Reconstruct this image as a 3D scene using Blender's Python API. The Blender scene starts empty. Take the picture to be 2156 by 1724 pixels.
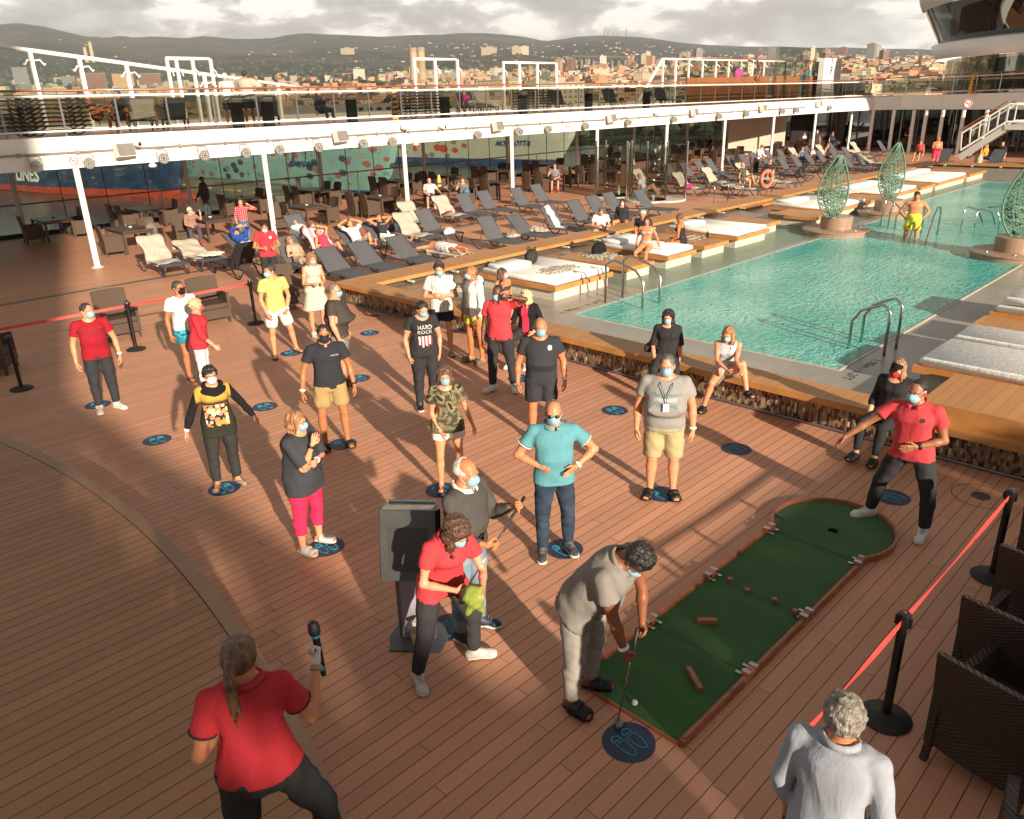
import bpy,math,random
import numpy as np
from mathutils import Vector,Matrix,Euler
from mathutils.bvhtree import BVHTree
random.seed(7);RNG=np.random.default_rng(7)
PI=math.pi
scene=bpy.context.scene
COL=scene.collection
# -- camera maths
F_PX,YAW,PITCH,ROLL,EYE=1653.05,math.radians(44.8438),math.radians(21.639),math.radians(-1.6535),4.4
CAMP=np.array([0.0,0.0,EYE])
def _axes():
 cy,sy,cp,sp=math.cos(YAW),math.sin(YAW),math.cos(PITCH),math.sin(PITCH)
 fwd=np.array([sy*cp,cy*cp,-sp]);right=np.array([cy,-sy,0.0]);up=np.cross(right,fwd)
 cr,sr=math.cos(ROLL),math.sin(ROLL)
 return cr*right+sr*up,-sr*right+cr*up,fwd
RX,UX,FX=_axes()
WIN=dict(A=(0,0,800),B=(760,0,800),C=(1500,0,800),D=(2272,0,800),E=(0,600,800),F=(760,560,800),G=(1500,560,800),H=(2272,560,800),I=(0,1200,800),J=(760,1200,800),K=(1500,1160,800),L=(2272,1160,800),M=(400,1817,800),N=(1100,1700,800),O=(1700,1760,700),P=(2272,1817,800),a=(0,440,500),b=(460,440,500),c=(1000,440,500),d=(1880,340,500),e=(2330,300,370),f=(2660,240,412),g=(1880,100,780),h=(900,380,600),q=(300,950,1100),V=(0,0,3073.4))
def px(t,x,y):
 a,b,w=WIN[t];s=w/2155.0;k=2156/3072.0
 return(a+x*s)*k,(b+y*s)*k
def ray(t,x,y):
 u,v=px(t,x,y)
 return(u-1078)/F_PX*RX-(v-862)/F_PX*UX+FX
def at(t,x,y,z=0.0):
 d=ray(t,x,y);return CAMP+d*((z-EYE)/d[2])
def at_y(t,x,y,Y):
 d=ray(t,x,y);return CAMP+d*(Y/d[1])
def at_x(t,x,y,X):
 d=ray(t,x,y);return CAMP+d*(X/d[0])
def at_r(t,x,y,R):
 d=ray(t,x,y);return CAMP+d*(R/math.hypot(d[0],d[1]))
# -- materials
def lin(c):
 if isinstance(c,str):
  c=c.lstrip('#');c=''.join(x*2 for x in c) if len(c)==3 else c;c=[int(c[i:i+2],16)/255 for i in(0,2,4)]
  c=[x/12.92 if x<=.04045 else((x+.055)/1.055)**2.4 for x in c]
 return(c[0],c[1],c[2],1.0)
MATS={}
class NT:
 def __init__(s,name):
  s.m=bpy.data.materials.new(name);s.m.use_nodes=True
  s.t=s.m.node_tree;s.n=s.t.nodes;s.b=s.n['Principled BSDF'];s.o=s.n['Material Output']
 def add(s,typ,ins=None,**kw):
  nd=s.n.new(typ)
  for k,v in kw.items():setattr(nd,k,v)
  for k,v in(ins or{}).items():s.set(nd.inputs[k],v)
  return nd
 def set(s,sock,v):
  if isinstance(v,bpy.types.NodeSocket):s.t.links.new(v,sock)
  elif isinstance(v,bpy.types.Node):s.t.links.new(v.outputs[0],sock)
  else:sock.default_value=v
 def P(s,**kw):
  for k,v in kw.items():s.set(s.b.inputs[k.replace('_',' ')],v)
 def obj(s):return s.add('ShaderNodeTexCoord').outputs['Object']
 def geo(s):return s.add('ShaderNodeNewGeometry').outputs['Position']
 def noise(s,scale,vec=None,detail=3,rough=.55,dist=0.0):
  nd=s.add('ShaderNodeTexNoise',{'Scale':scale,'Detail':detail,'Roughness':rough,'Distortion':dist})
  s.set(nd.inputs['Vector'],vec if vec is not None else s.obj());return nd.outputs[0]
 def math(s,op,a,b=0.0,c=0.0,clamp=False):
  nd=s.add('ShaderNodeMath',operation=op,use_clamp=clamp)
  for i,v in enumerate((a,b,c)):s.set(nd.inputs[i],v)
  return nd.outputs[0]
 def mix(s,f,a,b,mode='MIX'):
  nd=s.add('ShaderNodeMix',data_type='RGBA',blend_type=mode)
  s.set(nd.inputs[0],f);s.set(nd.inputs[6],a);s.set(nd.inputs[7],b);return nd.outputs[2]
 def ramp(s,f,pts):
  nd=s.add('ShaderNodeValToRGB');e=nd.color_ramp.elements
  while len(e)<len(pts):e.new(.5)
  for el,(p,c) in zip(e,pts):
   el.position=p;el.color=c if len(c)==4 else(*c,1)
  s.set(nd.inputs[0],f);return nd.outputs[0]
 def step(s,f,lo,hi):
  return s.add('ShaderNodeMapRange',{'Value':f,'From Min':lo,'From Max':hi},interpolation_type='SMOOTHSTEP').outputs[0]
 def scalev(s,v,sc,rot=None):
  nd=s.add('ShaderNodeMapping');s.set(nd.inputs[0],v);nd.inputs['Scale'].default_value=sc
  if rot:nd.inputs['Rotation'].default_value=rot
  return nd.outputs[0]
 def sep(s,v):return s.add('ShaderNodeSeparateXYZ',{0:v}).outputs
 def bump(s,h,strength=.3,dist=.01):
  nd=s.add('ShaderNodeBump',{'Strength':strength,'Distance':dist});s.set(nd.inputs['Height'],h)
  s.t.links.new(nd.outputs[0],s.b.inputs['Normal']);return nd
def plain(name,color,rough=.55,metal=0.0,var=.12,vs=6.0,bump=0.0,bs=30.0,coat=0.0,spec=.5):
 if name in MATS:return MATS[name]
 t=NT(name);c=lin(color)
 n=t.noise(vs,detail=4)
 f=t.step(n,.3,.7)
 a=tuple(x*(1-var) for x in c[:3])+(1,);b=tuple(min(1,x*(1+var)) for x in c[:3])+(1,)
 t.P(Base_Color=t.mix(f,a,b),Roughness=rough,Metallic=metal,Specular_IOR_Level=spec)
 if coat:t.P(Coat_Weight=coat,Coat_Roughness=.1)
 if bump:t.bump(t.noise(bs,detail=3),bump,.004)
 MATS[name]=t.m;return t.m
def cloth(name,color,rough=.9,weave=True,tint=.1,fold=.45):
 if name in MATS:return MATS[name]
 t=NT(name);c=None if callable(color) else lin(color)
 v=t.obj()
 base=color(t,v) if c is None else c
 n=t.noise(8,t.scalev(v,(1.3,1.3,.5)),3,.5,.9)
 col=t.mix(t.step(n,.35,.7),base,(0,0,0,1))
 col2=t.mix(tint,base,col)
 t.P(Base_Color=col2,Roughness=rough,Specular_IOR_Level=.2)
 h=t.math('ADD',t.math('MULTIPLY',n,1.0),t.math('MULTIPLY',t.noise(160,v,1),.12))
 t.bump(h,fold,.02)
 MATS[name]=t.m;return t.m
# -- mesh helpers
def link(o,parent=None):
 COL.objects.link(o)
 if parent is not None:o.parent=parent
 return o
def mesh_obj(name,verts,faces,mats,parent=None,smooth=False,fm=None):
 me=bpy.data.meshes.new(name)
 me.from_pydata([tuple(map(float,v)) for v in verts],[],[tuple(map(int,f)) for f in faces])
 mats=mats if isinstance(mats,(list,tuple)) else[mats]
 for m in mats:me.materials.append(m)
 if smooth:me.polygons.foreach_set('use_smooth',[True]*len(me.polygons))
 if fm is not None:me.polygons.foreach_set('material_index',list(map(int,fm)))
 me.update()
 return link(bpy.data.objects.new(name,me),parent)
class MB:
 "collects shapes, built as one mesh"
 def __init__(s):s.v=[];s.f=[];s.m=[];s.M=Matrix.Identity(4)
 def addv(s,vs,fs,mi=0):
  o=len(s.v);s.v+=[tuple(s.M@Vector(v)) for v in vs]
  s.f+=[tuple(i+o for i in f) for f in fs];s.m+=[mi]*len(fs);return s
 def box(s,lo,hi,mi=0,rot=None,bev=0.0):
  x0,y0,z0=lo;x1,y1,z1=hi
  if bev:
   b=bev;vs=[];
   for z,k in((z0,b),(z0+b,0),(z1-b,0),(z1,b)):
    for(sx,sy,ex,ey) in((0,0,1,0),(0,0,0,1)):
     pass
    xs=(x0+k,x1-k);ys=(y0+k,y1-k);c=b if k==0 else b
    vs+=[(xs[0]+c,ys[0],z),(xs[1]-c,ys[0],z),(xs[1],ys[0]+c,z),(xs[1],ys[1]-c,z),(xs[1]-c,ys[1],z),(xs[0]+c,ys[1],z),(xs[0],ys[1]-c,z),(xs[0],ys[0]+c,z)]
   fs=[tuple(range(7,-1,-1)),tuple(range(24,32))]
   for r in range(3):
    for i in range(8):
     j=(i+1)%8;fs.append((r*8+i,r*8+j,r*8+8+j,r*8+8+i))
  else:
   vs=[(x0,y0,z0),(x1,y0,z0),(x1,y1,z0),(x0,y1,z0),(x0,y0,z1),(x1,y0,z1),(x1,y1,z1),(x0,y1,z1)]
   fs=[(3,2,1,0),(4,5,6,7),(0,1,5,4),(1,2,6,5),(2,3,7,6),(3,0,4,7)]
  if rot is not None:
   c=Vector(((x0+x1)/2,(y0+y1)/2,(z0+z1)/2));vs=[tuple(c+rot@(Vector(v)-c)) for v in vs]
  return s.addv(vs,fs,mi)
 def tube(s,pts,r,n=8,mi=0,cap=True,closed=False):
  pts=[Vector(p) for p in pts];rs=r if isinstance(r,(list,tuple)) else[r]*len(pts)
  vs=[];fs=[];prev=None;m=len(pts)
  for i,p in enumerate(pts):
   a=pts[i-1] if(i>0 or closed) else p;b=pts[(i+1)%m] if(i<m-1 or closed) else p
   d=(b-a).normalized() if(b-a).length>1e-9 else Vector((0,0,1))
   if prev is None:
    u=d.orthogonal().normalized()
   else:
    u=(prev-d*prev.dot(d));u=u.normalized() if u.length>1e-6 else d.orthogonal().normalized()
   w=d.cross(u);prev=u
   for k in range(n):
    t=2*PI*k/n;vs.append(tuple(p+(u*math.cos(t)+w*math.sin(t))*rs[i]))
  for i in range(m if closed else m-1):
   j=(i+1)%m
   for k in range(n):
    l=(k+1)%n;fs.append((i*n+k,i*n+l,j*n+l,j*n+k))
  if cap and not closed:
   fs.append(tuple(range(n-1,-1,-1)));fs.append(tuple((m-1)*n+k for k in range(n)))
  return s.addv(vs,fs,mi)
 def cyl(s,p,r,h,n=16,mi=0,r2=None):
  p=Vector(p);return s.lathe(p,[(r,0),(r if r2 is None else r2,h)],n,mi)
 def lathe(s,p,prof,n=16,mi=0,cap=True,arc=None):
  vs=[];fs=[]
  for(r,z) in prof:
   for k in range(n):
    t=2*PI*k/n;vs.append((p[0]+r*math.cos(t),p[1]+r*math.sin(t),p[2]+z))
  for i in range(len(prof)-1):
   for k in range(n):
    l=(k+1)%n;fs.append((i*n+k,i*n+l,(i+1)*n+l,(i+1)*n+k))
  if cap:
   fs.append(tuple(range(n-1,-1,-1)));fs.append(tuple((len(prof)-1)*n+k for k in range(n)))
  return s.addv(vs,fs,mi)
 def prism(s,poly,z0,z1,mi=0):
  n=len(poly);vs=[(x,y,z0) for x,y in poly]+[(x,y,z1) for x,y in poly]
  fs=[tuple(range(n-1,-1,-1)),tuple(range(n,2*n))]+[(i,(i+1)%n,n+(i+1)%n,n+i) for i in range(n)]
  return s.addv(vs,fs,mi)
 def beam(s,a,b,w,h,mi=0):
  "box bar from a to b, w across, h in height"
  a,b=Vector(a),Vector(b);d=(b-a).normalized()
  r=d.cross(Vector((0,0,1)));r=r.normalized() if r.length>1e-4 else Vector((1,0,0));u=r.cross(d)
  vs=[]
  for p in(a,b):
   for sx,sz in((-1,-1),(1,-1),(1,1),(-1,1)):vs.append(tuple(p+r*sx*w/2+u*sz*h/2))
  return s.addv(vs,[(3,2,1,0),(4,5,6,7),(0,1,5,4),(1,2,6,5),(2,3,7,6),(3,0,4,7)],mi)
 def ball(s,p,r,n=10,mi=0):
  r=(r,r,r) if not isinstance(r,(tuple,list)) else r
  vs=[(p[0],p[1],p[2]-r[2])];m=max(4,n//2)
  for i in range(1,m):
   t=PI*i/m
   for k in range(n):
    a=2*PI*k/n;vs.append((p[0]+r[0]*math.sin(t)*math.cos(a),p[1]+r[1]*math.sin(t)*math.sin(a),p[2]-r[2]*math.cos(t)))
  vs.append((p[0],p[1],p[2]+r[2]));fs=[];e=len(vs)-1
  for k in range(n):
   l=(k+1)%n;fs.append((0,1+l,1+k));fs.append((e,1+(m-2)*n+k,1+(m-2)*n+l))
   for i in range(m-2):fs.append((1+i*n+k,1+i*n+l,1+(i+1)*n+l,1+(i+1)*n+k))
  return s.addv(vs,fs,mi)
 def build(s,name,mats,parent=None,smooth=False):
  return mesh_obj(name,s.v,s.f,mats,parent,smooth,s.m)
def tag(o,label=None,cat=None,group=None,kind=None):
 if label:o['label']=label
 if cat:o['category']=cat
 if group:o['group']=group
 if kind:o['kind']=kind
 return o
def empty(name,loc,rz=0.0,label=None,cat=None,group=None):
 o=bpy.data.objects.new(name,None);o.empty_display_size=.1;COL.objects.link(o)
 o.location=tuple(map(float,loc));o.rotation_euler=(0,0,rz)
 return tag(o,label,cat,group)
def kids(o):return CH.get(o.name,[])
def copy_tree(o,loc=None,rz=None,label=None,group=None,parent=None,depth=0):
 c=o.copy();COL.objects.link(c);c.parent=parent
 if depth==0:
  if loc is not None:c.location=tuple(map(float,loc))
  if rz is not None:c.rotation_euler=(0,0,rz)
  if label:c['label']=label
  if group:c['group']=group
 for ch in list(o.children):copy_tree(ch,parent=c,depth=depth+1)
 return c
def smoothobj(o,angle=40):
 me=o.data;me.polygons.foreach_set('use_smooth',[True]*len(me.polygons))
 try:me.set_sharp_from_angle(angle=math.radians(angle))
 except Exception:pass
 return o
def text_mesh(txt,size,extrude=.0,shear=0.0,spacing=1.0,bold=0.0):
 cu=bpy.data.curves.new('txt','FONT');cu.body=txt;cu.size=size;cu.align_x='CENTER';cu.align_y='CENTER'
 cu.extrude=extrude;cu.resolution_u=2;cu.shear=shear;cu.space_character=spacing;cu.offset=bold
 o=bpy.data.objects.new('txt',cu);COL.objects.link(o)
 me=bpy.data.meshes.new_from_object(o.evaluated_get(bpy.context.evaluated_depsgraph_get()))
 vs=[tuple(v.co) for v in me.vertices];fs=[tuple(p.vertices) for p in me.polygons]
 bpy.data.objects.remove(o);bpy.data.curves.remove(cu);bpy.data.meshes.remove(me)
 return vs,fs
# -- materials of the ship
WHITE=plain('white_paint','#dcd8d0',.35,var=.03,vs=.7,coat=.2)
WHITE2=plain('grey_white_panel','#b6afa6',.45,var=.04,vs=.6)
STEEL=plain('steel','#b9b7b2',.18,1.0,var=.05)
GREYM=plain('grey_metal','#77767a',.35,.6,var=.08)
BLACKP=plain('black_metal','#121214',.3,var=.1,coat=.2)
BLACKB=plain('black_rubber','#1b1c1e',.6,var=.25,vs=9)
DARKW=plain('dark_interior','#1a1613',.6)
REDP=plain('red_paint','#a8241c',.5)
YELLOW=plain('yellow_plastic','#c8932a',.5)
LAMPG=plain('lamp_grey','#8f8c88',.35,var=.06)
SPKW=plain('speaker_white','#cfcac2',.5,var=.04)
GRILLE=plain('speaker_grille','#77726c',.7,var=.1,bump=.5,bs=300)
TOWEL=cloth('towel_beige','#a89f8f',tint=.15,fold=.5)
TOWELW=cloth('towel_white','#d8d4cc',tint=.15,fold=1.0)
WOODRAIL=plain('wood_rail','#8a4f30',.35,var=.2,vs=4,coat=.3)
RIBBON=plain('red_ribbon','#c8423c',.5,var=.04)
def planks(name,base,gap,pitch,joint,vs=.0,off=0.0,rough=.5,axis='x',gw=.045,var=.09,bases=None,frame=None):
 t=NT(name);v=t.geo();X=t.sep(v)
 u,w=(X[0],X[1]) if axis=='x' else(X[1],X[0])
 r=t.math('DIVIDE',t.math('ADD',w,off),pitch)
 row=t.math('FLOOR',r);fr=t.math('FRACT',r)
 g1=t.math('MULTIPLY',t.step(fr,0,gw*.7),t.math('SUBTRACT',1.0,t.step(fr,1-gw*.7,1.0)))
 sh=t.math('MULTIPLY',row,.3137);c=t.math('ADD',t.math('DIVIDE',u,joint),sh)
 if joint>50:c=t.math('DIVIDE',u,400)
 fc=t.math('FRACT',c);cell=t.math('FLOOR',c)
 g2=t.math('MULTIPLY',t.step(fc,0,.003),1.0) if joint<50 else 1.0
 wn=t.add('ShaderNodeTexWhiteNoise',noise_dimensions='2D');cb=t.add('ShaderNodeCombineXYZ',{0:row,1:cell});t.set(wn.inputs['Vector'],cb)
 b=lin(base)
 a=tuple(x*(1-var) for x in b[:3])+(1,);d=tuple(min(1,x*(1+var)) for x in b[:3])+(1,)
 col=t.mix(wn.outputs[0],a,d)
 st=t.noise(.55,v,5,.6)
 col=t.mix(t.math('MULTIPLY',t.step(st,.45,.8),.16),col,(b[0]*.55,b[1]*.5,b[2]*.5,1))
 grain=t.noise(26,t.scalev(v,(.08,1,1) if axis=='x' else(1,.08,1)),3,.6)
 col=t.mix(t.math('MULTIPLY',t.step(grain,.35,.75),.14),col,(b[0]*.7,b[1]*.66,b[2]*.62,1))
 g=t.math('MULTIPLY',g1,g2) if joint<50 else g1
 col=t.mix(g,lin(gap),col)
 t.P(Base_Color=col,Roughness=t.math('ADD',t.math('MULTIPLY',st,.25),rough-.12),Specular_IOR_Level=.35)
 t.bump(t.math('ADD',g,t.math('MULTIPLY',grain,.15)),.5,.004)
 MATS[name]=t.m;return t.m
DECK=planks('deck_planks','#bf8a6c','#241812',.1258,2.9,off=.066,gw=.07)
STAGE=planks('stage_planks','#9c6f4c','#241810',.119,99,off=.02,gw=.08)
RIM=plain('stage_rim','#8f6c50',.5,var=.08,vs=1.2,bump=.15,bs=50)
TEAKX=planks('teak_x','#b07c48','#4a2c16',.14,99,axis='y',gw=.035,rough=.45,var=.08)
TEAKY=planks('teak_y','#b07c48','#4a2c16',.14,99,axis='x',gw=.035,rough=.45,var=.08)
TEAK=plain('teak_edge','#ad7842',.42,var=.16,vs=2.5,coat=.15)
TEAKD=plain('teak_daybed','#9a6434',.45,var=.14,vs=3)
def mosaic():
 t=NT('mosaic_tiles');v=t.geo();X=t.sep(v)
 y=t.math('ADD',X[1],X[0]);cw,chh=.032,.075
 col_=t.math('FLOOR',t.math('DIVIDE',y,cw));fx=t.math('FRACT',t.math('DIVIDE',y,cw))
 z=t.math('ADD',t.math('DIVIDE',X[2],chh),t.math('MULTIPLY',col_,.37));fz=t.math('FRACT',z)
 cb=t.add('ShaderNodeCombineXYZ',{0:col_,1:t.math('FLOOR',z)});wn=t.add('ShaderNodeTexWhiteNoise',noise_dimensions='2D');t.set(wn.inputs['Vector'],cb)
 c=t.ramp(wn.outputs[0],[(0,lin('#3a1812')),(.2,lin('#5c241a')),(.28,lin('#6e5a48')),(.62,lin('#84705a')),(.84,lin('#9a856a')),(.95,lin('#c4b08a'))])
 for n in t.m.node_tree.nodes:
  if n.type=='VALTORGB':n.color_ramp.interpolation='CONSTANT'
 g=t.math('MULTIPLY',t.step(fx,.0,.12),t.step(fz,0,.05))
 t.P(Base_Color=t.mix(g,lin('#5f5244'),c),Roughness=.25,Specular_IOR_Level=.5);MATS['mosaic']=t.m;return t.m
MOSAIC=mosaic()
def wet():
 "grey stone tiles under a film of water"
 t=NT('wet_stone');v=t.geo();X=t.sep(v)
 fx=t.math('FRACT',t.math('DIVIDE',X[0],.6));fy=t.math('FRACT',t.math('DIVIDE',X[1],.6))
 cb=t.add('ShaderNodeCombineXYZ',{0:t.math('FLOOR',t.math('DIVIDE',X[0],.6)),1:t.math('FLOOR',t.math('DIVIDE',X[1],.6))});wn=t.add('ShaderNodeTexWhiteNoise',noise_dimensions='2D');t.set(wn.inputs['Vector'],cb)
 n=t.noise(.5,v,5);n2=t.noise(9,v,4)
 base=t.mix(t.math('MULTIPLY',wn.outputs[0],.5),lin('#8f887c'),lin('#a39c8f'))
 base=t.mix(t.math('MULTIPLY',t.step(n,.5,.62),.4),base,lin('#6b6459'));base=t.mix(t.math('MULTIPLY',n2,.3),base,lin('#7d766b'))
 g=t.math('MULTIPLY',t.step(fx,0,.012),t.step(fy,0,.012))
 t.P(Base_Color=t.mix(g,lin('#6a645a'),base),Roughness=.3,Specular_IOR_Level=.5)
 t.bump(t.noise(5,t.scalev(v,(1,2.2,1)),3,.5,.6),.22,.02);MATS['wet']=t.m;return t.m
WET=wet()
def water(name,deep,pale,alpha,bs,bst,rough=.06,dist=.05):
 t=NT(name);v=t.geo()
 n=t.noise(bs,t.scalev(v,(1,1.5,1)),3,.55,1.2);n3=t.noise(bs*2.7,v,2,.5,.8)
 n2=t.noise(.35,v,3)
 col=t.mix(t.step(n2,.35,.7),lin(deep),lin(pale))
 t.P(Base_Color=col,Roughness=rough,IOR=1.33,Specular_IOR_Level=.6)
 h=t.math('ADD',n,t.math('MULTIPLY',n3,.35));t.bump(h,bst,dist)
 if alpha<1:
  tr=t.add('ShaderNodeBsdfTransparent',{'Color':(.75,.95,.9,1)})
  mx=t.add('ShaderNodeMixShader');t.set(mx.inputs[0],alpha);t.t.links.new(tr.outputs[0],mx.inputs[1]);t.t.links.new(t.b.outputs[0],mx.inputs[2]);t.t.links.new(mx.outputs[0],t.o.inputs[0])
 MATS[name]=t.m;return t.m
POOLW=water('pool_water','#58ccc0','#8ee6da',.62,4.6,1.0,.06,.09)
FILMW=water('shallow_water','#b0aa98','#a09a8c',.25,4.5,.8)
SEA=water('sea_water','#3c4a40','#4a5648',1,.35,.6,.12,.25)
def tiles(name,a,b,s):
 t=NT(name);v=t.geo();X=t.sep(v);g=1.0
 for i in range(3):
  f=t.math('FRACT',t.math('DIVIDE',X[i],s));g=t.math('MULTIPLY',g,t.step(f,0,.06))
 n=t.noise(3,v,3);t.P(Base_Color=t.mix(g,lin(b),t.mix(n,lin(a),tuple(x*.8 for x in lin(a)[:3])+(1,))),Roughness=.3);MATS[name]=t.m;return t.m
POOLT=tiles('pool_tiles','#84dccc','#78d0c0',.1)
STONET=tiles('stone_tiles','#c9c0ae','#8d8474',.12)
ISLT=tiles('island_tiles','#9a7f6a','#6e5a4b',.1)
def glass(name,tint,alpha=.25,rough=.02):
 t=NT(name);tr=t.add('ShaderNodeBsdfTransparent',{'Color':lin(tint)});gl=t.add('ShaderNodeBsdfGlossy',{'Color':(.9,.93,.92,1),'Roughness':rough})
 g_=t.add('ShaderNodeNewGeometry');dt=t.add('ShaderNodeVectorMath',{0:g_.outputs['Incoming'],1:g_.outputs['Normal']},operation='DOT_PRODUCT');cs=t.math('ABSOLUTE',dt.outputs['Value'])
 f=t.math('ADD',.035+alpha*.08,t.math('MULTIPLY',t.math('POWER',t.math('SUBTRACT',1.0,cs),5.0),.85),clamp=True)
 mx=t.add('ShaderNodeMixShader');t.set(mx.inputs[0],f);t.t.links.new(tr.outputs[0],mx.inputs[1]);t.t.links.new(gl.outputs[0],mx.inputs[2]);t.t.links.new(mx.outputs[0],t.o.inputs[0])
 MATS[name]=t.m;return t.m
GLASS=glass('clear_glass','#f0f3ee',.1);GLASSG=glass('green_glass','#e0e5dc',.1);GLASSD=glass('smoked_glass','#c2c2bb',.1);GLASSK=glass('dark_glass','#c8ccc6',.3)
def wick(name,base,s=.012):
 t=NT(name);v=t.obj();X=t.sep(v)
 a=t.math('SINE',t.math('MULTIPLY',X[2],2*PI/(s*2)));b=t.math('SINE',t.math('MULTIPLY',t.math('ADD',X[0],X[1]),2*PI/(s*3)))
 m=t.math('MULTIPLY',a,b);c=lin(base);n=t.noise(5,v)
 f=t.math('MULTIPLY',t.step(m,-.6,.6),.6)
 t.P(Base_Color=t.mix(f,tuple(x*.5 for x in c[:3])+(1,),tuple(min(1,x*1.35) for x in c[:3])+(1,)),Roughness=.55);t.bump(m,.6,.006);MATS[name]=t.m;return t.m
WICK=wick('wicker_brown','#54402f');WICKD=wick('wicker_dark','#3a2a22',.016)
TABLEM=plain('table_brown','#4a392f',.4,var=.12,vs=8)
SLING=plain('sling_grey','#4d4d50',.7,var=.06,vs=3,bump=.3,bs=250);FRAMEM=plain('lounger_frame','#3b3d41',.45,var=.1);FRAMEB=plain('lounger_frame_black','#1c1c1e',.45);SLINGB=plain('sling_black','#242326',.7,var=.08)
MATTR=cloth('mattress_white','#e8e5de',rough=.8,tint=.06,fold=.35)
TURF=None
def turf():
 t=NT('turf');v=t.obj();n=t.noise(160,v,3,.8);n2=t.noise(3.0,t.scalev(v,(1,.35,1)),4)
 c=t.mix(t.step(n2,.35,.7),lin('#33622a'),lin('#457a36'));c=t.mix(t.step(n,.3,.75),tuple(x*.6 for x in lin('#2a5222')[:3])+(1,),c)
 t.P(Base_Color=c,Roughness=.95,Specular_IOR_Level=.1,Sheen_Weight=.2);t.bump(n,.9,.006);return t.m
TURF=turf()
REDWOOD=plain('golf_frame_wood','#9a5a3c',.4,var=.25,vs=12,bump=.1,bs=60)
def pat(name,fn,fold=.5):return cloth(name,fn,fold=fold)
def stripes_x(cols,width):
 def fn(t,v):
  X=t.sep(v);f=t.math('FRACT',t.math('DIVIDE',t.math('ADD',X[0],5.0),width));r=t.ramp(f,[(p,lin(c)) for p,c in cols])
  for n in t.n:
   if n.type=='VALTORGB':n.color_ramp.interpolation='CONSTANT'
  return r
 return fn
def camo(cols,s=9):
 def fn(t,v):
  f=t.noise(s,t.scalev(v,(1,.5,1.0)),2,.5,.6)
  r=t.ramp(f,[(p,lin(c)) for p,c in cols])
  for n in t.n:
   if n.type=='VALTORGB':n.color_ramp.interpolation='CONSTANT'
  return r
 return fn
def plaid(a,b,c,s=.07):
 def fn(t,v):
  X=t.sep(v);f1=t.math('FRACT',t.math('DIVIDE',t.math('ADD',X[0],5.0),s));f2=t.math('FRACT',t.math('DIVIDE',t.math('ADD',X[2],5.0),s))
  m=t.math('ADD',t.math('LESS_THAN',f1,.45),t.math('LESS_THAN',f2,.45));k=t.mix(t.math('MULTIPLY',m,.5),lin(a),lin(b))
  l=t.math('MAXIMUM',t.math('COMPARE',f1,.7,.04),t.math('COMPARE',f2,.7,.04));return t.mix(l,k,lin(c))
 return fn
def blotch(base,cols,s=14,thr=.55):
 def fn(t,v):
  vo=t.add('ShaderNodeTexVoronoi',{'Scale':s},feature='F1');t.set(vo.inputs['Vector'],v)
  r=t.ramp(t.sep(vo.outputs['Color'])[0],[(i/len(cols),lin(c)) for i,c in enumerate(cols)])
  for n in t.n:
   if n.type=='VALTORGB':n.color_ramp.interpolation='CONSTANT'
  return t.mix(t.math('LESS_THAN',vo.outputs['Distance'],thr/s*8*.06*10/8),lin(base),r)
 return fn
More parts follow.
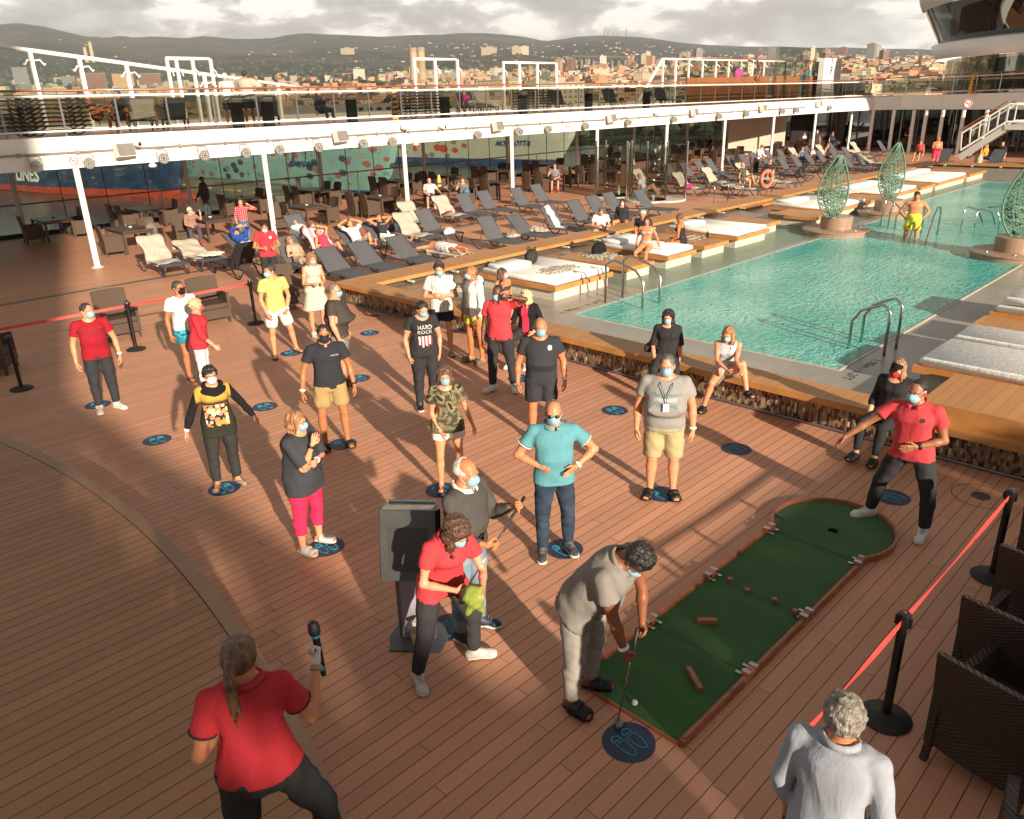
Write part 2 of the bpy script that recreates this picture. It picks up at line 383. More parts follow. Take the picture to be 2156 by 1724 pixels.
# -- people: one implicit surface per body / garment
class Field:
 def __init__(s,lo,hi,g):
  s.lo=np.array(lo,float);s.g=g
  s.n=np.maximum(4,np.ceil((np.array(hi)-s.lo)/g).astype(int)+1)
  s.d=np.full(s.n,.12,np.float32)
 def blk(s,lo,hi):
  a=np.clip(np.floor((np.array(lo)-s.lo)/s.g).astype(int),0,s.n);b=np.clip(np.ceil((np.array(hi)-s.lo)/s.g).astype(int)+1,0,s.n)
  if np.any(b<=a):return None,None
  ax=[s.lo[i]+s.g*np.arange(a[i],b[i],dtype=np.float32) for i in range(3)]
  X,Y,Z=np.meshgrid(*ax,indexing='ij')
  return(slice(a[0],b[0]),slice(a[1],b[1]),slice(a[2],b[2])),(X.astype(np.float32),Y.astype(np.float32),Z.astype(np.float32))
 def un(s,sl,d,k):
  a=s.d[sl]
  if k>0:
   h=np.maximum(k-np.abs(a-d),0)/k;s.d[sl]=np.minimum(a,d)-h*h*k*.25
  else:s.d[sl]=np.minimum(a,d)
 def cap(s,a,b,ra,rb,k=.02):
  a=np.array(a,float);b=np.array(b,float);r=max(ra,rb)+.06
  sl,P=s.blk(np.minimum(a,b)-r,np.maximum(a,b)+r)
  if sl is None:return
  ab=b-a;L2=max(ab@ab,1e-9)
  t=np.clip(((P[0]-a[0])*ab[0]+(P[1]-a[1])*ab[1]+(P[2]-a[2])*ab[2])/L2,0,1)
  d=np.sqrt((P[0]-a[0]-t*ab[0])**2+(P[1]-a[1]-t*ab[1])**2+(P[2]-a[2]-t*ab[2])**2)-(ra+(rb-ra)*t)
  s.un(sl,d,k)
 def chain(s,pts,rs,k=.015):
  for i in range(len(pts)-1):s.cap(pts[i],pts[i+1],rs[i],rs[i+1],k)
 def ell(s,c,r,R=None,k=.02,sub=False):
  "ellipsoid, R = 3x3 rows of local axes"
  c=np.array(c,float);m=max(r)+.06;sl,P=s.blk(c-m,c+m)
  if sl is None:return
  q=[P[i]-c[i] for i in range(3)]
  if R is not None:q=[R[i][0]*q[0]+R[i][1]*q[1]+R[i][2]*q[2] for i in range(3)]
  k0=np.sqrt((q[0]/r[0])**2+(q[1]/r[1])**2+(q[2]/r[2])**2)
  d=(k0-1)*min(r) if max(r)/min(r)>3 else(k0-1)*(r[0]*r[1]*r[2])**(1/3)
  if sub:
   a=s.d[sl];h=np.maximum(k-np.abs(a+d),0)/k if k>0 else 0
   s.d[sl]=np.maximum(a,-d)+h*h*k*.25
  else:s.un(sl,d,k)
 def prof(s,o,R,st,grow=0.0,k=.02,z0=None,z1=None,drop=0.0):
  "torso: stations (t, half width, half depth, forward shift) along the local up axis"
  st=np.array(st,float);T=st[:,0]
  R=np.array(R);o=np.array(o,float)
  cs=[o+R[2]*t+R[0]*sx*w+R[1]*(sy*d) for t,w,d,c in st for sx in(-1,1) for sy in(-1,1)]
  m=.1+grow;sl,P=s.blk(np.min(cs,0)-m,np.max(cs,0)+m)
  if sl is None:return
  q=[P[i]-o[i] for i in range(3)];u=[R[j][0]*q[0]+R[j][1]*q[1]+R[j][2]*q[2] for j in range(3)]
  t=np.clip(u[2],T[0],T[-1])
  w=np.interp(t,T,st[:,1])+grow;dd=np.interp(t,T,st[:,2])+grow;c=np.interp(t,T,st[:,3])
  x=u[0]/w;y=(u[1]-c)/dd
  k0=(np.abs(x)**2.3+np.abs(y)**2.3)**(1/2.3)
  d=(k0-1)*np.minimum(w,dd)
  over=np.abs(u[2]-t);d=np.where(over>0,np.sqrt(np.maximum(d,0)**2+over**2)+np.minimum(d,0)*.0,d)
  over2=np.where(over>0,over-.02,-1);d=np.maximum(d,over2)
  s.un(sl,d.astype(np.float32),k)
 def plane(s,p,n):
  "keep the side the normal points away from"
  n=np.array(n,float);n/=np.linalg.norm(n)
  X=s.lo[0]+s.g*np.arange(s.n[0]);Y=s.lo[1]+s.g*np.arange(s.n[1]);Z=s.lo[2]+s.g*np.arange(s.n[2])
  d=((X-p[0])*n[0])[:,None,None]+((Y-p[1])*n[1])[None,:,None]+((Z-p[2])*n[2])[None,None,:]
  s.d=np.maximum(s.d,d.astype(np.float32))
 def wave(s,amp,freq,seed=0,stretch=(1,1,1)):
  r=np.random.default_rng(seed);P=np.meshgrid(*[s.lo[i]+s.g*np.arange(s.n[i],dtype=np.float32) for i in range(3)],indexing='ij')
  tot=0
  for i in range(4):
   v=r.normal(size=3)*np.array(stretch);v=v/np.linalg.norm(v)*freq*(1+.5*i);w=r.normal(size=3)*freq*.3
   tot=tot+np.sin(P[0]*v[0]+P[1]*v[1]+P[2]*v[2]+r.uniform(0,6)+1.5*np.sin(P[0]*w[0]+P[1]*w[1]+P[2]*w[2]))/(1+.4*i)
  s.d=s.d+(amp*.4*tot).astype(np.float32)
 def mesh(s):
  d=s.d.copy();d[0]=d[-1]=.05;d[:,0]=d[:,-1]=.05;d[:,:,0]=d[:,:,-1]=.05
  ins=d<0;nx,ny,nz=d.shape
  cnt=np.zeros((nx-1,ny-1,nz-1),np.int8);acc=np.zeros((nx-1,ny-1,nz-1,3),np.float32);ne=np.zeros((nx-1,ny-1,nz-1),np.float32)
  def sl(o):return(slice(o[0],nx-1+o[0]),slice(o[1],ny-1+o[1]),slice(o[2],nz-1+o[2]))
  cr=[(i,j,k) for i in(0,1) for j in(0,1) for k in(0,1)]
  for a in cr:
   for ax in range(3):
    if a[ax]==0:
     b=list(a);b[ax]=1
     da=d[sl(a)];db=d[sl(b)];x=(da<0)!=(db<0)
     t=np.where(x,da/np.where(x,da-db,1),0)
     for m in range(3):acc[...,m]+=np.where(x,a[m]+(t if m==ax else 0),0)
     ne+=x
  act=ne>0;idx=-np.ones(act.shape,np.int64);I=np.argwhere(act);idx[act]=np.arange(len(I))
  V=(I+acc[act]/ne[act][:,None])*s.g+s.lo
  F=[]
  for ax in range(3):
   o1,o2=[(1,2),(2,0),(0,1)][ax]
   A=ins[tuple(slice(0,-1) if i==ax else slice(1,-1) for i in range(3))]
   B=ins[tuple(slice(1,None) if i==ax else slice(1,-1) for i in range(3))]
   for flip,M in((False,A&~B),(True,~A&B)):
    E=np.argwhere(M)
    if len(E)==0:continue
    E=E+np.array([0 if i==ax else 1 for i in range(3)])
    q=[]
    for(p,r_) in((0,0),(1,0),(1,1),(0,1)):
     C=E.copy();C[:,o1]-=1-p;C[:,o2]-=1-r_;q.append(idx[C[:,0],C[:,1],C[:,2]])
    Q=np.stack(q,1)
    F.append(Q[:,::-1] if flip else Q)
  F=np.concatenate(F) if F else np.zeros((0,4),int)
  return V,F
def relax(V,F,n=1):
 for _ in range(n):
  s=np.zeros_like(V);c=np.zeros(len(V))
  for i in range(4):
   np.add.at(s,F[:,i],V[F[:,(i+1)%4]]+V[F[:,i-1]]);np.add.at(c,F[:,i],2)
  V=V*.5+.5*s/np.maximum(c,1)[:,None]
 return V
def nrm(v):v=np.array(v,float);return v/np.linalg.norm(v)
def np_mesh(name,parts,mats,parent,sm=True):
 "parts: (V, F, material index)"
 V=np.concatenate([p[0] for p in parts]);off=0;fl=[];mi=[]
 for v,f,m in parts:
  fl+=[tuple(int(i)+off for i in q) for q in f];mi+=[m]*len(f);off+=len(v)
 me=bpy.data.meshes.new(name);me.from_pydata(V.tolist(),[],fl)
 for m in(mats if isinstance(mats,(list,tuple)) else[mats]):me.materials.append(m)
 me.polygons.foreach_set('use_smooth',[sm]*len(me.polygons));me.polygons.foreach_set('material_index',mi);me.update()
 return link(bpy.data.objects.new(name,me),parent)
def mbarr(mb):return np.array(mb.v,float).reshape(-1,3),mb.f
def skin_mat(tone):
 nm='skin_'+tone.strip('#')
 if nm in MATS:return MATS[nm]
 t=NT(nm);c=lin(tone);n=t.noise(14,detail=4)
 warm=(min(1,c[0]*1.12),c[1]*.86,c[2]*.8,1)
 t.P(Base_Color=t.mix(t.step(n,.35,.75),c,warm),Roughness=.48,Subsurface_Weight=.08,Subsurface_Radius=(.02,.008,.004),Specular_IOR_Level=.4)
 t.bump(t.noise(220,detail=2),.12,.002);MATS[nm]=t.m;return t.m
def hair_mat(col):
 nm='hair_'+col.strip('#')
 if nm in MATS:return MATS[nm]
 t=NT(nm);c=lin(col);v=t.obj()
 n=t.noise(55,t.scalev(v,(1,1,.12)),3,.6,.8)
 a=tuple(x*.55 for x in c[:3])+(1,);b=tuple(min(1,x*1.7+.01) for x in c[:3])+(1,)
 t.P(Base_Color=t.mix(t.step(n,.3,.7),a,b),Roughness=.42,Specular_IOR_Level=.5);t.bump(n,.8,.02);MATS[nm]=t.m;return t.m
EYE_W=plain('eye_white','#d8d2c8',.3,var=.02);EYE_D=plain('eye_dark','#1c120c',.2,var=.05)
SOLE_M=plain('sole_grey','#7d7770',.6)
MASK_B=cloth('mask_blue','#86abb6',tint=.05,fold=.3);MASK_W=cloth('mask_white','#dcdcd8',tint=.05,fold=.3)
def person(name_label,loc,face,pose=None,h=1.72,build=1.0,fem=False,skin='#c08a66',hair=('short','#2a1c14'),top=None,bottom=None,shoes=None,mask=None,extras=(),belly=0.0,anchor='feet',g=.014,cat='person',tall_head=1.0,gender_w=None,group=None,prints=(),solewh=False):
 """face = direction faced, radians (0: towards -Y of the world, turning counter-clockwise seen from above)"""
 po=dict(lean=(0,0,1),head=(0,0,0),ual=(.2,.03,-1),fal=(.05,-.2,-1),uar=(-.2,.03,-1),far=(-.05,-.2,-1),tl=(.06,0,-1),sl=(.02,.04,-1),tr=(-.06,0,-1),sr=(-.02,.04,-1),fl=8,fr=-8,hand=('relax','relax'),rise=0.0)
 po.update(pose or{})
 w=build
 root=empty('person',loc,face,name_label,cat,group)
 up=nrm(po['lean']);right=nrm(np.array([1.,0,0])-up*up[0]);front=np.cross(up,right)*1.0
 back=np.cross(up,right);R=np.array([right,back,up])
 if 'twist' in po:
  a=math.radians(po['twist']);r2=right*math.cos(a)+back*math.sin(a);b2=-right*math.sin(a)+back*math.cos(a);Rt=np.array([r2,b2,up])
 else:Rt=R
 pel=np.array([0,0,0.0]);hw=.052*h*(1.08 if fem else 1)
 shw=(.094 if fem else .108)*h*(.75+.25*w)
 neck=pel+up*.285*h;chest=pel+up*.22*h
 sh={s:pel+up*.25*h+Rt[0]*sg*shw for s,sg in(('l',1),('r',-1))}
 el={};wr={};kn={};an={};hip={};toe={}
 for s,sg in(('l',1),('r',-1)):
  el[s]=sh[s]+nrm(po['ua'+s])*.172*h;wr[s]=el[s]+nrm(po['fa'+s])*.15*h
  hip[s]=pel+right*sg*hw-up*.02*h
  kn[s]=hip[s]+nrm(po['t'+s])*.245*h;an[s]=kn[s]+nrm(po['s'+s])*.235*h
  a=math.radians(po['f'+s]);fd=np.array([math.sin(a),-math.cos(a),0.0])
  if 'fd'+s in po:fd=nrm(po['fd'+s])
  toe[s]=(an[s],fd)
 lowz=min(an[s][2] for s in 'lr')-.042*h
 if anchor=='feet':mid=(an['l']+an['r'])/2;off=np.array([-mid[0],-mid[1]+.02,-lowz+po['rise']+(.02 if shoes else 0)])
 elif anchor=='head':off=-(pel+up*.38*h)
 else:off=np.zeros(3)
 for dct in(sh,el,wr,kn,an,hip):
  for s in 'lr':dct[s]=dct[s]+off
 for s in 'lr':toe[s]=(an[s],toe[s][1])
 pel=pel+off;neck=neck+off
 J=dict(sh=sh,el=el,wr=wr,kn=kn,an=an,hip=hip,pel=pel,neck=neck,up=up,R=R,Rt=Rt,h=h)
 hy,hp,ht=[math.radians(a) for a in po['head']]
 Rh=(Euler((hp,ht,0)).to_matrix());Rz=Matrix.Rotation(hy,3,'Z')
 tiltv=Vector(up).lerp(Vector((0,0,1)),po.get('headup',.6)).normalized()
 if 'hframe' in po:HM=np.array(po['hframe'](Rz@Rh))
 else:
  xa=Vector((1,0,0));xa=(xa-tiltv*xa.dot(tiltv)).normalized();ya=tiltv.cross(xa)
  Bm=Matrix((xa,ya,tiltv)).transposed();HM=np.array(Bm@Rz@Rh)
 hx,hyv,hz=HM[:,0],HM[:,1],HM[:,2]
 S=h*.58*tall_head*(.97 if fem else 1)/1.0
 hb=neck+up*.012*h
 hc=hb+hz*.1*S*1.08+(-hyv)*.012*S
 def hp_(x,y,z):return hc+hx*x*S+hyv*y*S+hz*z*S
 HR=np.array([hx,hyv,hz])
 wf=w;b=belly
 if fem:st=[(-.075,.05,.05,0),(-.05,.09,.07,.005),(-.01,.102,.078,.01),(.04,.098,.07,.004),(.1,.077+.01*b,.06+.03*b,-.012*b),(.15,.077,.062,0),(.2,.088,.072,-.008),(.235,.09,.062,0),(.258,.078,.05,.004),(.285,.055,.035,.006),(.3,.03,.03,.004)]
 else:st=[(-.075,.05,.05,0),(-.05,.085,.062,.004),(-.01,.095,.07,.006),(.04,.094,.068,0),(.1,.086+.012*b,.064+.03*b,-.022*b),(.15,.092,.066+.012*b,-.01*b),(.2,.103,.071,-.004),(.235,.102,.064,0),(.258,.086,.05,.004),(.285,.06,.038,.006),(.3,.033,.033,.004)]
 st=[(t*h,a*h*(.45+.55*wf) if t>.03 else a*h*(.5+.5*wf),c*h*(.4+.6*wf),d*h) for t,a,c,d in st]
 allp=[p for dct in(sh,el,wr,kn,an,hip) for p in dct.values()]+[hc+hz*.15,neck,pel]
 lo=np.min(allp,0)-.2;hi=np.max(allp,0)+.2
 lo[2]=max(lo[2],-.03) if anchor=='feet' else lo[2]
 ra=dict(sh=.0285*h*(.6+.4*w),ua=.026*h*(.55+.45*w),elb=.021*h*(.65+.35*w),fa=.0225*h*(.65+.35*w),wr=.0145*h*(.8+.2*w),th=.052*h*(.5+.5*w)*(1.06 if fem else 1),tk=.036*h*(.6+.4*w),kn=.0305*h*(.65+.35*w),ca=.0315*h*(.65+.35*w),an=.019*h*(.8+.2*w))
 if fem:
  for q in('sh','ua','elb','fa','wr'):ra[q]*=.86
 SK=skin_mat(skin)
# ---- body
 f=Field(lo,hi,g)
 f.prof(pel,Rt if 'twist' in po else R,st)
 bust=[pel+up*.2*h+Rt[0]*s_*.037*h-Rt[1]*.048*h*(.6+.4*w) for s_ in(-1,1)] if fem else[]
 for b_ in bust:f.ell(b_,(.034*h,.03*h,.033*h),Rt,.02)
 f.cap(neck-up*.015*h,hb+hz*.04,.036*h*(.7+.3*w),.033*h*(.75+.25*w),.03)
 for s in 'lr':
  f.cap(neck-up*.008*h,sh[s]+up*.004*h,.026*h,.022*h,.03)
  f.chain([sh[s],sh[s]*.5+el[s]*.5,el[s]],[ra['sh'],ra['ua'],ra['elb']],.03)
  fm=el[s]*.68+wr[s]*.32
  f.chain([el[s],fm,wr[s]],[ra['elb'],ra['fa'],ra['wr']],.015)
  hm=hip[s]*.45+kn[s]*.55
  f.chain([hip[s],hm,kn[s]],[ra['th'],ra['tk']*1.12,ra['kn']],.03)
  cd=nrm(np.cross(nrm(an[s]-kn[s]),np.array([1.,0,0])));cd=cd if cd[1]>0 else-cd
  cm=kn[s]*.68+an[s]*.32+cd*.01*h
  f.chain([kn[s],cm,an[s]],[ra['kn']*.95,ra['ca'],ra['an']],.015)
 if not shoes or shoes[0] in('flip','sandal','slide'):
  for s in 'lr':foot(f,an[s],toe[s][1],h,0)
 V,Fc=f.mesh();parts=[(relax(V,Fc),Fc,0)]
# ---- head
 gh=min(g,.0085)*.9 if g<=.015 else .012
 f=Field(hc-.17,hc+.17,gh)
 f.ell(hp_(0,.012,.025),(.074*S,.094*S,.088*S),HR,0)
 f.ell(hp_(0,-.035,-.035),(.055*S,.052*S,.068*S),HR,.03)
 f.ell(hp_(0,-.06,-.085),(.026*S,.022*S,.02*S),HR,.03)
 f.cap(hp_(0,-.082,.012),hp_(0,-.1,-.028),.0085*S,.013*S,.012)
 f.ell(hp_(0,-.072,.02),(.055*S,.018*S,.012*S),HR,.015)
 for sg in(-1,1):
  f.ell(hp_(sg*.03,-.088,.0),(.017*S,.013*S,.011*S),HR,.012,sub=True)
  f.ell(hp_(sg*.076,.012,-.01),(.011*S,.02*S,.031*S),HR,.006)
  f.ell(hp_(sg*.04,-.055,-.03),(.02*S,.02*S,.018*S),HR,.02)
 f.ell(hp_(0,-.088,-.06),(.024*S,.008*S,.008*S),HR,.006)
 f.cap(hb-up*.01,hp_(0,.02,-.05),.034*h*(.7+.3*w),.033*h*(.75+.25*w),.03)
 V,Fc=f.mesh();parts.append((relax(V,Fc),Fc,0))
 mb=MB()
 for sg in(-1,1):
  mb.ball(hp_(sg*.03,-.0705,.001),(.013*S,.0105*S,.0075*S),8,1);mb.ball(hp_(sg*.03,-.0775,.0005),(.0062*S,.005*S,.0062*S),6,2)
  brow=[hp_(sg*.015,-.09,.018),hp_(sg*.03,-.092,.024),hp_(sg*.048,-.078,.019)]
  mb.tube(brow,[.002*S,.0032*S,.0015*S],5,3)
 mb.tube([hp_(-.02,-.092,-.062),hp_(0,-.0975,-.0605),hp_(.02,-.092,-.062)],[.0015*S,.003*S,.0015*S],5,4)
 v,fl=mbarr(mb);
 HAIR=hair_mat(hair[1]) if hair else SK
# ---- hands
 gl=None
 gh2=.0052 if g<=.0145 else .0085
 for s,sg in(('l',1),('r',-1)):
  mode=po['hand'][0 if s=='l' else 1]
  V,Fc=hand(wr[s],nrm(wr[s]-el[s]),sg,h*.58*(.92 if fem else 1.04),mode,gh2,po.get('palm'+s),ra['wr'])
  parts.append((V,Fc,5 if 'gloves' in extras else 0))
 parts.append((v,fl,1));
 V=np.concatenate([p[0] for p in parts]);off=0;fl2=[];mi=[]
 for p in parts:
  if p[1] is fl:mi+=mb.m;
  else:mi+=[p[2]]*len(p[1])
  fl2+=[tuple(int(i)+off for i in q) for q in p[1]];off+=len(p[0])
 me=bpy.data.meshes.new('body');me.from_pydata(V.tolist(),[],fl2)
 for m in(SK,EYE_W,EYE_D,HAIR,plain('lip','#8a4a40',.5),cloth('glove_white','#c9c4bd',fold=.4)):me.materials.append(m)
 me.polygons.foreach_set('use_smooth',[True]*len(me.polygons));me.polygons.foreach_set('material_index',mi);me.update()
 body=link(bpy.data.objects.new('body',me),root)
# ---- hair
 if hair and hair[0]!='none':hairs(hair[0],hc,hp_,HR,S,HAIR,root,gh*1.1,neck,R)
# ---- clothes
 if bottom:
  kind,col=bottom[0],bottom[1];ln=bottom[2] if len(bottom)>2 else{'trousers':1.93,'jeans':1.93,'shorts':.8,'capri':1.55,'skirt':.75,'swim':.6,'leggings':1.9,'brief':.1,'longskirt':1.7}[kind]
  gr={'trousers':.016,'jeans':.014,'shorts':.022,'capri':.014,'leggings':.008,'swim':.02,'brief':.008}.get(kind,.015)*h/1.7
  f=Field(lo,hi,g)
  stb=[s_ for s_ in st if s_[0]<=.08*h];stb.append((.085*h,)+tuple(np.array(st[4][1:])*.97))
  f.prof(pel,R,stb,gr*.7,.0)
  if kind in('skirt','longskirt'):
   L=ln*.245*h;mid=(kn['l']+kn['r'])/2;dn=nrm(mid-pel)
   for sx in(-1,0,1):f.cap(pel+right*sx*.03*h-up*.02*h,pel+dn*L+right*sx*(.05+.02*ln)*h,.075*h*w,.085*h*(.7+.3*w)+.02*ln,.04)
   f.plane(pel+dn*L,dn)
  else:
   for s in 'lr':
    t1=min(1,ln);flare={'shorts':.016,'swim':.02,'trousers':.004,'jeans':.004}.get(kind,0)
    e1=hip[s]+(kn[s]-hip[s])*t1
    r1=np.interp(t1,[0,.55,1],[ra['th'],ra['tk']*1.12,ra['kn']])
    if t1>.6:m1=hip[s]*.45+kn[s]*.55;f.chain([hip[s],m1,e1],[ra['th']+gr,ra['tk']*1.12+gr+flare*.7,r1+gr+flare+.004],.03)
    else:f.cap(hip[s],e1,ra['th']+gr,r1+gr+flare,.03)
    if ln>1:
     t2=ln-1;e2=kn[s]+(an[s]-kn[s])*t2;cd=nrm(an[s]-kn[s]);bk=nrm(np.cross(cd,np.array([1.,0,0])));bk=bk if bk[1]>0 else-bk
     r2=ra['an']+(.022 if kind in('jeans','trousers') else .01)*h/1.7*(1.1 if kind=='jeans' else 1) if t2>.8 else ra['ca']*.92+gr
     if t2>.3:f.chain([kn[s],kn[s]*.68+an[s]*.32+bk*.006*h,e2],[ra['kn']+gr,ra['ca']+gr*.9,r2],.015)
     else:f.cap(kn[s],e2,ra['kn']+gr,ra['kn']+gr,.015)
   if kind!='brief':
    pass
  if kind!='leggings' and kind!='brief':f.wave(.007*h/1.7,34,hash_(name_label),(1,1,.8))
  if top and abs(po['tl'][1])<.9 and top[0] not in('bra','onepiece'):f.plane(pel+up*(TH(top)+.03)*h,up)
  if kind not in('skirt','longskirt'):
   cutends(f,[((hip[s] if ln<=1 else kn[s]),(kn[s] if ln<=1 else an[s]),ln if ln<=1 else ln-1) for s in 'lr'],h)
  V,Fc=f.mesh();V=relax(V,Fc);np_mesh({'leggings':'trousers','capri':'trousers','jeans':'jeans','swim':'swim_shorts','longskirt':'skirt','brief':'swim_briefs'}.get(kind,kind),[(V,Fc,0)],col,root)
 if top:
  kind,col=top[0],top[1];o=dict(sleeve=.55,hem=-.055,loose=.014,neckcut=True)
  o.update({'tee':{},'polo':dict(collar=True),'tank':dict(sleeve=0),'hoodie':dict(sleeve=1.9,loose=.024,hem=-.05,hood=True),'sweater':dict(sleeve=1.85,loose=.02,hem=-.03),'long':dict(sleeve=1.85,loose=.018,hem=-.1),'jacket':dict(sleeve=1.9,loose=.024,hem=-.07,collar=True),'shirt':dict(sleeve=.62,loose=.02,collar=True,hem=-.06),'bra':dict(sleeve=0,bra=True),'onepiece':dict(sleeve=0,loose=.006,hem=-.07)}.get(kind,{}))
  o.update(top[2] if len(top)>2 else{})
  f=Field(lo,hi,g);gr=o['loose']*h/1.7
  lo_t=o['hem']*h
  stt=[list(q) for q in st if q[0]>lo_t and q[0]<.29*h]
  q0=[np.interp(lo_t,[a[0] for a in st],[a[i] for a in st]) for i in range(1,4)]
  q0[0]=max(q0[0],.088*h*(.5+.5*w));q0[1]=max(q0[1],.066*h*(.4+.6*w));stt=[[lo_t]+q0]+stt
  if kind not in('onepiece','bra'):
   for q in stt:
    if q[0]<.14*h:q[1]=max(q[1],.084*h*(.45+.55*w));q[2]=max(q[2],.06*h*(.4+.6*w))
  f.prof(pel,Rt if 'twist' in po else R,stt,gr,.0)
  for b_ in bust:f.ell(b_,(.034*h+gr*.8,.03*h+gr*.8,.033*h+gr*.8),Rt,.03)
  for s in 'lr':
   sl_=o['sleeve']
   if sl_>0:
    t1=min(1,sl_);e1=sh[s]+(el[s]-sh[s])*t1;lr_=.012 if sl_<1 else 0
    f.cap(neck-up*.014*h,sh[s]+up*.003*h,.024*h+gr*.6,.024*h+gr*.6,.03);f.cap(sh[s],e1,ra['sh']+gr*.7,(ra['ua'] if t1<.8 else ra['elb'])+gr+lr_*h/1.7,.022)
    if sl_>1:e2=el[s]+(wr[s]-el[s])*(sl_-1);f.chain([el[s],(el[s]+e2)/2,e2],[ra['elb']+gr,ra['fa']+gr*.8,ra['wr']+gr*.7],.015)
   elif kind in('tank',):f.cap(sh[s]-Rt[0]*.02*h*(1 if s=='l' else-1)+up*.005,neck,ra['sh']*.75+gr*.5,.02*h,.03)
  stnd=abs(nrm(po['tl'])[1])<.6 and abs(nrm(po['tr'])[1])<.6 and kind not in('bra','onepiece')
  if stnd:
   for s in 'lr':d_=nrm(kn[s]-hip[s]);f.cap(hip[s],hip[s]+d_*.07*h,ra['th']+gr,ra['th']+gr,.03)
  f.wave(.006*h/1.7,24,hash_(name_label)+5,(1,1,.6))
  if stnd:f.plane(pel+up*lo_t,-up)
  if o['sleeve']>0:
   sl_=o['sleeve'];cutends(f,[((sh[s] if sl_<=1 else el[s]),(el[s] if sl_<=1 else wr[s]),sl_ if sl_<=1 else sl_-1) for s in 'lr'],h,.09)
  nc=neck+up*.004*h-back*.022*h*(1.6 if fem else 1)
  f.ell(nc+up*.01*h,(.048*h if not fem else .058*h,.05*h,.034*h*o.get('scoop',1)),R,.004,sub=True)
  if kind in('onepiece','bra'):f.plane(pel+up*.215*h,up)
  if kind=='bra':f.plane(pel+up*.165*h,-up)
  V,Fc=f.mesh();V=relax(V,Fc)
  tn={'tee':'t_shirt','polo':'polo_shirt','tank':'vest_top','long':'top','onepiece':'swimsuit','bra':'bikini_top'}.get(kind,kind)
  tobj=np_mesh(tn,[(V,Fc,0)],col,root)
  if o.get('collar') or o.get('hood'):
   mb=MB();n=18;rr=.043*h*(.75+.25*w);ring=[]
   for ly,(dz,dr,fr) in enumerate(((-.012,.008,.012),(.016,.004,.0),(.02,.013,.004),(-.004,.024,.02))):
    for k in range(n+1):
     a=PI*(.5+.12)+2*PI*(1-.12)*k/n-PI*.0
     a=-PI/2+.22+(2*PI-.44)*k/n
     p=neck+Rt[0]*math.cos(a)*(rr+dr)+back*(math.sin(a)*(rr+dr)*1.0-fr*(1 if math.sin(a)<0 else .2)*h*.5)+up*(dz*h*.75+(.010*h if math.sin(a)>0 else-.012*h*abs(math.sin(a))))
     ring.append(tuple(p))
   fs=[(l*(n+1)+k,l*(n+1)+k+1,(l+1)*(n+1)+k+1,(l+1)*(n+1)+k) for l in range(3) for k in range(n)]
   if o.get('hood'):
    fh=Field(neck-.2,neck+.2,.012);fh.ell(neck+back*.075*h/1.7*1.7-up*.005*h,(.07*h,.032*h,.045*h),R,0);fh.wave(.008,30,3);v2,f2=fh.mesh();np_mesh('hood',[(v2,f2,0)],col,tobj)
   else:
    mb.addv(ring,fs);co=mb.build('collar',o.get('collarmat',col),tobj,True)
    sd=co.modifiers.new('s','SOLIDIFY');sd.thickness=.004
  if 'trim' in o:
   for s in 'lr':
    d=nrm(el[s]-sh[s]);c_=sh[s]+(el[s]-sh[s])*o['sleeve'];u_=nrm(np.cross(d,[0.3,1,.2]));w_=np.cross(d,u_);rr=ra['ua']+gr+.012*h/1.7
    mb=MB();mb.tube([c_+u_*math.cos(a)*rr+w_*math.sin(a)*rr for a in np.linspace(0,2*PI,17)[:-1]],.005,6,closed=True);mb.build('sleeve_trim',o['trim'],tobj,True)
  if prints:
   bv=BVHTree.FromPolygons(V.tolist(),[tuple(map(int,q)) for q in Fc])
   for(vs,fs,m,cx,cz,nm) in prints:
    out=[]
    for(x,y,*_z) in vs:
     o3=pel+Rt[0]*(cx+x)+up*(.2*h+cz+y)-Rt[1]*.5
     hit=bv.ray_cast(Vector(o3),Vector(Rt[1]))
     p=Vector(hit[0])-Vector(Rt[1])*.004 if hit[0] is not None else Vector(o3+Rt[1]*.4)
     out.append(tuple(p))
    mesh_obj(nm,out,fs,m,tobj,True)
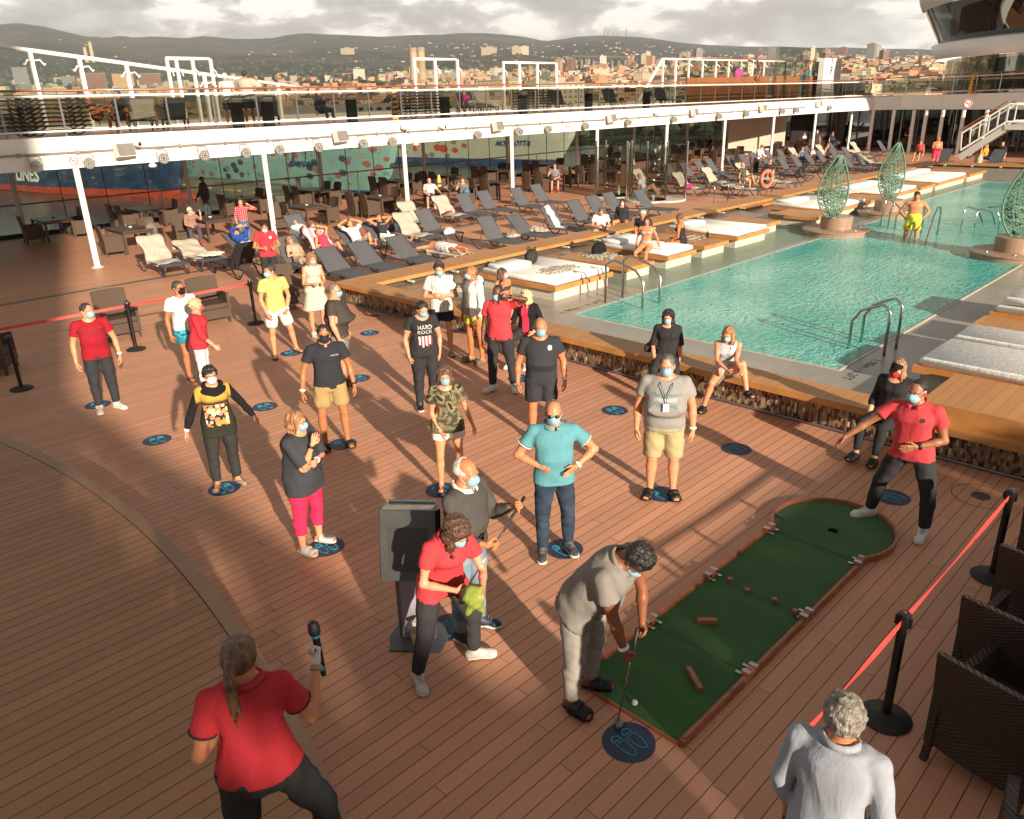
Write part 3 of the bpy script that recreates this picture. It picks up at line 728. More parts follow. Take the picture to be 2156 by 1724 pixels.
# ---- shoes
 if shoes:
  for s in 'lr':
   fd=toe[s][1];a0=an[s];side=nrm(np.cross(fd,[0,0,1])) if abs(fd[2])<.9 else np.array([1.,0,0]);upf=np.cross(side,fd)
   upf=upf if upf[2]>-.2 else-upf
   base=a0-upf*.04*h;FR=np.array([side,fd,upf])
   if shoes[0]=='sneaker':
    if len(shoes)<3:shoes=(shoes[0],shoes[1],SOLE_M)
    fs_=Field(a0-.24,a0+.24,max(.009,g*.7));foot(fs_,a0,fd,h,.012)
    fs_.cap(a0+upf*.02,a0-upf*.01,.03*h,.034*h,.01);fs_.plane(a0+upf*.026*h,upf);fs_.plane(base,-upf)
    V,Fc=fs_.mesh();sob=np_mesh('shoe',[(relax(V,Fc),Fc,0)],shoes[1],root)
    sole(base,fd,side,upf,h,.03,shoes[2],sob,1.14)
    if g<.016:
     mb=MB();[mb.tube([base+fd*q_*h+upf*(.052-.25*(q_-.03))*h-side*.013*h,base+fd*q_*h+upf*(.056-.25*(q_-.03))*h,base+fd*q_*h+upf*(.052-.25*(q_-.03))*h+side*.013*h],.0035,5) for q_ in(.035,.05,.065)];mb.build('laces',SOLE_M,sob)
   else:
    sob=sole(base+upf*.004,fd,side,upf,h,.022,shoes[1],root,1.12,nm='flip_flop' if shoes[0]=='flip' else 'sandal')
    mb=MB();L=.15*h
    if shoes[0]=='flip':
     tp=base+fd*.082*h+upf*.02*h
     for sg in(-1,1):mb.tube([tp,base+fd*.055*h+side*sg*.02*h+upf*.037*h,base+fd*.01*h+side*sg*.028*h+upf*.012*h],.0045,5)
    else:
     for(fx,hh,ww) in(((.075,.03,.034),(.03,.043,.034)) if shoes[0]=='sandal' else((.062,.036,.05),)):
      for dx in np.linspace(-ww*.5,ww*.5,4):
       mb.tube([base+fd*(fx+dx)*h+side*.031*h+upf*.004,base+fd*(fx+dx)*h+side*.024*h+upf*hh*.8*h,base+fd*(fx+dx)*h+upf*hh*h*1.02,base+fd*(fx+dx)*h-side*.024*h+upf*hh*.8*h,base+fd*(fx+dx)*h-side*.031*h+upf*.004],.009*h,6)
    mb.build('strap',shoes[2] if len(shoes)>2 else shoes[1],sob,True)
# ---- mask
 if mask:
  mm=mask if not isinstance(mask,str) else{'blue':MASK_B,'white':MASK_W}[mask]
  f=Field(hc-.17,hc+.17,gh*.9)
  f.ell(hp_(0,-.053,-.045),(.062*S,.062*S,.06*S),HR,0)
  f.cap(hp_(0,-.09,-.005),hp_(0,-.103,-.03),.014*S,.018*S,.03)
  f.plane(hp_(0,-.06,-.004),hz-hyv*-.25);f.plane(hp_(0,-.036,-.04),hyv);f.plane(hp_(0,-.06,-.098),-hz)
  V,Fc=f.mesh();mo=np_mesh('face_mask',[(relax(V,Fc),Fc,0)],mm,root)
  for sg in(-1,1):
   mb=MB()
   mb.tube([hp_(sg*.056,-.045,-.018),hp_(sg*.072,-.012,.012),hp_(sg*.082,.014,.018)],.0016*S+.0006,5)
   mb.tube([hp_(sg*.052,-.04,-.072),hp_(sg*.066,-.008,-.045),hp_(sg*.084,.02,-.005),hp_(sg*.082,.014,.018)],.0016*S+.0006,5)
   mb.build('ear_loop',MASK_W,mo,True)
 for e in extras:
  if e in('sunglasses','glasses','redglasses'):
   mb=MB();dark=e=='sunglasses'
   for sg in(-1,1):
    if dark:mb.ball(hp_(sg*.031,-.09,.002),(.024*S,.012*S,.018*S),10)
    else:
     mb.tube([hp_(sg*.031+.02*math.cos(a),-.094,.002+.016*math.sin(a)) for a in np.linspace(0,2*PI,13)[:-1]],.0022,5,closed=True)
    mb.tube([hp_(sg*.053,-.088,.006),hp_(sg*.074,-.03,.008),hp_(sg*.08,.012,.006)],.0025,5)
   mb.tube([hp_(-.01,-.1,.006),hp_(.01,-.1,.006)],.0028,5)
   mb.build('glasses' if not dark else 'sunglasses',plain('lens_dark','#0c0a09',.12,var=.1),root,True)
  if e in('headglasses',):
   mb=MB()
   for sg in(-1,1):mb.ball(hp_(sg*.03,-.06,.092),(.025*S,.02*S,.01*S),8)
   mb.build('sunglasses',plain('lens_dark','#0c0a09',.12,var=.1),root,True)
  if e[:4]=='band':
   s=e[4];colr={'W':'#e8e6e0','K':'#15151a','G':'#9a8a60'}[e[5]]
   c_=wr[s]*.9+el[s]*.1;d=nrm(wr[s]-el[s]);u_=nrm(np.cross(d,[0.3,1,.2]));w_=np.cross(d,u_);rr=ra['wr']*1.18+.002
   mb=MB();
   for o_ in(-.007,0,.007):mb.tube([c_+d*o_+u_*math.cos(a)*rr+w_*math.sin(a)*rr for a in np.linspace(0,2*PI,15)[:-1]],.0065,6,closed=True)
   mb.build('wristband',plain('band'+colr.strip('#'),colr,.45),root,True)
  if e=='cap':
   f=Field(hc-.19,hc+.19,.01);f.ell(hp_(0,.012,.035),(.087*S,.106*S,.09*S),HR,0);f.plane(hp_(0,0,.028),-hz)
   f.ell(hp_(0,-.12,.04),(.065*S,.07*S,.007*S),HR,.008);V,Fc=f.mesh();np_mesh('cap',[(V,Fc,0)],cloth('cap_black','#17161a'),root)
  if e=='scarf':
   mb=MB()
   for q,(rz_,rr) in enumerate(((.0,.058),(.022,.052),(-.02,.068))):
    mb.tube([neck+right*math.cos(a)*rr*1.15*h+back*(math.sin(a)*rr*h-.01)+up*((rz_-.02)*h*.6+.008*math.sin(3*a+q)-(.03 if math.sin(a)<0 else 0)*h*abs(math.sin(a))) for a in np.linspace(0,2*PI,21)[:-1]],.021*h,8,closed=True)
   mb.build('scarf',cloth('scarf_black','#1a191b',fold=1.0),root,True)
  if e=='lanyard':
   mb=MB();tp=pel+up*.285*h
   bvp=pel+up*.155*h-Rt[1]*(.085*h*(.4+.6*w)+.05)
   for sg in(-1,1):
    mb.tube([neck+Rt[0]*sg*.045*h+up*.005,neck+Rt[0]*sg*.035*h-Rt[1]*.07*h*w-up*.03*h,bvp+up*.03*h,bvp],.005,5)
   lo_=mb.build('lanyard',plain('lanyard_blue','#2d6a86',.6),root)
   mb=MB();mb.box((-.033,-.003,-.09),(.033,.003,0),bev=.001);cd=mb.build('badge',plain('badge','#d6d8dc',.4),lo_);cd.location=tuple(bvp-Rt[1]*.012)
 body['j']=0
 del body['j']
 return root,J
def TH(top):
 d={'hoodie':-.05,'sweater':-.03,'long':-.1,'jacket':-.07,'shirt':-.06}.get(top[0],-.055)
 return top[2].get('hem',d) if len(top)>2 else d
def hash_(s):return sum(ord(c)*(i+1) for i,c in enumerate(s))%9973
def cutends(f,segs,h,rad=.12):
 for a,b,t in segs:
  d=nrm(b-a);p=a+(b-a)*t;m=rad+.04
  sl,P=f.blk(p-m,p+m)
  if sl is None:continue
  q=[P[i]-p[i] for i in range(3)];al=q[0]*d[0]+q[1]*d[1]+q[2]*d[2]
  rd=np.sqrt(np.maximum(q[0]**2+q[1]**2+q[2]**2-al**2,0))
  f.d[sl]=np.where(rd<rad,np.maximum(f.d[sl],al),f.d[sl])
def foot(f,a0,fd,h,gr):
 side=nrm(np.cross(fd,[0,0,1])) if abs(fd[2])<.9 else np.array([1.,0,0]);up=np.cross(side,fd);up=up if up[2]>-.2 else-up
 b=a0-up*.022*h
 f.cap(a0,b-fd*.02*h,.019*h+gr,.019*h+gr,.012);f.cap(b-fd*.02*h,b+fd*.02*h,.02*h+gr,.02*h+gr,.01)
 f.cap(b+fd*.02*h+up*.004*h,b+fd*.08*h-up*.008*h,.02*h+gr,.013*h+gr*.9,.015)
 f.cap(b+fd*.08*h-up*.008*h-side*.012*h,b+fd*.08*h-up*.008*h+side*.013*h,.011*h+gr*.9,.012*h+gr*.9,.015)
 if gr==0:
  for i,(sx,L) in enumerate(((-.018,.016),(-.009,.02),(0,.022),(.009,.021),(.018,.02))):
   f.cap(b+fd*.085*h+side*sx*h-up*.012*h,b+fd*(.085+L)*h+side*sx*h-up*.013*h,.0065*h,.006*h,.004)
 else:f.cap(b+fd*.08*h-up*.008*h,b+fd*.1*h-up*.009*h,.016*h+gr*.6,.013*h+gr*.6,.015)
def sole(base,fd,side,up,h,th,mat,parent,sc=1.1,nm='sole'):
 out=[(-.035,.018),(-.03,.024),(0,.026),(.03,.023),(.06,.03),(.085,.032),(.103,.024),(.112,.01)]
 pts=[(x,y*sc*.8) for x,y in out]+[(x,-y*sc*.8) for x,y in out[::-1]];vs=[]
 for z in(-.012*h*.3,th*.5):vs+=[tuple(base+fd*x*h*1.03+side*y*h+up*z) for x,y in pts]
 n=len(pts);fs=[tuple(range(n-1,-1,-1)),tuple(range(n,2*n))]+[(i,(i+1)%n,n+(i+1)%n,n+i) for i in range(n)]
 o=mesh_obj(nm,vs,fs,mat,parent);return o
def hand(w,d,sg,k,mode,g,palm=None,rw=.025):
 """palm, four unequal bent fingers and a side thumb; k = 1 for a 1.72 m person"""
 pn=nrm(palm) if palm is not None else nrm(np.array([-sg*.9,.35,0.]))
 pn=nrm(pn-d*(pn@d));side=np.cross(d,pn)*(1 if sg>0 else-1)*-1
 if palm is None and side[1]>0:side=-side
 f=Field(w-.2*k-.01,w+.22*k+.01,g)
 f.cap(w-d*.03*k,w+d*.01*k,rw*1.0,rw*.95,.01)
 for s_,L in((-.026,.07),(-.01,.078),(.008,.08),(.024,.078)):
  f.cap(w+d*.012*k+side*s_*.45*k,w+d*L*k+side*s_*k,.0135*k,.0115*k,.012)
 cur={'relax':(.35,.5,.4),'flat':(.05,.08,.05),'fist':(1.35,1.5,1.0),'grip':(1.15,1.25,.9),'point':(1.3,1.4,.9)}[mode]
 for i,(s_,L) in enumerate(((.026,.068),(.0095,.077),(-.0075,.072),(-.024,.057))):
  c=cur if not(mode=='point' and i==0) else(.1,.1,.1)
  p=w+d*(.078-.004*abs(i-1))*k+side*s_*k*(1.05 if mode!='flat' else 1.25);a=0
  seg=[L*.45*k,L*.31*k,L*.24*k];r0=.0088*k
  for j in range(3):
   a+=c[j];dr=d*math.cos(a)+pn*math.sin(a)+side*s_*(2.2 if mode=='flat' else .6)
   q=p+nrm(dr)*seg[j];f.cap(p,q,r0,r0*.92,.004);p=q;r0*=.92
 tb=w+d*.022*k+side*.022*k;t1=tb+nrm(d*.6+side*.8+pn*.35)*.036*k
 t2=t1+nrm(d*.95+side*.15+pn*(.3 if mode in('relax','flat') else 1.0))*.028*k;t3=t2+nrm(d*.8+side*(-.1 if mode in('relax','flat') else-.8)+pn*.5)*.022*k
 f.cap(tb,t1,.014*k,.0115*k,.01);f.cap(t1,t2,.011*k,.0098*k,.004);f.cap(t2,t3,.0098*k,.0085*k,.004)
 V,F_=f.mesh();return V,F_
def hairs(kind,hc,hp_,HR,S,mat,root,g,neck,R):
 lo=hc-.3;hi=hc+.22
 if kind in('long','ponytail','bob','wavy','wild','curlylong'):lo=hc-.42
 f=Field(lo,hi,max(g,.009));t=dict(short=.01,buzz=.004,crop=.007,curly=.022,balding=.009,long=.016,bob=.022,wavy=.022,wild=.03,bun=.012,ponytail=.009,curlylong=.03,messy=.024,grey=.018)[kind]
 f.ell(hp_(0,.022,.028),((.074*S+t),(.092*S+t),(.088*S+t*.8)),HR,0)
 hz=HR[2];hy=HR[1];hx=HR[0]
 sh_=kind in('short','buzz','crop','balding','messy','grey','bun','ponytail','curly')
 if sh_:f.plane(hp_(0,-.064,.064),nrm(-hy*.8-hz*.6))
 else:f.plane(hp_(0,-.062,.035),nrm(-hy*.88-hz*.55))
 f.plane(hp_(0,.0,-.035 if kind in('short','buzz','crop','balding','curly','grey','messy','bun','ponytail') else-.1),nrm(-hz*1.0-hy*.55))
 if kind=='balding':f.ell(hp_(0,-.03,.07),(.085*S,.1*S,.066*S),HR,.01,sub=True)
 if kind in('curly','messy','grey','wild','curlylong'):
  rr=np.random.default_rng(int(abs(hc[0])*1000)%97+3)
  for i in range(26 if kind!='grey' else 20):
   v=rr.normal(size=3);v=v/np.linalg.norm(v)
   if v[1]<-.5 and v[2]<.35:continue
   if v[2]<-.35 and kind in('curly','messy','grey'):continue
   f.ell(hp_(v[0]*.078,.016+v[1]*.096,.03+v[2]*.09),(.022*S,)*3,HR,.012)
 rr=np.random.default_rng(5)
 if kind in('long','wavy','bob','curlylong','wild'):
  L={'long':.25,'wavy':.24,'bob':.12,'curlylong':.24,'wild':.2}[kind]
  for i,a in enumerate(np.linspace(-.35,PI+.35,15)):
   r0=hp_(math.cos(a)*.074,.02+math.sin(a)*.085,.01);out=hx*math.cos(a)+hy*math.sin(a)
   dn=np.array([0,0,-1.]);j=rr.normal(size=3)*.012
   p1=r0+dn*L*.45*S+out*.014+j*.5;p2=r0+dn*L*(.85+.2*rr.random())*S+out*(.002 if kind!='bob' else .012)+j
   if kind=='bob':f.chain([r0,p1,p2],[.02*S,.02*S,.013*S],.016)
   else:f.chain([r0,p1,p2],[.02*S,.019*S,.007*S],.012)
 if kind=='ponytail':
  f.ell(hp_(0,.105,.045),(.03*S,.03*S,.03*S),HR,.02)
  p=hp_(0,.125,.04)
  for i in range(8):
   j=rr.normal(size=3)*.01;dn=np.array([0,0,-1.])
   f.chain([p,p+hy*.035*S+dn*.07+j*.4,p+hy*.03*S+dn*.17+j*1.2,p+hy*.015*S+dn*(.25+.04*rr.random())+j*2.2],[.022*S,.019*S,.014*S,.005*S],.01)
 if kind=='bun':f.ell(hp_(0,.115,.03),(.036*S,.034*S,.036*S),HR,.01)
 amp={'short':.006,'buzz':.002,'crop':.005,'balding':.003,'ponytail':.005,'bun':.004}.get(kind,.012)
 f.wave(amp,95 if kind in('curly','messy','wild','curlylong','grey') else 70,11,(1,1,.25) if kind in('long','bob','wavy','ponytail') else(1,1,1))
 V,F_=f.mesh();np_mesh('hair',[(relax(V,F_),F_,0)],mat,root)
# -- the ship: decks
def sheet(name,x0,x1,y0,y1,z,mat,kind='structure'):
 o=mesh_obj(name,[(x0,y0,z),(x1,y0,z),(x1,y1,z),(x0,y1,z)],[(0,1,2,3)],mat);return tag(o,kind=kind)
mb=MB();mb.box((-9,-19.6,-.6),(76,34.5,0));tag(mb.build('deck',DECK),kind='structure')
SC=(-14.34,7.6);SZ=.6;SR=16.6
t0=empty('stage',(0,0,0),0,'low round planked stage with a plain curved rim filling the lower left','stage')
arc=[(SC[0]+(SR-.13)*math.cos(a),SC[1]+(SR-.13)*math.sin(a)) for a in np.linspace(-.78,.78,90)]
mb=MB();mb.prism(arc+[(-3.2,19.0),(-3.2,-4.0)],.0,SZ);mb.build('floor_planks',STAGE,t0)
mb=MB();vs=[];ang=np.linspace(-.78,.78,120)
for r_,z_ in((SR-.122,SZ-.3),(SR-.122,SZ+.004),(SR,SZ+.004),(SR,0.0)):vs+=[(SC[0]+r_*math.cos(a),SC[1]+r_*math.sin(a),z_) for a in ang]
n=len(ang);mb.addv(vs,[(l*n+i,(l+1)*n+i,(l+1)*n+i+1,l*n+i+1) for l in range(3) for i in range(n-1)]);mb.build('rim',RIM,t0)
o=MB();o.box((-4,22.2,.001),(48,22.42,.006));o=o.build('drain_grating',plain('drain_steel','#77706a',.4,.5,var=.1,bump=.8,bs=60));tag(o,'long grey drain grating let into the deck behind the barrier','drain')
dr=NT('hatch_ring')
def hatch(x,y,lab):
 t=empty('deck_hatch',(x,y,0),0,lab,'deck hatch','round deck hatches');m=MB();r0,r1=.298,.305
 vs=[(r*math.cos(a),r*math.sin(a),.004) for r in(r0,r1) for a in np.linspace(0,2*PI,49)[:-1]]
 m.addv(vs,[(i,(i+1)%48,48+(i+1)%48,48+i) for i in range(48)]);m.build('joint',plain('dark_joint','#2a1c16',.8),t)
 m=MB();m.lathe((0,0,.001),[(.1,0),(.1,.004)],24);m.build('cover',plain('hatch_steel','#6a6a6c',.35,.7),t)
hatch(9.42,1.87,'round hatch with a small steel cover beside the right rope post')
hatch(9.85,14.1,'round hatch with a small steel cover near the corner of the pool bench')
SPOTM=plain('spot_navy','#25314a',.5,var=.06);SPOTL=plain('spot_cyan','#2f9db8',.5,var=.03)
def spot(x,y,lab,rz=0.0):
 t=empty('floor_sticker',(x,y,0),rz,lab,'floor sticker','footprint stickers on the deck');m=MB();m.lathe((0,0,.002),[(.195,0),(.195,.003)],32);m.build('disc',SPOTM,t)
 for sx in(-.055,.055):
  m=MB()
  soleo=[(sx+.042*math.cos(a)*(1 if a<PI else .9),.0+(.0 if a<PI else .075*math.sin(a))) for a in np.linspace(PI,2*PI,12)]
  m.tube([(sx-.043,.035,.0055)]+[(x_,y_-.045,.0055) for x_,y_ in soleo]+[(sx+.043,.035,.0055)],.004,4,closed=True);m.build('sole_outline',SPOTL,t)
  m=MB();m.tube([(sx-.038,.06,.0055)]+[(sx+.038*math.cos(a),.06+.05*math.sin(a),.0055) for a in np.linspace(PI,0,10)],.004,4,closed=True);m.build('toe_outline',SPOTL,t)
SPOTS=[(3.62,13.06,'footprint sticker under the man in the crimson t-shirt'),(3.67,10.88,'footprint sticker alone in the shade left of the floral top woman'),(3.6,8.71,'footprint sticker under the flip-flops of the floral top woman'),(5.37,10.89,'footprint sticker between the floral top woman and the navy polo man'),(8.94,13.06,'empty footprint sticker farthest back near the pool bench'),(7.13,10.87,'footprint sticker just behind the navy polo man'),(7.14,13.1,'footprint sticker between the feet of the man in yellow'),(5.36,8.74,'footprint sticker under the black slides of the navy polo man'),(3.69,6.58,'footprint sticker under the woman in pink trousers'),(5.37,6.65,'footprint sticker under the girl in the camouflage top'),(8.8,6.66,'empty footprint sticker left of the man in the grey lettered t-shirt'),(8.75,4.61,'empty footprint sticker right of the man in the grey lettered t-shirt'),(7.05,4.6,'footprint sticker under the sandals of the man in the grey lettered t-shirt'),(5.36,4.67,'footprint sticker behind the trainers of the man in turquoise'),(8.73,2.6,'footprint sticker between the legs of the red polo coach'),(3.68,4.57,'footprint sticker behind the legs of the red polo woman with the green cloth'),(8.91,8.76,'footprint sticker behind the man in the charcoal t-shirt'),(3.68,2.59,'large clear footprint sticker in front of the golf mat and putter')]
for x,y,l in SPOTS:spot(x,y,l,-.1)
# -- raised pool surround
BX0,BX1,BY0,BY1=10.06,10.58,-1.0,15.85
t0=empty('pool_bench',(BX0,7,0),0,'long teak bench with mosaic front wrapped round the pool terrace','bench')
def lp(m,name,mat):o=m.build(name,mat,t0);o.location=(-BX0,-7,0);return o
m=MB();m.box((10.17,BY0,0),(10.45,15.7,.385));lp(m,'mosaic_front',MOSAIC)
m=MB();m.box((10.45,15.5,0),(49.0,15.7,.385));m.box((48.6,BY0,0),(48.8,15.5,.385));lp(m,'side_wall',STONET)
m=MB();m.box((BX0,BY0,.388),(BX1,15.05,.482));m.box((BX0,15.05,.388),(10.58,BY1,.482));lp(m,'front_seat',TEAKY)
m=MB();m.box((10.581,15.05,.388),(48.2,BY1,.482));lp(m,'side_seat',TEAKX)
m=MB();m.box((48.201,BY0,.388),(49.0,BY1,.482));lp(m,'end_seat',TEAKY)
m=MB();m.box((10.02,BY0,.386),(10.057,15.89,.484));m.box((10.058,15.853,.386),(49.0,15.89,.484));m.box((10.583,15.01,.40),(48.15,15.047,.484));lp(m,'teak_edge',TEAK)
m=MB()
for i in range(26):m.box((11.5+i*1.42,14.8,.36),(11.56+i*1.42,15.02,.395))
for i in range(11):m.box((47.95,1+i*1.35,.36),(48.2,1.06+i*1.35,.395))
lp(m,'steel_brackets',plain('pale_bracket','#b5c4b4',.4))
m=MB();m.tube([(10.14,BY0,.03),(10.14,15.6,.03)],.018,8);lp(m,'foot_rail',GREYM)
t1=empty('bench_step',(10.2,1.0,.48),0,'upper teak step behind the bench at the right edge','bench');m=MB();m.box((.02,-2,.0),(1.35,1.9,.22));m.build('step_body',TEAKY,t1)
m=MB();m.box((-.015,-2,.0),(.018,1.9,.225));m.build('teak_edge',TEAK,t1)
PZ=.30;P1=(11.8,23.6,4.62,10.0);P2=(23.6,28.2,4.62,10.0);P3=(28.2,41.2,4.62,10.6)
m=MB();
def fl(x0,x1,y0,y1,z=PZ):m.box((x0,y0,z-.3),(x1,y1,z))
fl(10.45,11.8,-1,15.5);fl(11.8,41.2,10.6,15.5);fl(11.8,28.2,10.0,10.6);fl(11.8,41.2,-1,4.62);fl(41.2,48.6,-1,15.5)
tag(m.build('pool_terrace',WET),kind='structure')
m=MB();m.box((11.0,13.55,PZ+.002),(47.5,15.0,PZ+.012));tag(m.build('terrace_walkway',tiles('brown_tiles','#8a7560','#6b5846',.3)),kind='structure')
m=MB()
def basin(x0,x1,y0,y1,zb):
 m.addv([(x0,y0,zb),(x1,y0,zb),(x1,y1,zb),(x0,y1,zb),(x0,y0,PZ),(x1,y0,PZ),(x1,y1,PZ),(x0,y1,PZ)],[(0,1,2,3),(4,5,1,0),(5,6,2,1),(6,7,3,2),(7,4,0,3)])
m.addv([(11.8,4.62,-1.1),(23.6,4.62,-1.1),(23.6,10,-1.1),(11.8,10,-1.1)],[(0,1,2,3)]);m.addv([(11.8,4.62,-1.1),(11.8,10,-1.1),(11.8,10,PZ),(11.8,4.62,PZ)],[(0,1,2,3)])
for y_ in(4.62,10.0):m.addv([(11.8,y_,-1.1),(28.2,y_,-1.1),(28.2,y_,PZ),(11.8,y_,PZ)],[(0,1,2,3)])
m.addv([(23.6,4.62,-1.1),(23.6,10,-1.1),(23.6,10,-.12),(23.6,4.62,-.12)],[(0,1,2,3)])
m.addv([(28.2,4.62,-1.1),(41.2,4.62,-1.1),(41.2,10.6,-1.1),(28.2,10.6,-1.1),(28.2,4.62,PZ),(41.2,4.62,PZ),(41.2,10.6,PZ),(28.2,10.6,PZ)],[(0,1,2,3),(0,4,5,1),(1,5,6,2),(2,6,7,3)])
tag(m.build('pool_basin',POOLT),kind='structure')
m=MB();m.addv([(23.6,4.62,-.12),(28.2,4.62,-.12),(28.2,10,-.12),(23.6,10,-.12)],[(0,1,2,3)]);tag(m.build('pool_shelf',tiles('shelf_tiles','#9fb8a4','#7d9484',.1)),kind='structure')
m=MB();W=PZ+.012
xs=sorted(set([11.82+i*.35 for i in range(84)]+[41.2]));ys=[4.64+i*.335 for i in range(17)]
m.addv([(11.82,4.64,W),(41.18,4.64,W),(41.18,10.0,W),(11.82,10.0,W)],[(0,1,2,3)]);m.addv([(28.2,10.0,W),(41.18,10.0,W),(41.18,10.58,W),(28.2,10.58,W)],[(0,1,2,3)])
tag(m.build('pool_water',POOLW),kind='structure')
m=MB()
for a,b in(((11.8,4.6),(11.8,10.02)),((11.8,10.02),(28.2,10.02)),((11.8,4.6),(41.2,4.6)),((28.2,10.62),(41.2,10.62)),((41.2,4.6),(41.2,10.62))):
 m.beam((a[0],a[1],PZ+.006),(b[0],b[1],PZ+.006),.045,.016)
tag(m.build('pool_coping',plain('coping','#b3ab9a',.4)),kind='structure')
m=MB();m.addv([(14.5,10.05,PZ+.004),(41,10.65,PZ+.004),(41,13.4,PZ+.004),(14.5,13.4,PZ+.004)],[(0,1,2,3)]);tag(m.build('shallow_water',FILMW),kind='structure')
def floor_text(txt,p,rz,size,name,lab):
 vs,fs=text_mesh(txt,size,spacing=1.1);o=mesh_obj(name,[(x,y,0) for x,y,z in vs],fs,plain('ink_dark','#24272a',.5));o.location=p;o.rotation_euler=(0,0,rz);tag(o,lab,'pool marking')
floor_text('1.90m - 6.2FT',(12.1,4.36,PZ+.004),PI,.2,'depth_marking','dark depth lettering on the right pool edge beside the ladder')
floor_text('1.90m - 6.2FT',(12.4,10.3,PZ+.006),0,.22,'depth_marking','faint depth lettering on the far left pool edge')
# -- daybeds and platforms
def platform(x0,x1,y0,y1,lab,mattress=None,pillows=0,z=.62,towel=None):
 t=empty('daybed' if mattress else 'teak_platform',(x0,y0,PZ),0,lab,'daybed' if mattress else 'platform','daybeds by the pool' if mattress else 'teak platforms by the pool')
 w,d,h=x1-x0,y1-y0,z-PZ;m=MB();m.box((.08,.1,0),(w-.08,d-.1,h-.1));m.build('base',STONET,t)
 m=MB();m.box((.03,.03,h-.098),(w-.03,d-.03,h));m.build('top',TEAKY if not mattress else TEAKD,t)
 m=MB();m.box((0,0,h-.1),(w,.028,h+.002));m.box((0,d-.028,h-.1),(w,d,h+.002));m.box((0,.0285,h-.1),(.028,d-.0285,h+.0015));m.box((w-.028,.0285,h-.1),(w,d-.0285,h+.0015));m.build('teak_edge',TEAK,t)
 if mattress:
  k=mattress;ww=(w-.1)/k
  for i in range(k):
   m=MB();m.box((.05+i*ww+.008,.06,h+.003),(.05+(i+1)*ww-.008,d-.06,h+.125),bev=.03);smoothobj(m.build('mattress',MATTR,t),60)
  for i in range(pillows):
   m=MB();m.box((.1+i*ww,d-.85,h+.128),(.02+(i+1)*ww-.03,d-.2,h+.24),bev=.03);p=m.build('backrest_cushion',MATTR,t);smoothobj(p,60)
 return t
platform(12.35,14.35,11.0,13.4,'double daybed with a raised cushion and rumpled towel nearest the bald man',2,1)
platform(14.92,15.98,11.0,13.2,'bare teak platform holding a black bag on a towel behind the near ladder')
platform(16.55,17.85,11.0,13.4,'daybed where the woman in a silver bikini sits',1,1)
platform(18.3,19.55,11.05,13.2,'teak platform under the seated woman in the black swimsuit')
platform(20.1,21.95,11.1,13.5,'double daybed with two square cushions right of the black swimsuit woman',2,1)
platform(22.3,23.6,11.6,13.3,'teak platform in the lattice shadow left of the nearest leaf sculpture')
platform(24.7,26.2,11.0,12.6,'teak platform just behind the nearest leaf sculpture')
platform(26.4,29.3,11.2,13.5,'daybed with thin lines of shade seen behind the nearest leaf sculpture',2,1)
platform(29.6,31.3,11.2,13.2,'teak platform between the two leaf sculptures')
platform(31.5,34.3,11.2,13.5,'daybed with stacked cushions behind the second leaf sculpture',2,2)
platform(34.6,36.4,11.2,13.3,'teak platform past the second leaf sculpture')
platform(36.6,40.4,11.2,13.6,'farthest daybed by the far end of the pool',2,2)
platform(40.7,43.2,11.2,13.4,'small farthest teak platform at the far pool corner')
platform(11.65,13.05,-1.2,3.5,'large daybed with a creased white mattress at the right edge',1,0,.66)
platform(13.12,14.1,-1.2,3.5,'daybed half hidden behind the large one at the right edge',1,0,.66)
platform(14.35,15.45,-.5,3.6,'bare teak platform at the right between two daybeds',None,0,.6)
platform(15.75,17.3,-1,3.6,'daybed with a raised block cushion cut by the right edge',1,0,.6)
m=MB();m.box((15.85,2.2,.74),(17.1,3.45,.88),bev=.03);o=m.build('cushion',MATTR);smoothobj(o,60);tag(o,'white block cushion on the daybed at the right edge','cushion')
t1=empty('deck_steps',(27,15.2,0),0,'two teak steps below the curved handrails and life ring','steps')
m=MB();m.box((.2,.72,0.0),(3.3,1.1,.2));m.box((.2,-.55,.31),(3.0,-.2,.4));m.build('treads',TEAKX,t1)
m=MB();m.box((.2,.66,.0),(3.3,.7,.18));m.build('light_strip',plain('step_light','#d8ccb4',.4),t1)
GREENW=plain('sculpture_green','#557560',.5,var=.15,vs=8)
def island(x,y,r,lab):
 t=empty('pool_island',(x,y,-.2),0,lab,'island','round pool islands');m=MB();m.lathe((0,0,0),[(r,0),(r,.62),(r+.03,.63),(r+.03,.66),(r,.68)],48);o=m.build('ledge',ISLT,t);smoothobj(o)
 m=MB();m.lathe((0,0,.68),[(r*.48,0),(r*.48,.34),(r*.46,.36)],40);smoothobj(m.build('pedestal',ISLT,t))
 m=MB()
 for k in range(6):m.lathe((r*.74*math.cos(k+.4),r*.74*math.sin(k+.4),.68),[(.045,0),(.045,.012)],12)
 m.build('spotlights',STEEL,t)
 return t
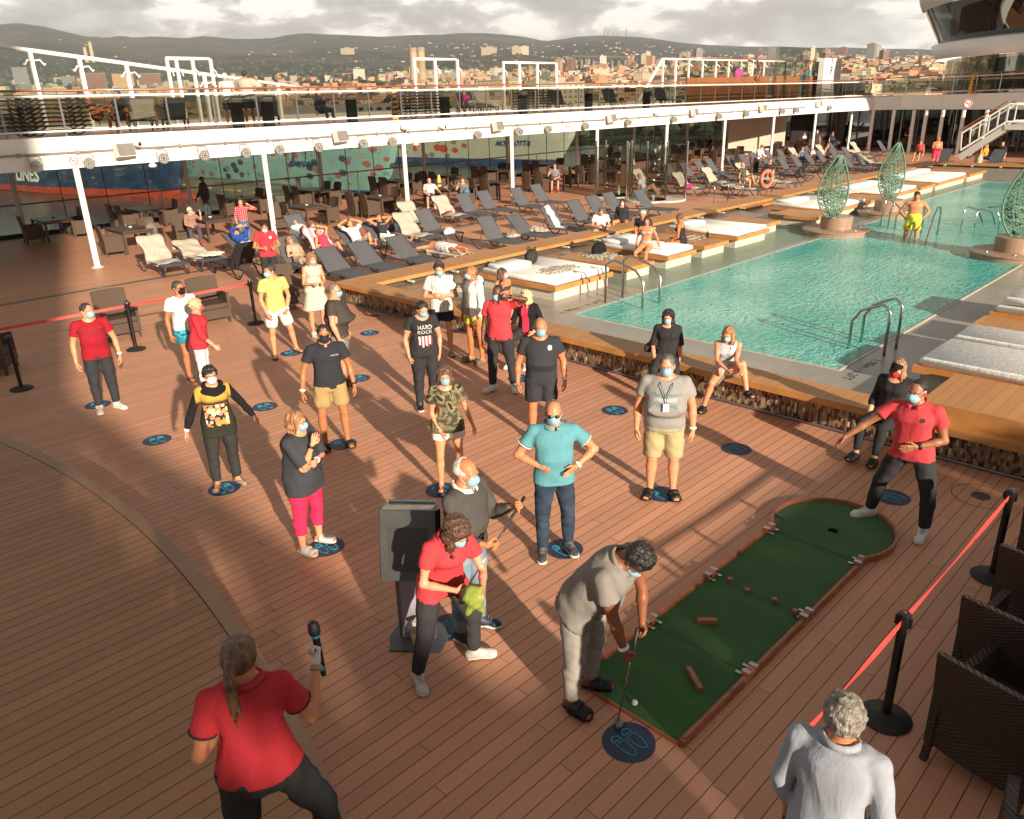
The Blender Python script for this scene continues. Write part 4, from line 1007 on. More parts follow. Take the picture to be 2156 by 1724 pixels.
def leaf(x,y,z,hgt,rz,lab,seed):
 t=empty('leaf_sculpture',(x,y,z),rz,lab,'sculpture','green lattice leaf sculptures');r=np.random.default_rng(seed);m=MB()
 def P(u,v,s):
  w=.43*(math.sin(PI*min(1,.04+v*.96)**.8))**.8+.02;bend=.22*math.sin(v*PI)-.12*v
  return(u*w,bend*.6+s*(1-u*u)*.17*math.sin(PI*v)**.6,v*hgt)
 for sd in(-1,1):m.tube([P(sd,v,0) for v in np.linspace(0,1,16)],.026,6)
 for s in(1,-1):
  for u in(-.62,-.3,0,.3,.62):m.tube([P(u*(.4+.6*math.sin(PI*v)),v,s) for v in np.linspace(0.01,.99,14)],.014,5)
  for k in range(22 if s>0 else 14):
   v0=.03+.75*(k/22 if s>0 else k/14);dv=r.uniform(.05,.3)*(1 if k%2 else-1)
   pts=[P(u,min(.99,max(.01,v0+dv*(u+1)/2)),s) for u in np.linspace(-1,1,9)]
   m.tube(pts,.012,5)
  for k in range(34):
   v0=r.uniform(.02,.42);u0=r.uniform(-.9,.6);a=r.uniform(-.15,.15)
   pts=[P(min(.98,max(-.98,u0+d*.6)),min(.99,max(.01,v0+a*d+.02*math.sin(5*d))),s) for d in np.linspace(0,1,5)];m.tube(pts,.011,5)
 m.build('lattice',GREENW,t,True)
 m=MB();m.lathe((0,0,-.02),[(.12,0),(.1,.04)],16);m.build('foot_plate',GREYM,t);return t
for(x,y,r,lab,z) in((24.0,10.0,.95,'nearest stepped round island on the far side of the pool',0),(28.6,10.2,.95,'second round island past the bathing man',1),(23.0,5.0,.97,'round island cut by the right edge of the photo',2)):
 island(x,y,r,lab)
 leaf(x-.4 if z==0 else x,y,.84,(1.8,1.85,1.85)[z],-.75,('green wire leaf sculpture nearest the daybeds','green wire leaf sculpture farther along the pool','green wire leaf sculpture at the right edge')[z],z+1)
# -- steel rails and ladders of the pool
def ladder(pts,lab,steps=True,cat='pool ladder',grp='steel pool ladders',name='pool_ladder'):
 t=empty(name,pts[0][0],0,lab,cat,grp)
 for p in pts:
  m=MB();m.tube([tuple(np.array(q)-np.array(pts[0][0])) for q in p],.024,10);m.build('rail',STEEL,t,True)
 if steps and len(pts)>1:
  for k in range(3):
   a=np.array(pts[0][-1])-np.array(pts[0][0]);b=np.array(pts[1][-1])-np.array(pts[0][0]);m=MB();u=np.array([0,0,.15+.28*k]);m.beam(a+u,b+u,.09,.02);m.build('tread',GREYM,t)
def arch(x,y0,y1,h,inn=1):
 pts=[(x,y0,PZ),(x,y0,PZ+h-.12)]
 pts+=[(x,y0+(y1-y0)*k,PZ+h-.12+.12*math.sin(PI*min(1,.5*k/.25) if k<.25 else PI*.5)-(k-.25)*.28 if k>.25 else PZ+h-.12+.12*math.sin(PI*.5*k/.25)) for k in(.05,.12,.2,.3,.5,.8)]
 pts+=[(x,y1,PZ+h-.36),(x,y1,-.6)]
 return pts
ladder([arch(13.0,10.16,9.2,.92),arch(13.6,10.16,9.2,.92)],'steel ladder at the near left corner of the pool')
ladder([arch(12.98,4.36,4.95,.84),arch(13.5,4.36,4.95,.84)],'steel ladder by the depth lettering on the right pool edge')
def hr(pts):return[pts]
ladder([[(23.3,7.75,-.3),(24.6,7.95,.95),(25.0,8.0,1.15),(25.35,8.03,1.1),(25.5,8.05,.9),(25.5,8.05,-.1)],[(23.3,7.3,-.3),(24.6,7.5,.95),(25.0,7.55,1.15),(25.35,7.58,1.1),(25.5,7.6,.9),(25.5,7.6,-.1)]],'sloping steel handrail pair in front of the bathing man',False,'handrail',None,'pool_handrail')
ladder([[(26.6,9.75,1.12),(26.4,9.5,1.15),(26.1,9.1,1.02),(25.8,8.7,.82)],[(26.45,9.6,-.1),(26.45,9.6,.8),(26.4,9.5,1.14)],[(26.1,9.25,-.1),(26.15,9.25,.8),(26.1,9.15,1.04)],[(25.85,8.95,-.1),(25.85,8.95,.7),(25.85,8.8,.88)]],'dark curved three post handrail beside the second island',False,'handrail',None,'pool_handrail')
ladder([[(27.7,7.6,-.1),(27.75,7.6,.75),(27.9,7.55,.85),(28.5,7.4,.7),(28.9,7.3,.2)],[(27.4,7.15,-.1),(27.45,7.15,.75),(27.6,7.1,.85),(28.2,6.95,.7),(28.6,6.85,.2)]],'small steel handrail pair entering the far pool',False,'handrail',None,'pool_handrail')
ladder([[(25.9,6.5,1.12),(25.7,6.2,1.2),(25.2,5.6,1.3)],[(25.95,6.1,-.1),(25.95,6.15,.8),(25.75,6.25,1.15)]],'curved steel handrail beside the island at the right edge',False,'handrail',None,'pool_handrail')
def gate(x,y,lab):
 t=empty('curved_handrail',(x,y,0),0,lab,'handrail','curved handrails at the terrace steps')
 c=[(-.05,1.2,.72),(0,.95,.86),(0,.5,1.0),(0,0,1.06),(0,-.5,1.04),(0,-.75,.98)];m=MB();m.tube(c,.024,8);m.build('top_rail',GREYM,t,True)
 for yy,zz in((.9,.88),(.25,1.04),(-.4,1.04)):m=MB();m.tube([(0,yy-.08,0),(0,yy-.08,zz*.7),(0,yy,zz)],.02,8);m.build('post',STEEL,t,True)
gate(30.2,17.1,'curved steel handrail left of the terrace steps');gate(32.7,17.1,'curved steel handrail right of the terrace steps carrying the life ring')
p=at('d',1810,840,0.7);
q=at_y('d',1812,845,16.4)
t1=empty('life_ring',(q[0],16.4,q[2]-.1),math.radians(-12),'orange life ring hung on the steel handrail post','life ring')
m=MB();m.tube([(.33*math.cos(a),0,.33*math.sin(a)+.1) for a in np.linspace(0,2*PI,29)[:-1]],.07,10,closed=True);m.build('ring',plain('ring_orange','#d4664a',.55),t1,True)
for a in(0,PI/2,PI,1.5*PI):
 m=MB();m.tube([((.3+.076*math.cos(b))*math.cos(a+.0),.076*math.sin(b),(.3+.076*math.cos(b))*math.sin(a)+.1) for b in np.linspace(0,2*PI,13)[:-1]],.008,5,closed=True);m.build('band',plain('ring_band','#d9cfc4',.5),t1)
# -- port side: poles, beam, upper deck
PXS=[7.95+5.95*i for i in range(10)]
for i,x in enumerate(PXS):
 t=empty('deck_pole',(x,25.5,0),0,['white pole cut by the shade line at the left','white pole behind the loungers above the red shirted waiter','white pole beside the man in the checked shirt','white pole left of the glass shower screens','white pole seen through the glass shower screens','white pole right of the shower screens','white pole beside the tall yellow cone','white pole behind the dense rows of loungers','white pole near the beige wall','last white pole before the far doors'][i],'pole','white poles under the upper deck')
 m=MB();m.lathe((0,0,.015),[(.088,0),(.088,2.87)],20);smoothobj(m.build('shaft',WHITE,t));m=MB();m.lathe((0,0,0),[(.17,0),(.17,.012),(.09,.03)],20);m.build('foot',WHITE,t)
UZ=3.72
t0=empty('upper_deck',(0,25.4,0),0,'white fronted upper deck running along the port side','deck')
def upath():
 pts=[(-4.0,25.4),(20,25.4),(40,25.4),(52,25.4),(58,25.3),(60.5,24.9),(62,24.2)]
 pts+=[(62.6,22.5),(62.0,19.5),(60.2,15),(58.5,10),(57,5),(56,0),(55.5,-8)]
 return pts
UP=upath()
def offs(pts,d):
 out=[]
 for i,p in enumerate(pts):
  a=Vector(pts[max(0,i-1)]);b=Vector(pts[min(len(pts)-1,i+1)]);t_=(b-a).normalized();out.append((p[0]-t_.y*d,p[1]+t_.x*d))
 return out
UB=offs(UP,.25);m=MB();n=len(UP)
def zt(i):return UZ if i<7 else UZ+.0+.05*(i-6)
vs=[]
for i in range(n):vs+=[(UP[i][0],UP[i][1],2.87),(UP[i][0],UP[i][1],zt(i)),(UB[i][0],UB[i][1],zt(i)),(UB[i][0],UB[i][1],2.87)]
fs=[]
for i in range(n-1):
 for k in range(4):a=i*4+k;b=i*4+(k+1)%4;fs.append((a,b,b+4,a+4))
m.addv(vs,fs);o=m.build('fascia',WHITE,t0);o.location=(0,-25.4,0)
m=MB();m.prism([(-4,25.66),(58,25.6),(62.3,24.6),(63.0,22.5),(62.2,19),(60.4,14.5),(57,3),(56,-8),(76,-8),(76,34.4),(-4,34.4)],3.3,3.68);o=m.build('floor_slab',plain('upper_floor','#8a6048',.5,var=.1,vs=2),t0);o.location=(0,-25.4,0)
m=MB();m.prism([(-4,25.66),(58,25.6),(62.3,24.6),(63.0,22.5),(62.2,19),(60.4,14.5),(57,3),(56,-8),(76,-8),(76,34.3),(-4,34.3)],2.9,3.29);o=m.build('ceiling',WHITE2,t0);o.location=(0,-25.4,0)
m=MB();m.tube([(6,25.33,3.3),(53.5,25.33,3.3)],.03,6);[m.box((x,25.3,3.25),(x+.08,25.395,3.35)) for x in np.arange(6.5,53,1.5)];o=m.build('conduit',plain('conduit_grey','#8a8178',.5,.2),t0);o.location=(0,-25.4,0)
def railing(path,z0,name,lab,post=1.5,glassm=GLASSD,wood=True,zoff=None,hw=1.06):
 t=empty(name,(path[0][0],path[0][1],z0),0,lab,'railing');org=Vector((path[0][0],path[0][1],z0))
 def sub(pts,z):return[tuple(Vector((x,y,z0+z+(zoff(i) if zoff else 0)))-org) for i,(x,y) in enumerate(pts)]
 for z,r,nm,mt in((.15,.026,'lower_rail',WHITE),(hw,.032,'top_rail',WHITE)):m=MB();m.tube(sub(path,z),r,8);m.build(nm,mt,t,True)
 if wood:m=MB();m.tube([tuple(Vector(p)+Vector((0,.12,0))) for p in sub(path,hw+.15)],.03,8);m.build('wooden_handrail',WOODRAIL,t,True)
 L=0;segs=[]
 for i in range(len(path)-1):
  a=Vector(path[i]);b=Vector(path[i+1]);segs.append((L,L+(b-a).length,a,b,zoff(i) if zoff else 0,zoff(i+1) if zoff else 0));L+=(b-a).length
 P_=[]
 s=.42
 while s<L:
  for(l0,l1,a,b,za,zb) in segs:
   if l0<=s<=l1:k=(s-l0)/(l1-l0);P_.append((a.lerp(b,k),za+(zb-za)*k))
  s+=post
 for k,(p,dz) in enumerate(P_[:100]):
  m=MB();q=Vector((p.x,p.y,z0+dz))-org;m.box((q.x-.025,q.y+.01,q.z),(q.x+.025,q.y+.05,q.z+hw));m.tube([(q.x,q.y+.04,q.z+hw-.02),(q.x,q.y+.12,q.z+hw+.14)],.015,5);m.build('post',GREYM if glassm is GLASSD else WHITE,t)
 for k in range(min(100,len(P_)-1)):
  a,za=P_[k];b,zb=P_[k+1];m=MB();q0=Vector((a.x,a.y,z0+za+.2))-org;q1=Vector((b.x,b.y,z0+zb+.2))-org;d_=(q1-q0).normalized()*.04
  m.beam(q0+d_+Vector((0,.03,(hw-.25)/2)),q1-d_+Vector((0,.03,(hw-.25)/2)),.012,hw-.28);m.build('glass_pane',glassm,t)
 return t
railing([(6.0-1.5*6,25.52)]+[(x,y+.12) for x,y in UP[1:7]],UZ,'deck_railing','long glazed railing of the upper port deck with wooden handrail')
railing([(62.7,24.4)]+[(x+.1,y) for x,y in UP[7:]],UZ+.03,'deck_railing','glazed railing curving across the ship above the far doors',1.7,GLASSK,True,lambda i:.05*i)
def stage_light():
 t=empty('stage_light',(0,0,0));m=MB();m.box((-.13,-.02,.2),(.13,.04,.235));m.build('mounting_plate',LAMPG,t)
 m=MB();[m.tube([(s*.13,-.02,.22),(s*.165,-.12,.12),(s*.16,-.17,-.02)],.012,6) for s in(-1,1)];m.tube([(-.165,-.12,.12),(.165,-.12,.12)],.01,6);m.build('yoke',LAMPG,t)
 m=MB();m.M=Matrix.Translation((0,-.17,-.03))@Matrix.Rotation(-.35,4,'Z')@Matrix.Rotation(math.radians(96),4,'X')
 m.lathe((0,0,0),[(.1,-.12),(.13,-.08),(.14,.02),(.15,.1),(.15,.14),(.135,.14),(.13,.12)],20);h_=m.build('housing',LAMPG,t,False);smoothobj(h_)
 m=MB();m.M=Matrix.Translation((0,-.17,-.03))@Matrix.Rotation(-.35,4,'Z')@Matrix.Rotation(math.radians(96),4,'X');m.lathe((0,0,.121),[(.136,0),(.136,.004)],20);f_=m.build('lens_plate',plain('lamp_black','#1b1614',.3),t)
 m=MB();m.M=Matrix.Translation((0,-.17,-.03))@Matrix.Rotation(-.35,4,'Z')@Matrix.Rotation(math.radians(96),4,'X')
 for r_,k in((.05,6),(.1,12)):
  for i in range(k):a=2*PI*i/k+r_*9;m.lathe((r_*math.cos(a),r_*math.sin(a),.126),[(.016,0),(.014,.004)],8)
 m.build('led_lenses',plain('led_glass','#e2ded6',.2),t);return t
SL=stage_light();first=True
lights=[('A',300,1350),('A',725,1325),('A',1325,1285),('A',1655,1260),('A',1990,1240),('B',215,1215),('B',530,1195),('B',890,1165),('B',1125,1150),('B',1815,1095),('B',2140,1070),('C',155,1070),('C',390,1050),('C',690,1025),('C',1035,995),('C',1405,970),('C',1770,945),('C',1990,925),('D',200,905),('D',315,895),('D',580,875)]
LN=['first round stage light at the far left end of the beam','round stage light just right of the left no-smoking sign','round stage light right of the grey loudspeaker in the shade','round stage light fourth from the left','round stage light above the left white pole of the lounge','round stage light above the artful hull, sixth from the left','round stage light under a small junction box','round stage light right of the second loudspeaker','round stage light between the dome camera and the second loudspeaker','round stage light left of the third loudspeaker','round stage light over the fourth white pole','round stage light just past the fourth white pole','round stage light under the second junction box','round stage light right of the middle no-smoking sign','round stage light right of the fourth loudspeaker','round stage light above the white pole behind the shower','round stage light beside a white camera arm','round stage light above the dark braces','round stage light left of the far beige wall','round stage light with a small red sign behind it','last round stage light at the right end of the conduit']
for i,(w_,x,y) in enumerate(lights):
 q=at_y(w_,x,y,25.2);loc=(q[0],25.38,q[2]+.07)
 if i==0:SL.location=loc;tag(SL,LN[0],'stage light','stage lights along the fascia')
 else:copy_tree(SL,loc,None,LN[i],'stage lights along the fascia')
 if i==0:tag(SL,group='stage lights along the fascia')
def speaker(q,lab):
 t=empty('loudspeaker',(q[0],25.38,q[2]),0,lab,'loudspeaker','loudspeakers on the fascia');m=MB();m.M=Matrix.Rotation(.28,4,'Z')@Matrix.Rotation(-.2,4,'X')
 m.prism([(-.24,-.1),(-.3,-.36),(.3,-.36),(.24,-.1),(.12,-.03),(-.12,-.03)],-.19,.19);m.build('cabinet',SPKW,t)
 m=MB();m.M=Matrix.Rotation(.28,4,'Z')@Matrix.Rotation(-.2,4,'X');m.box((-.285,-.372,-.17),(.285,-.362,.17));m.build('grille',GRILLE,t)
 m=MB();m.tube([(-.05,.0,.0),(-.05,-.1,.0)],.03,8);m.build('bracket',SPKW,t)
for q,l in((at_y('A',990,1230,25.1),'large grey loudspeaker in the shade at the left end of the beam'),(at_y('B',700,1115,25.1),'loudspeaker above the second white pole gap'),(at_y('B',1975,1030,25.1),'loudspeaker left of the fourth white pole'),(at_y('C',905,965,25.1),'loudspeaker above the shower screens'),(at_y('C',1575,915,25.1),'loudspeaker above the tall yellow cone'),(at_y('D',50,880,25.1),'loudspeaker above the dense lounger rows'),(at_y('D',505,845,25.1),'last loudspeaker at the right end of the beam')):speaker(q,l)
def camera_dome(q,lab,horn=False):
 t=empty('security_camera',(q[0],25.38,q[2]),0,lab,'camera','cameras on the fascia');m=MB()
 if horn:m.M=Matrix.Rotation(.6,4,'Z')@Matrix.Rotation(math.radians(100),4,'X');m.lathe((0,0,0),[(.04,.02),(.1,.1),(.11,.26),(.1,.3)],16)
 else:m.lathe((0,-.16,-.06),[(.15,.16),(.15,.02),(.1,-.02),(.07,-.04)],18);m.box((-.12,-.12,.02),(.12,.0,.12))
 smoothobj(m.build('casing',SPKW,t));m=MB();m.ball((0,-.16,-.1) if not horn else(.15,-.26,-.05),.055,10);m.build('lens',plain('lens_dark','#0c0a09',.12),t,True)
camera_dome(at_y('B',1240,1030,25.1),'white dome camera above the third pole');camera_dome(at_y('A',1085,1150,25.1),'white tube camera over the shade edge of the beam',True)
camera_dome(at_y('B',1530,1015,25.1),'white tube camera between two loudspeakers',True);camera_dome(at_y('C',1270,905,25.1),'white tube camera right of the shower screens',True);camera_dome(at_y('D',95,848,25.1),'white tube camera farthest right on the beam',True)
def sign_round(loc,r,lab,rz=0.0,rx=PI/2):
 t=empty('no_smoking_sign',loc,rz,lab,'sign','no-smoking signs');
 m=MB();m.M=Matrix.Rotation(rx,4,'X');m.lathe((0,0,0),[(r,0),(r,.006)],24);m.build('plate',plain('sign_white','#dedad2',.5),t)
 m=MB();m.M=Matrix.Rotation(rx,4,'X');m.tube([(r*.84*math.cos(a),r*.84*math.sin(a),.008) for a in np.linspace(0,2*PI,25)[:-1]],r*.11,5,closed=True);m.beam((-r*.6,r*.6,.012),(r*.6,-r*.6,.012),r*.16,.006);m.build('red_ring',REDP,t)
 m=MB();m.M=Matrix.Rotation(rx,4,'X');m.beam((-r*.5,0,.008),(r*.5,0,.008),r*.16,.004);m.tube([(r*.35,.1*r,.009),(r*.25,r*.35,.009),(r*.45,r*.5,.009)],r*.04,4);m.build('cigarette',BLACKP,t)
q=at_y('A',595,1300,25.38);sign_round((q[0],25.39,q[2]),.13,'round no-smoking sign at the left end of the beam')
q=at_y('C',550,1022,25.38);sign_round((q[0],25.39,q[2]),.13,'round no-smoking sign in the middle of the beam')
for w_,x,y,l,c in(('B',1315,1165,'white and red alarm beacon under the beam by the third pole',1),('A',1232,1330,'small white siren under the beam in the shade',0),('D',1065,870,'small white siren on the far fascia',0)):
 q=at_y(w_,x,y,25.3) if c or w_=='A' else(63,23.6,3.1)
 t=empty('alarm_beacon',tuple(q),0,l,'beacon',None);m=MB();m.lathe((0,0,0),[(.05,.16),(.11,.12),(.11,0),(.12,-.02)] if c else[(.03,.14),(.05,.06),(.13,-.03),(.1,-.07)],16);smoothobj(m.build('body',SPKW,t))
 if c:m=MB();m.lathe((0,0,-.13),[(.06,0),(.09,.03),(.09,.11)],16);m.build('red_lens',REDP,t)
# -- port side glass wall below
t0=empty('glass_wall',(0,34.2,0),0,'tall glass wall with thin dark mullions behind the café tables','glass wall')
m=MB();m.box((-4,-.05,0),(62,.07,.16));m.build('sill',BLACKB,t0)
for i in range(41):
 x=6.7+1.63*i-1.63*6
 if i<100:m=MB();m.tube([(x,0,.16),(x,0,2.85)],.022,6);m.tube([(x,-.02,2.35),(x-.16,-.12,2.55),(x-.2,-.14,2.4)],.014,5);m.tube([(x,-.02,2.35),(x+.16,-.12,2.55),(x+.2,-.14,2.4)],.014,5);m.build('mullion',BLACKB,t0)
 m=MB();m.box((x+.03,-.006,.17),(x+1.6,.006,2.86));m.build('glass_pane',GLASSG,t0)
t0=empty('side_railing',(0,33.9,0),0,'thin wooden handrail on grey posts in front of the glass wall','railing')
m=MB();m.tube([(-3,0,1.22),(60,0,1.22)],.03,8);m.build('handrail',WOODRAIL,t0,True)
for i in range(20):m=MB();x=.6+3.26*i;m.tube([(x,.05,0),(x,.05,1.0),(x,0,1.2)],.026,6);m.build('post',WHITE2,t0)
for i,(w_,xa,ya) in enumerate((('a',130,350),('b',400,220),('h',205,300),('h',1325,200),('C',55,1120),('C',620,1090),('C',1085,1040),('d',785,200),('d',1345,200))):
 q=at_y(w_,xa,ya,33.2);t=empty('lounge_column',(q[0],33.2,0),0,'slim grey column '+['at the far left behind the first table','behind the man in the dark suit','left of the second pair of tables','behind the man in the checked shirt','behind the fourth white pole','behind the man with the camera','behind the left shower screen','behind the tables right of the shower','beside the tall yellow cone'][i],'column','slim grey columns behind the tables')
 m=MB();m.lathe((0,0,0),[(.13,0),(.1,.05),(.085,.06),(.085,2.89)],16);smoothobj(m.build('shaft',WHITE2,t));m=MB();m.lathe((0,0,0),[(.16,0),(.16,.03)],16);m.build('foot',WHITE2,t)
# -- outer windscreen of the upper deck
WS=plain('windscreen_white','#dedad4',.3,var=.03,coat=.2)
def portal(w_,tops,rest,Y,lab,glassy=True,drop=None):
 P_=[at_y(w_ if isinstance(w_,str) else w_[i],x,y,Y) for i,(x,y) in enumerate(tops)]
 x0,x1=P_[0][0],P_[-1][0];z=np.mean([p[2] for p in P_]);t=empty('windscreen_frame',(x0,Y,UZ),0,lab,'windscreen','tall white windscreen frames')
 m=MB();m.tube([(0,0,z-UZ),(x1-x0,0,z-UZ)],.07,10);m.build('top_rail',WS,t,True)
 for i,p in enumerate(P_):
  m=MB();m.box((p[0]-x0-.05,-.12,0),(p[0]-x0+.05,.0,z-UZ));m.tube([(p[0]-x0,-.13,z-UZ-.35),(p[0]-x0+.1,-.22,z-UZ-.5),(p[0]-x0+.14,-.2,z-UZ-.65)],.025,5);m.build('post',WS,t)
 for a,b in zip(P_[:-1],P_[1:]):m=MB();m.box((a[0]-x0+.06,.01,.3),(b[0]-x0-.06,.02,z-UZ-.1));m.build('glass_pane',GLASS,t)
 return t
portal('A',[(1340,480),(1415,478),(1545,470),(1690,465)],None,33.5,'tall windscreen frame behind the man wrapped in a towel')
portal('B',[(1290,485),(1460,480),(1640,470)],None,33.5,'tall windscreen frame in front of the two chimneys')
portal('C',[(20,515),(150,510),(295,505),(450,500)],None,33.5,'tall windscreen frame with three bays at the centre')
portal('g',[(298,212),(405,212),(512,215)],None,33.5,'tall windscreen frame with the slanting end post')
a=at_y('g',298,212,33.5);b=at_y('g',190,400,33.5);m=MB();m.beam((a[0],33.5,a[2]),(b[0]-1.2,33.5,4.0),.13,.13);o=m.build('slanting_strut',WS);tag(o,'white slanting strut left of the third windscreen frame','strut')
a=at_y('A',-150,352,33.5);b=at_y('B',430,712,33.5)
t0=empty('outer_windscreen',(a[0],33.5,UZ),0,'long white framed windscreen sloping down from the left edge','windscreen');dz=b[2]-a[2];dx=b[0]-a[0]
m=MB();m.tube([(0,0,a[2]-UZ),(dx,0,b[2]-UZ)],.075,10);m.build('top_rail',WS,t0,True);
xs=[at_y(w_,x,y,33.5)[0]-a[0] for w_,x,y in(('A',-180,350),('A',230,400),('A',630,460),('A',1010,510),('A',1640,600),('B',190,680))]
for i,x in enumerate(xs):
 z=a[2]-UZ+dz*x/dx;m=MB();m.box((x-.06,-.14,0),(x+.06,.0,z));
 for s in(-1,1):m.tube([(x+s*.05,-.15,z-.35),(x+s*.2,-.3,z-.33),(x+s*.32,-.3,z-.5),(x+s*.36,-.3,z-.45)],.03,6)
 m.build('post',WS,t0)
 if i:xp=xs[i-1];zp=a[2]-UZ+dz*xp/dx;m=MB();m.addv([(xp+.07,.01,.2),(x-.07,.01,.2),(x-.07,.01,z-.1),(xp+.07,.01,zp-.1),(xp+.07,.02,.2),(x-.07,.02,.2),(x-.07,.02,z-.1),(xp+.07,.02,zp-.1)],[(0,1,2,3),(7,6,5,4),(0,4,5,1),(1,5,6,2),(2,6,7,3),(3,7,4,0)]);m.build('glass_pane',GLASS,t0)
m=MB();m.box((-4,33.6,UZ),(61,33.7,UZ+.25));o=m.build('outer_bulwark',WHITE2);tag(o,'low grey kerb along the outer edge of the upper deck','bulwark')
a=at_y('g',515,215,33.0);b=at_y('g',1640,215,33.0);t0=empty('far_windscreen',(a[0],33,UZ),0,'long glazed windscreen behind the raised wooden terrace','windscreen');L=b[0]-a[0]
m=MB();m.tube([(0,0,a[2]-UZ),(L,0,a[2]-UZ)],.06,8);m.build('top_rail',WS,t0,True);m=MB();m.tube([(0,-.1,a[2]-UZ+.12),(L,-.1,a[2]-UZ+.12)],.04,8);m.build('wooden_handrail',WOODRAIL,t0,True)
k=12
for i in range(k+1):m=MB();x=L*i/k;m.box((x-.05,-.08,0),(x+.05,0,a[2]-UZ));m.tube([(x-.3,-.2,a[2]-UZ-.5),(x,-.12,a[2]-UZ-.3),(x+.25,-.2,a[2]-UZ-.45)],.035,5);m.build('post',WS if i<7 else GREYM,t0)
for i in range(k):m=MB();m.box((L*i/k+.07,0,.3),(L*(i+1)/k-.07,.01,a[2]-UZ-.1));m.build('glass_pane',GLASSG,t0)
WOODP=planks('cedar_panel','#85573a','#6e3f20',.16,99,axis='y',rough=.45,var=.14,gw=.06)
for(x0,x1,yt,yb,lab) in((505,952,365,500,'long reddish cedar panel of the raised terrace'),(954,1100,355,500,'cedar panel with a cut corner beside the curved rail'),(1105,1180,355,500,'pale cedar panel behind the railing'),(1240,1300,355,500,'narrow pale cedar panel near the glass fins'),(1325,1435,350,500,'pale cedar panel under the glass fins'),(1520,1635,350,500,'dark cedar panel beside the white board')):
 a=at_y('g',x0,yt,27.8);b=at_y('g',x1,yt,27.8);m=MB();m.box((a[0],27.8,UZ),(b[0],27.95,(a[2]+b[2])/2));o=m.build('cedar_panel',WOODP);tag(o,lab,'wood panel','cedar panels of the raised terrace')
a=at_y('g',1645,203,27);b=at_y('g',1790,203,27);c=at_y('g',1645,385,27);t0=empty('white_board',(a[0],27,UZ),0,'tall white board with two small dark signs beside the cedar panels','board');m=MB();m.box((0,0,0),(b[0]-a[0],.4,a[2]-UZ));m.build('panel',WHITE,t0)
for ch,zz in(('1',.62),('F',.3)):
 vs,fs=text_mesh(ch,.75,bold=.02);w0=(b[0]-a[0])*.42;zz2=(a[2]-UZ)*.45+(zz-.0)*1.7*(a[2]-UZ)*.45;mesh_obj('lettering',[(x+w0,-.01,y+zz2) for x,y,z in vs],fs,plain('ink_dark','#24272a',.5),t0)
for i,(x0,x1,yt,yb,lab) in enumerate(((885,965,200,350,'curved clear glass screen around the terrace corner'),(1245,1650,105,350,'tall clear glass screen on the raised terrace'))):
 a=at_y('g',x0,yt,28.2);b=at_y('g',x1,yt,28.2);c=at_y('g',x0,yb,28.2);m=MB();k=4 if i else 2
 for j in range(k):m.box((a[0]+(b[0]-a[0])*j/k+.02,28.2,c[2]),(a[0]+(b[0]-a[0])*(j+1)/k-.02,28.22,a[2]))
 o=m.build('glass_screen',GLASS);tag(o,lab,'glass screen')
a=at_y('g',1060,205,27.6);m=MB();pts=[tuple(at_y('g',x,y,27.6)) for x,y in((1000,205),(1060,205),(1085,225),(1100,265),(1105,310),(1090,350),(1080,365),(1105,395))];m.tube(pts,.06,8);o=m.build('curved_handrail',WOODRAIL,None,True);tag(o,'dark wooden handrail bending down beside the cedar panel','handrail')
m=MB();pts=[tuple(at_y('g',x,y,27.6)) for x,y in((1400,350),(1480,290),(1550,220),(1565,205))];m.tube(pts,.05,8);o=m.build('curved_handrail',WOODRAIL,None,True);tag(o,'wooden handrail rising to the tall glass screen','handrail')
for w_,x,y,s,m_,lab in(('g',925,340,.33,'#98407a','magenta rucksack behind the cedar panel'),('g',1530,340,.28,'#3a9aa8','turquoise bag on the terrace')):
 q=at_y(w_,x,y,28.1);m=MB();m.ball((0,0,0),(s*1.5,s*.6,s*1.15),12);m.box((-s*.8,-s*.6,-s),(s*.8,s*.4,-s*.2),bev=.1);o=m.build('rucksack',cloth('bag_'+m_.strip('#'),m_));o.location=tuple(q);smoothobj(o,80);tag(o,lab,'bag')
for w_,x,y,hh,lab in(('g',1030,200,1.2,'beige towel hung over the curved terrace rail'),('g',1545,110,1.9,'beige towel draped over the tall glass screen'),('g',1590,210,1.1,'small towel hanging below the tall glass screen')):
 q=at_y(w_,x,y,28.0);f=Field((-.5,-.15,-hh-.1),(.5,.15,.15),.03);f.cap((-.2,0,0),(.2,0,-.02),.07,.07,0);
 for k in range(4):f.cap((-.22+.15*k,0,0),(-.2+.13*k,.01*(-1)**k,-hh*(.75+.08*k)),.07,.05,.04)
 f.wave(.03,20,k);V,F_=f.mesh();o=np_mesh('towel',[(V,F_,0)],TOWEL,None);o.location=tuple(q);tag(o,lab,'towel')
# -- far structure across the ship
def arc_wall(c,prof,a0,a1,n,mat,name,parent,mi=None):
 A=np.linspace(a0,a1,n);vs=[]
 for(r,z) in prof:vs+=[(c[0]+r*math.cos(a),c[1]+r*math.sin(a),z) for a in A]
 fs=[(l*n+i,l*n+i+1,(l+1)*n+i+1,(l+1)*n+i) for l in range(len(prof)-1) for i in range(n-1)]
 return mesh_obj(name,vs,fs,mat,parent,True)
RC=np.array([76.0,5.0])
def silh(w_,x,y):
 d=ray(w_,x,y);u=d[:2]/np.linalg.norm(d[:2]);s=RC@u;p=u*s;r=np.linalg.norm(RC-p);z=EYE+d[2]/np.linalg.norm(d[:2])*s;return r,z
R1=silh('D',1300,15);R2=silh('D',1345,100);R3=silh('D',1455,362);R4=silh('D',1415,380);R5=silh('D',1435,490);R6=silh('D',1420,620)
t0=empty('observation_lounge',(0,0,0),0,'white round lounge tower with leaning dark windows at the top right','superstructure')
aa=(PI*.45,PI*1.5)
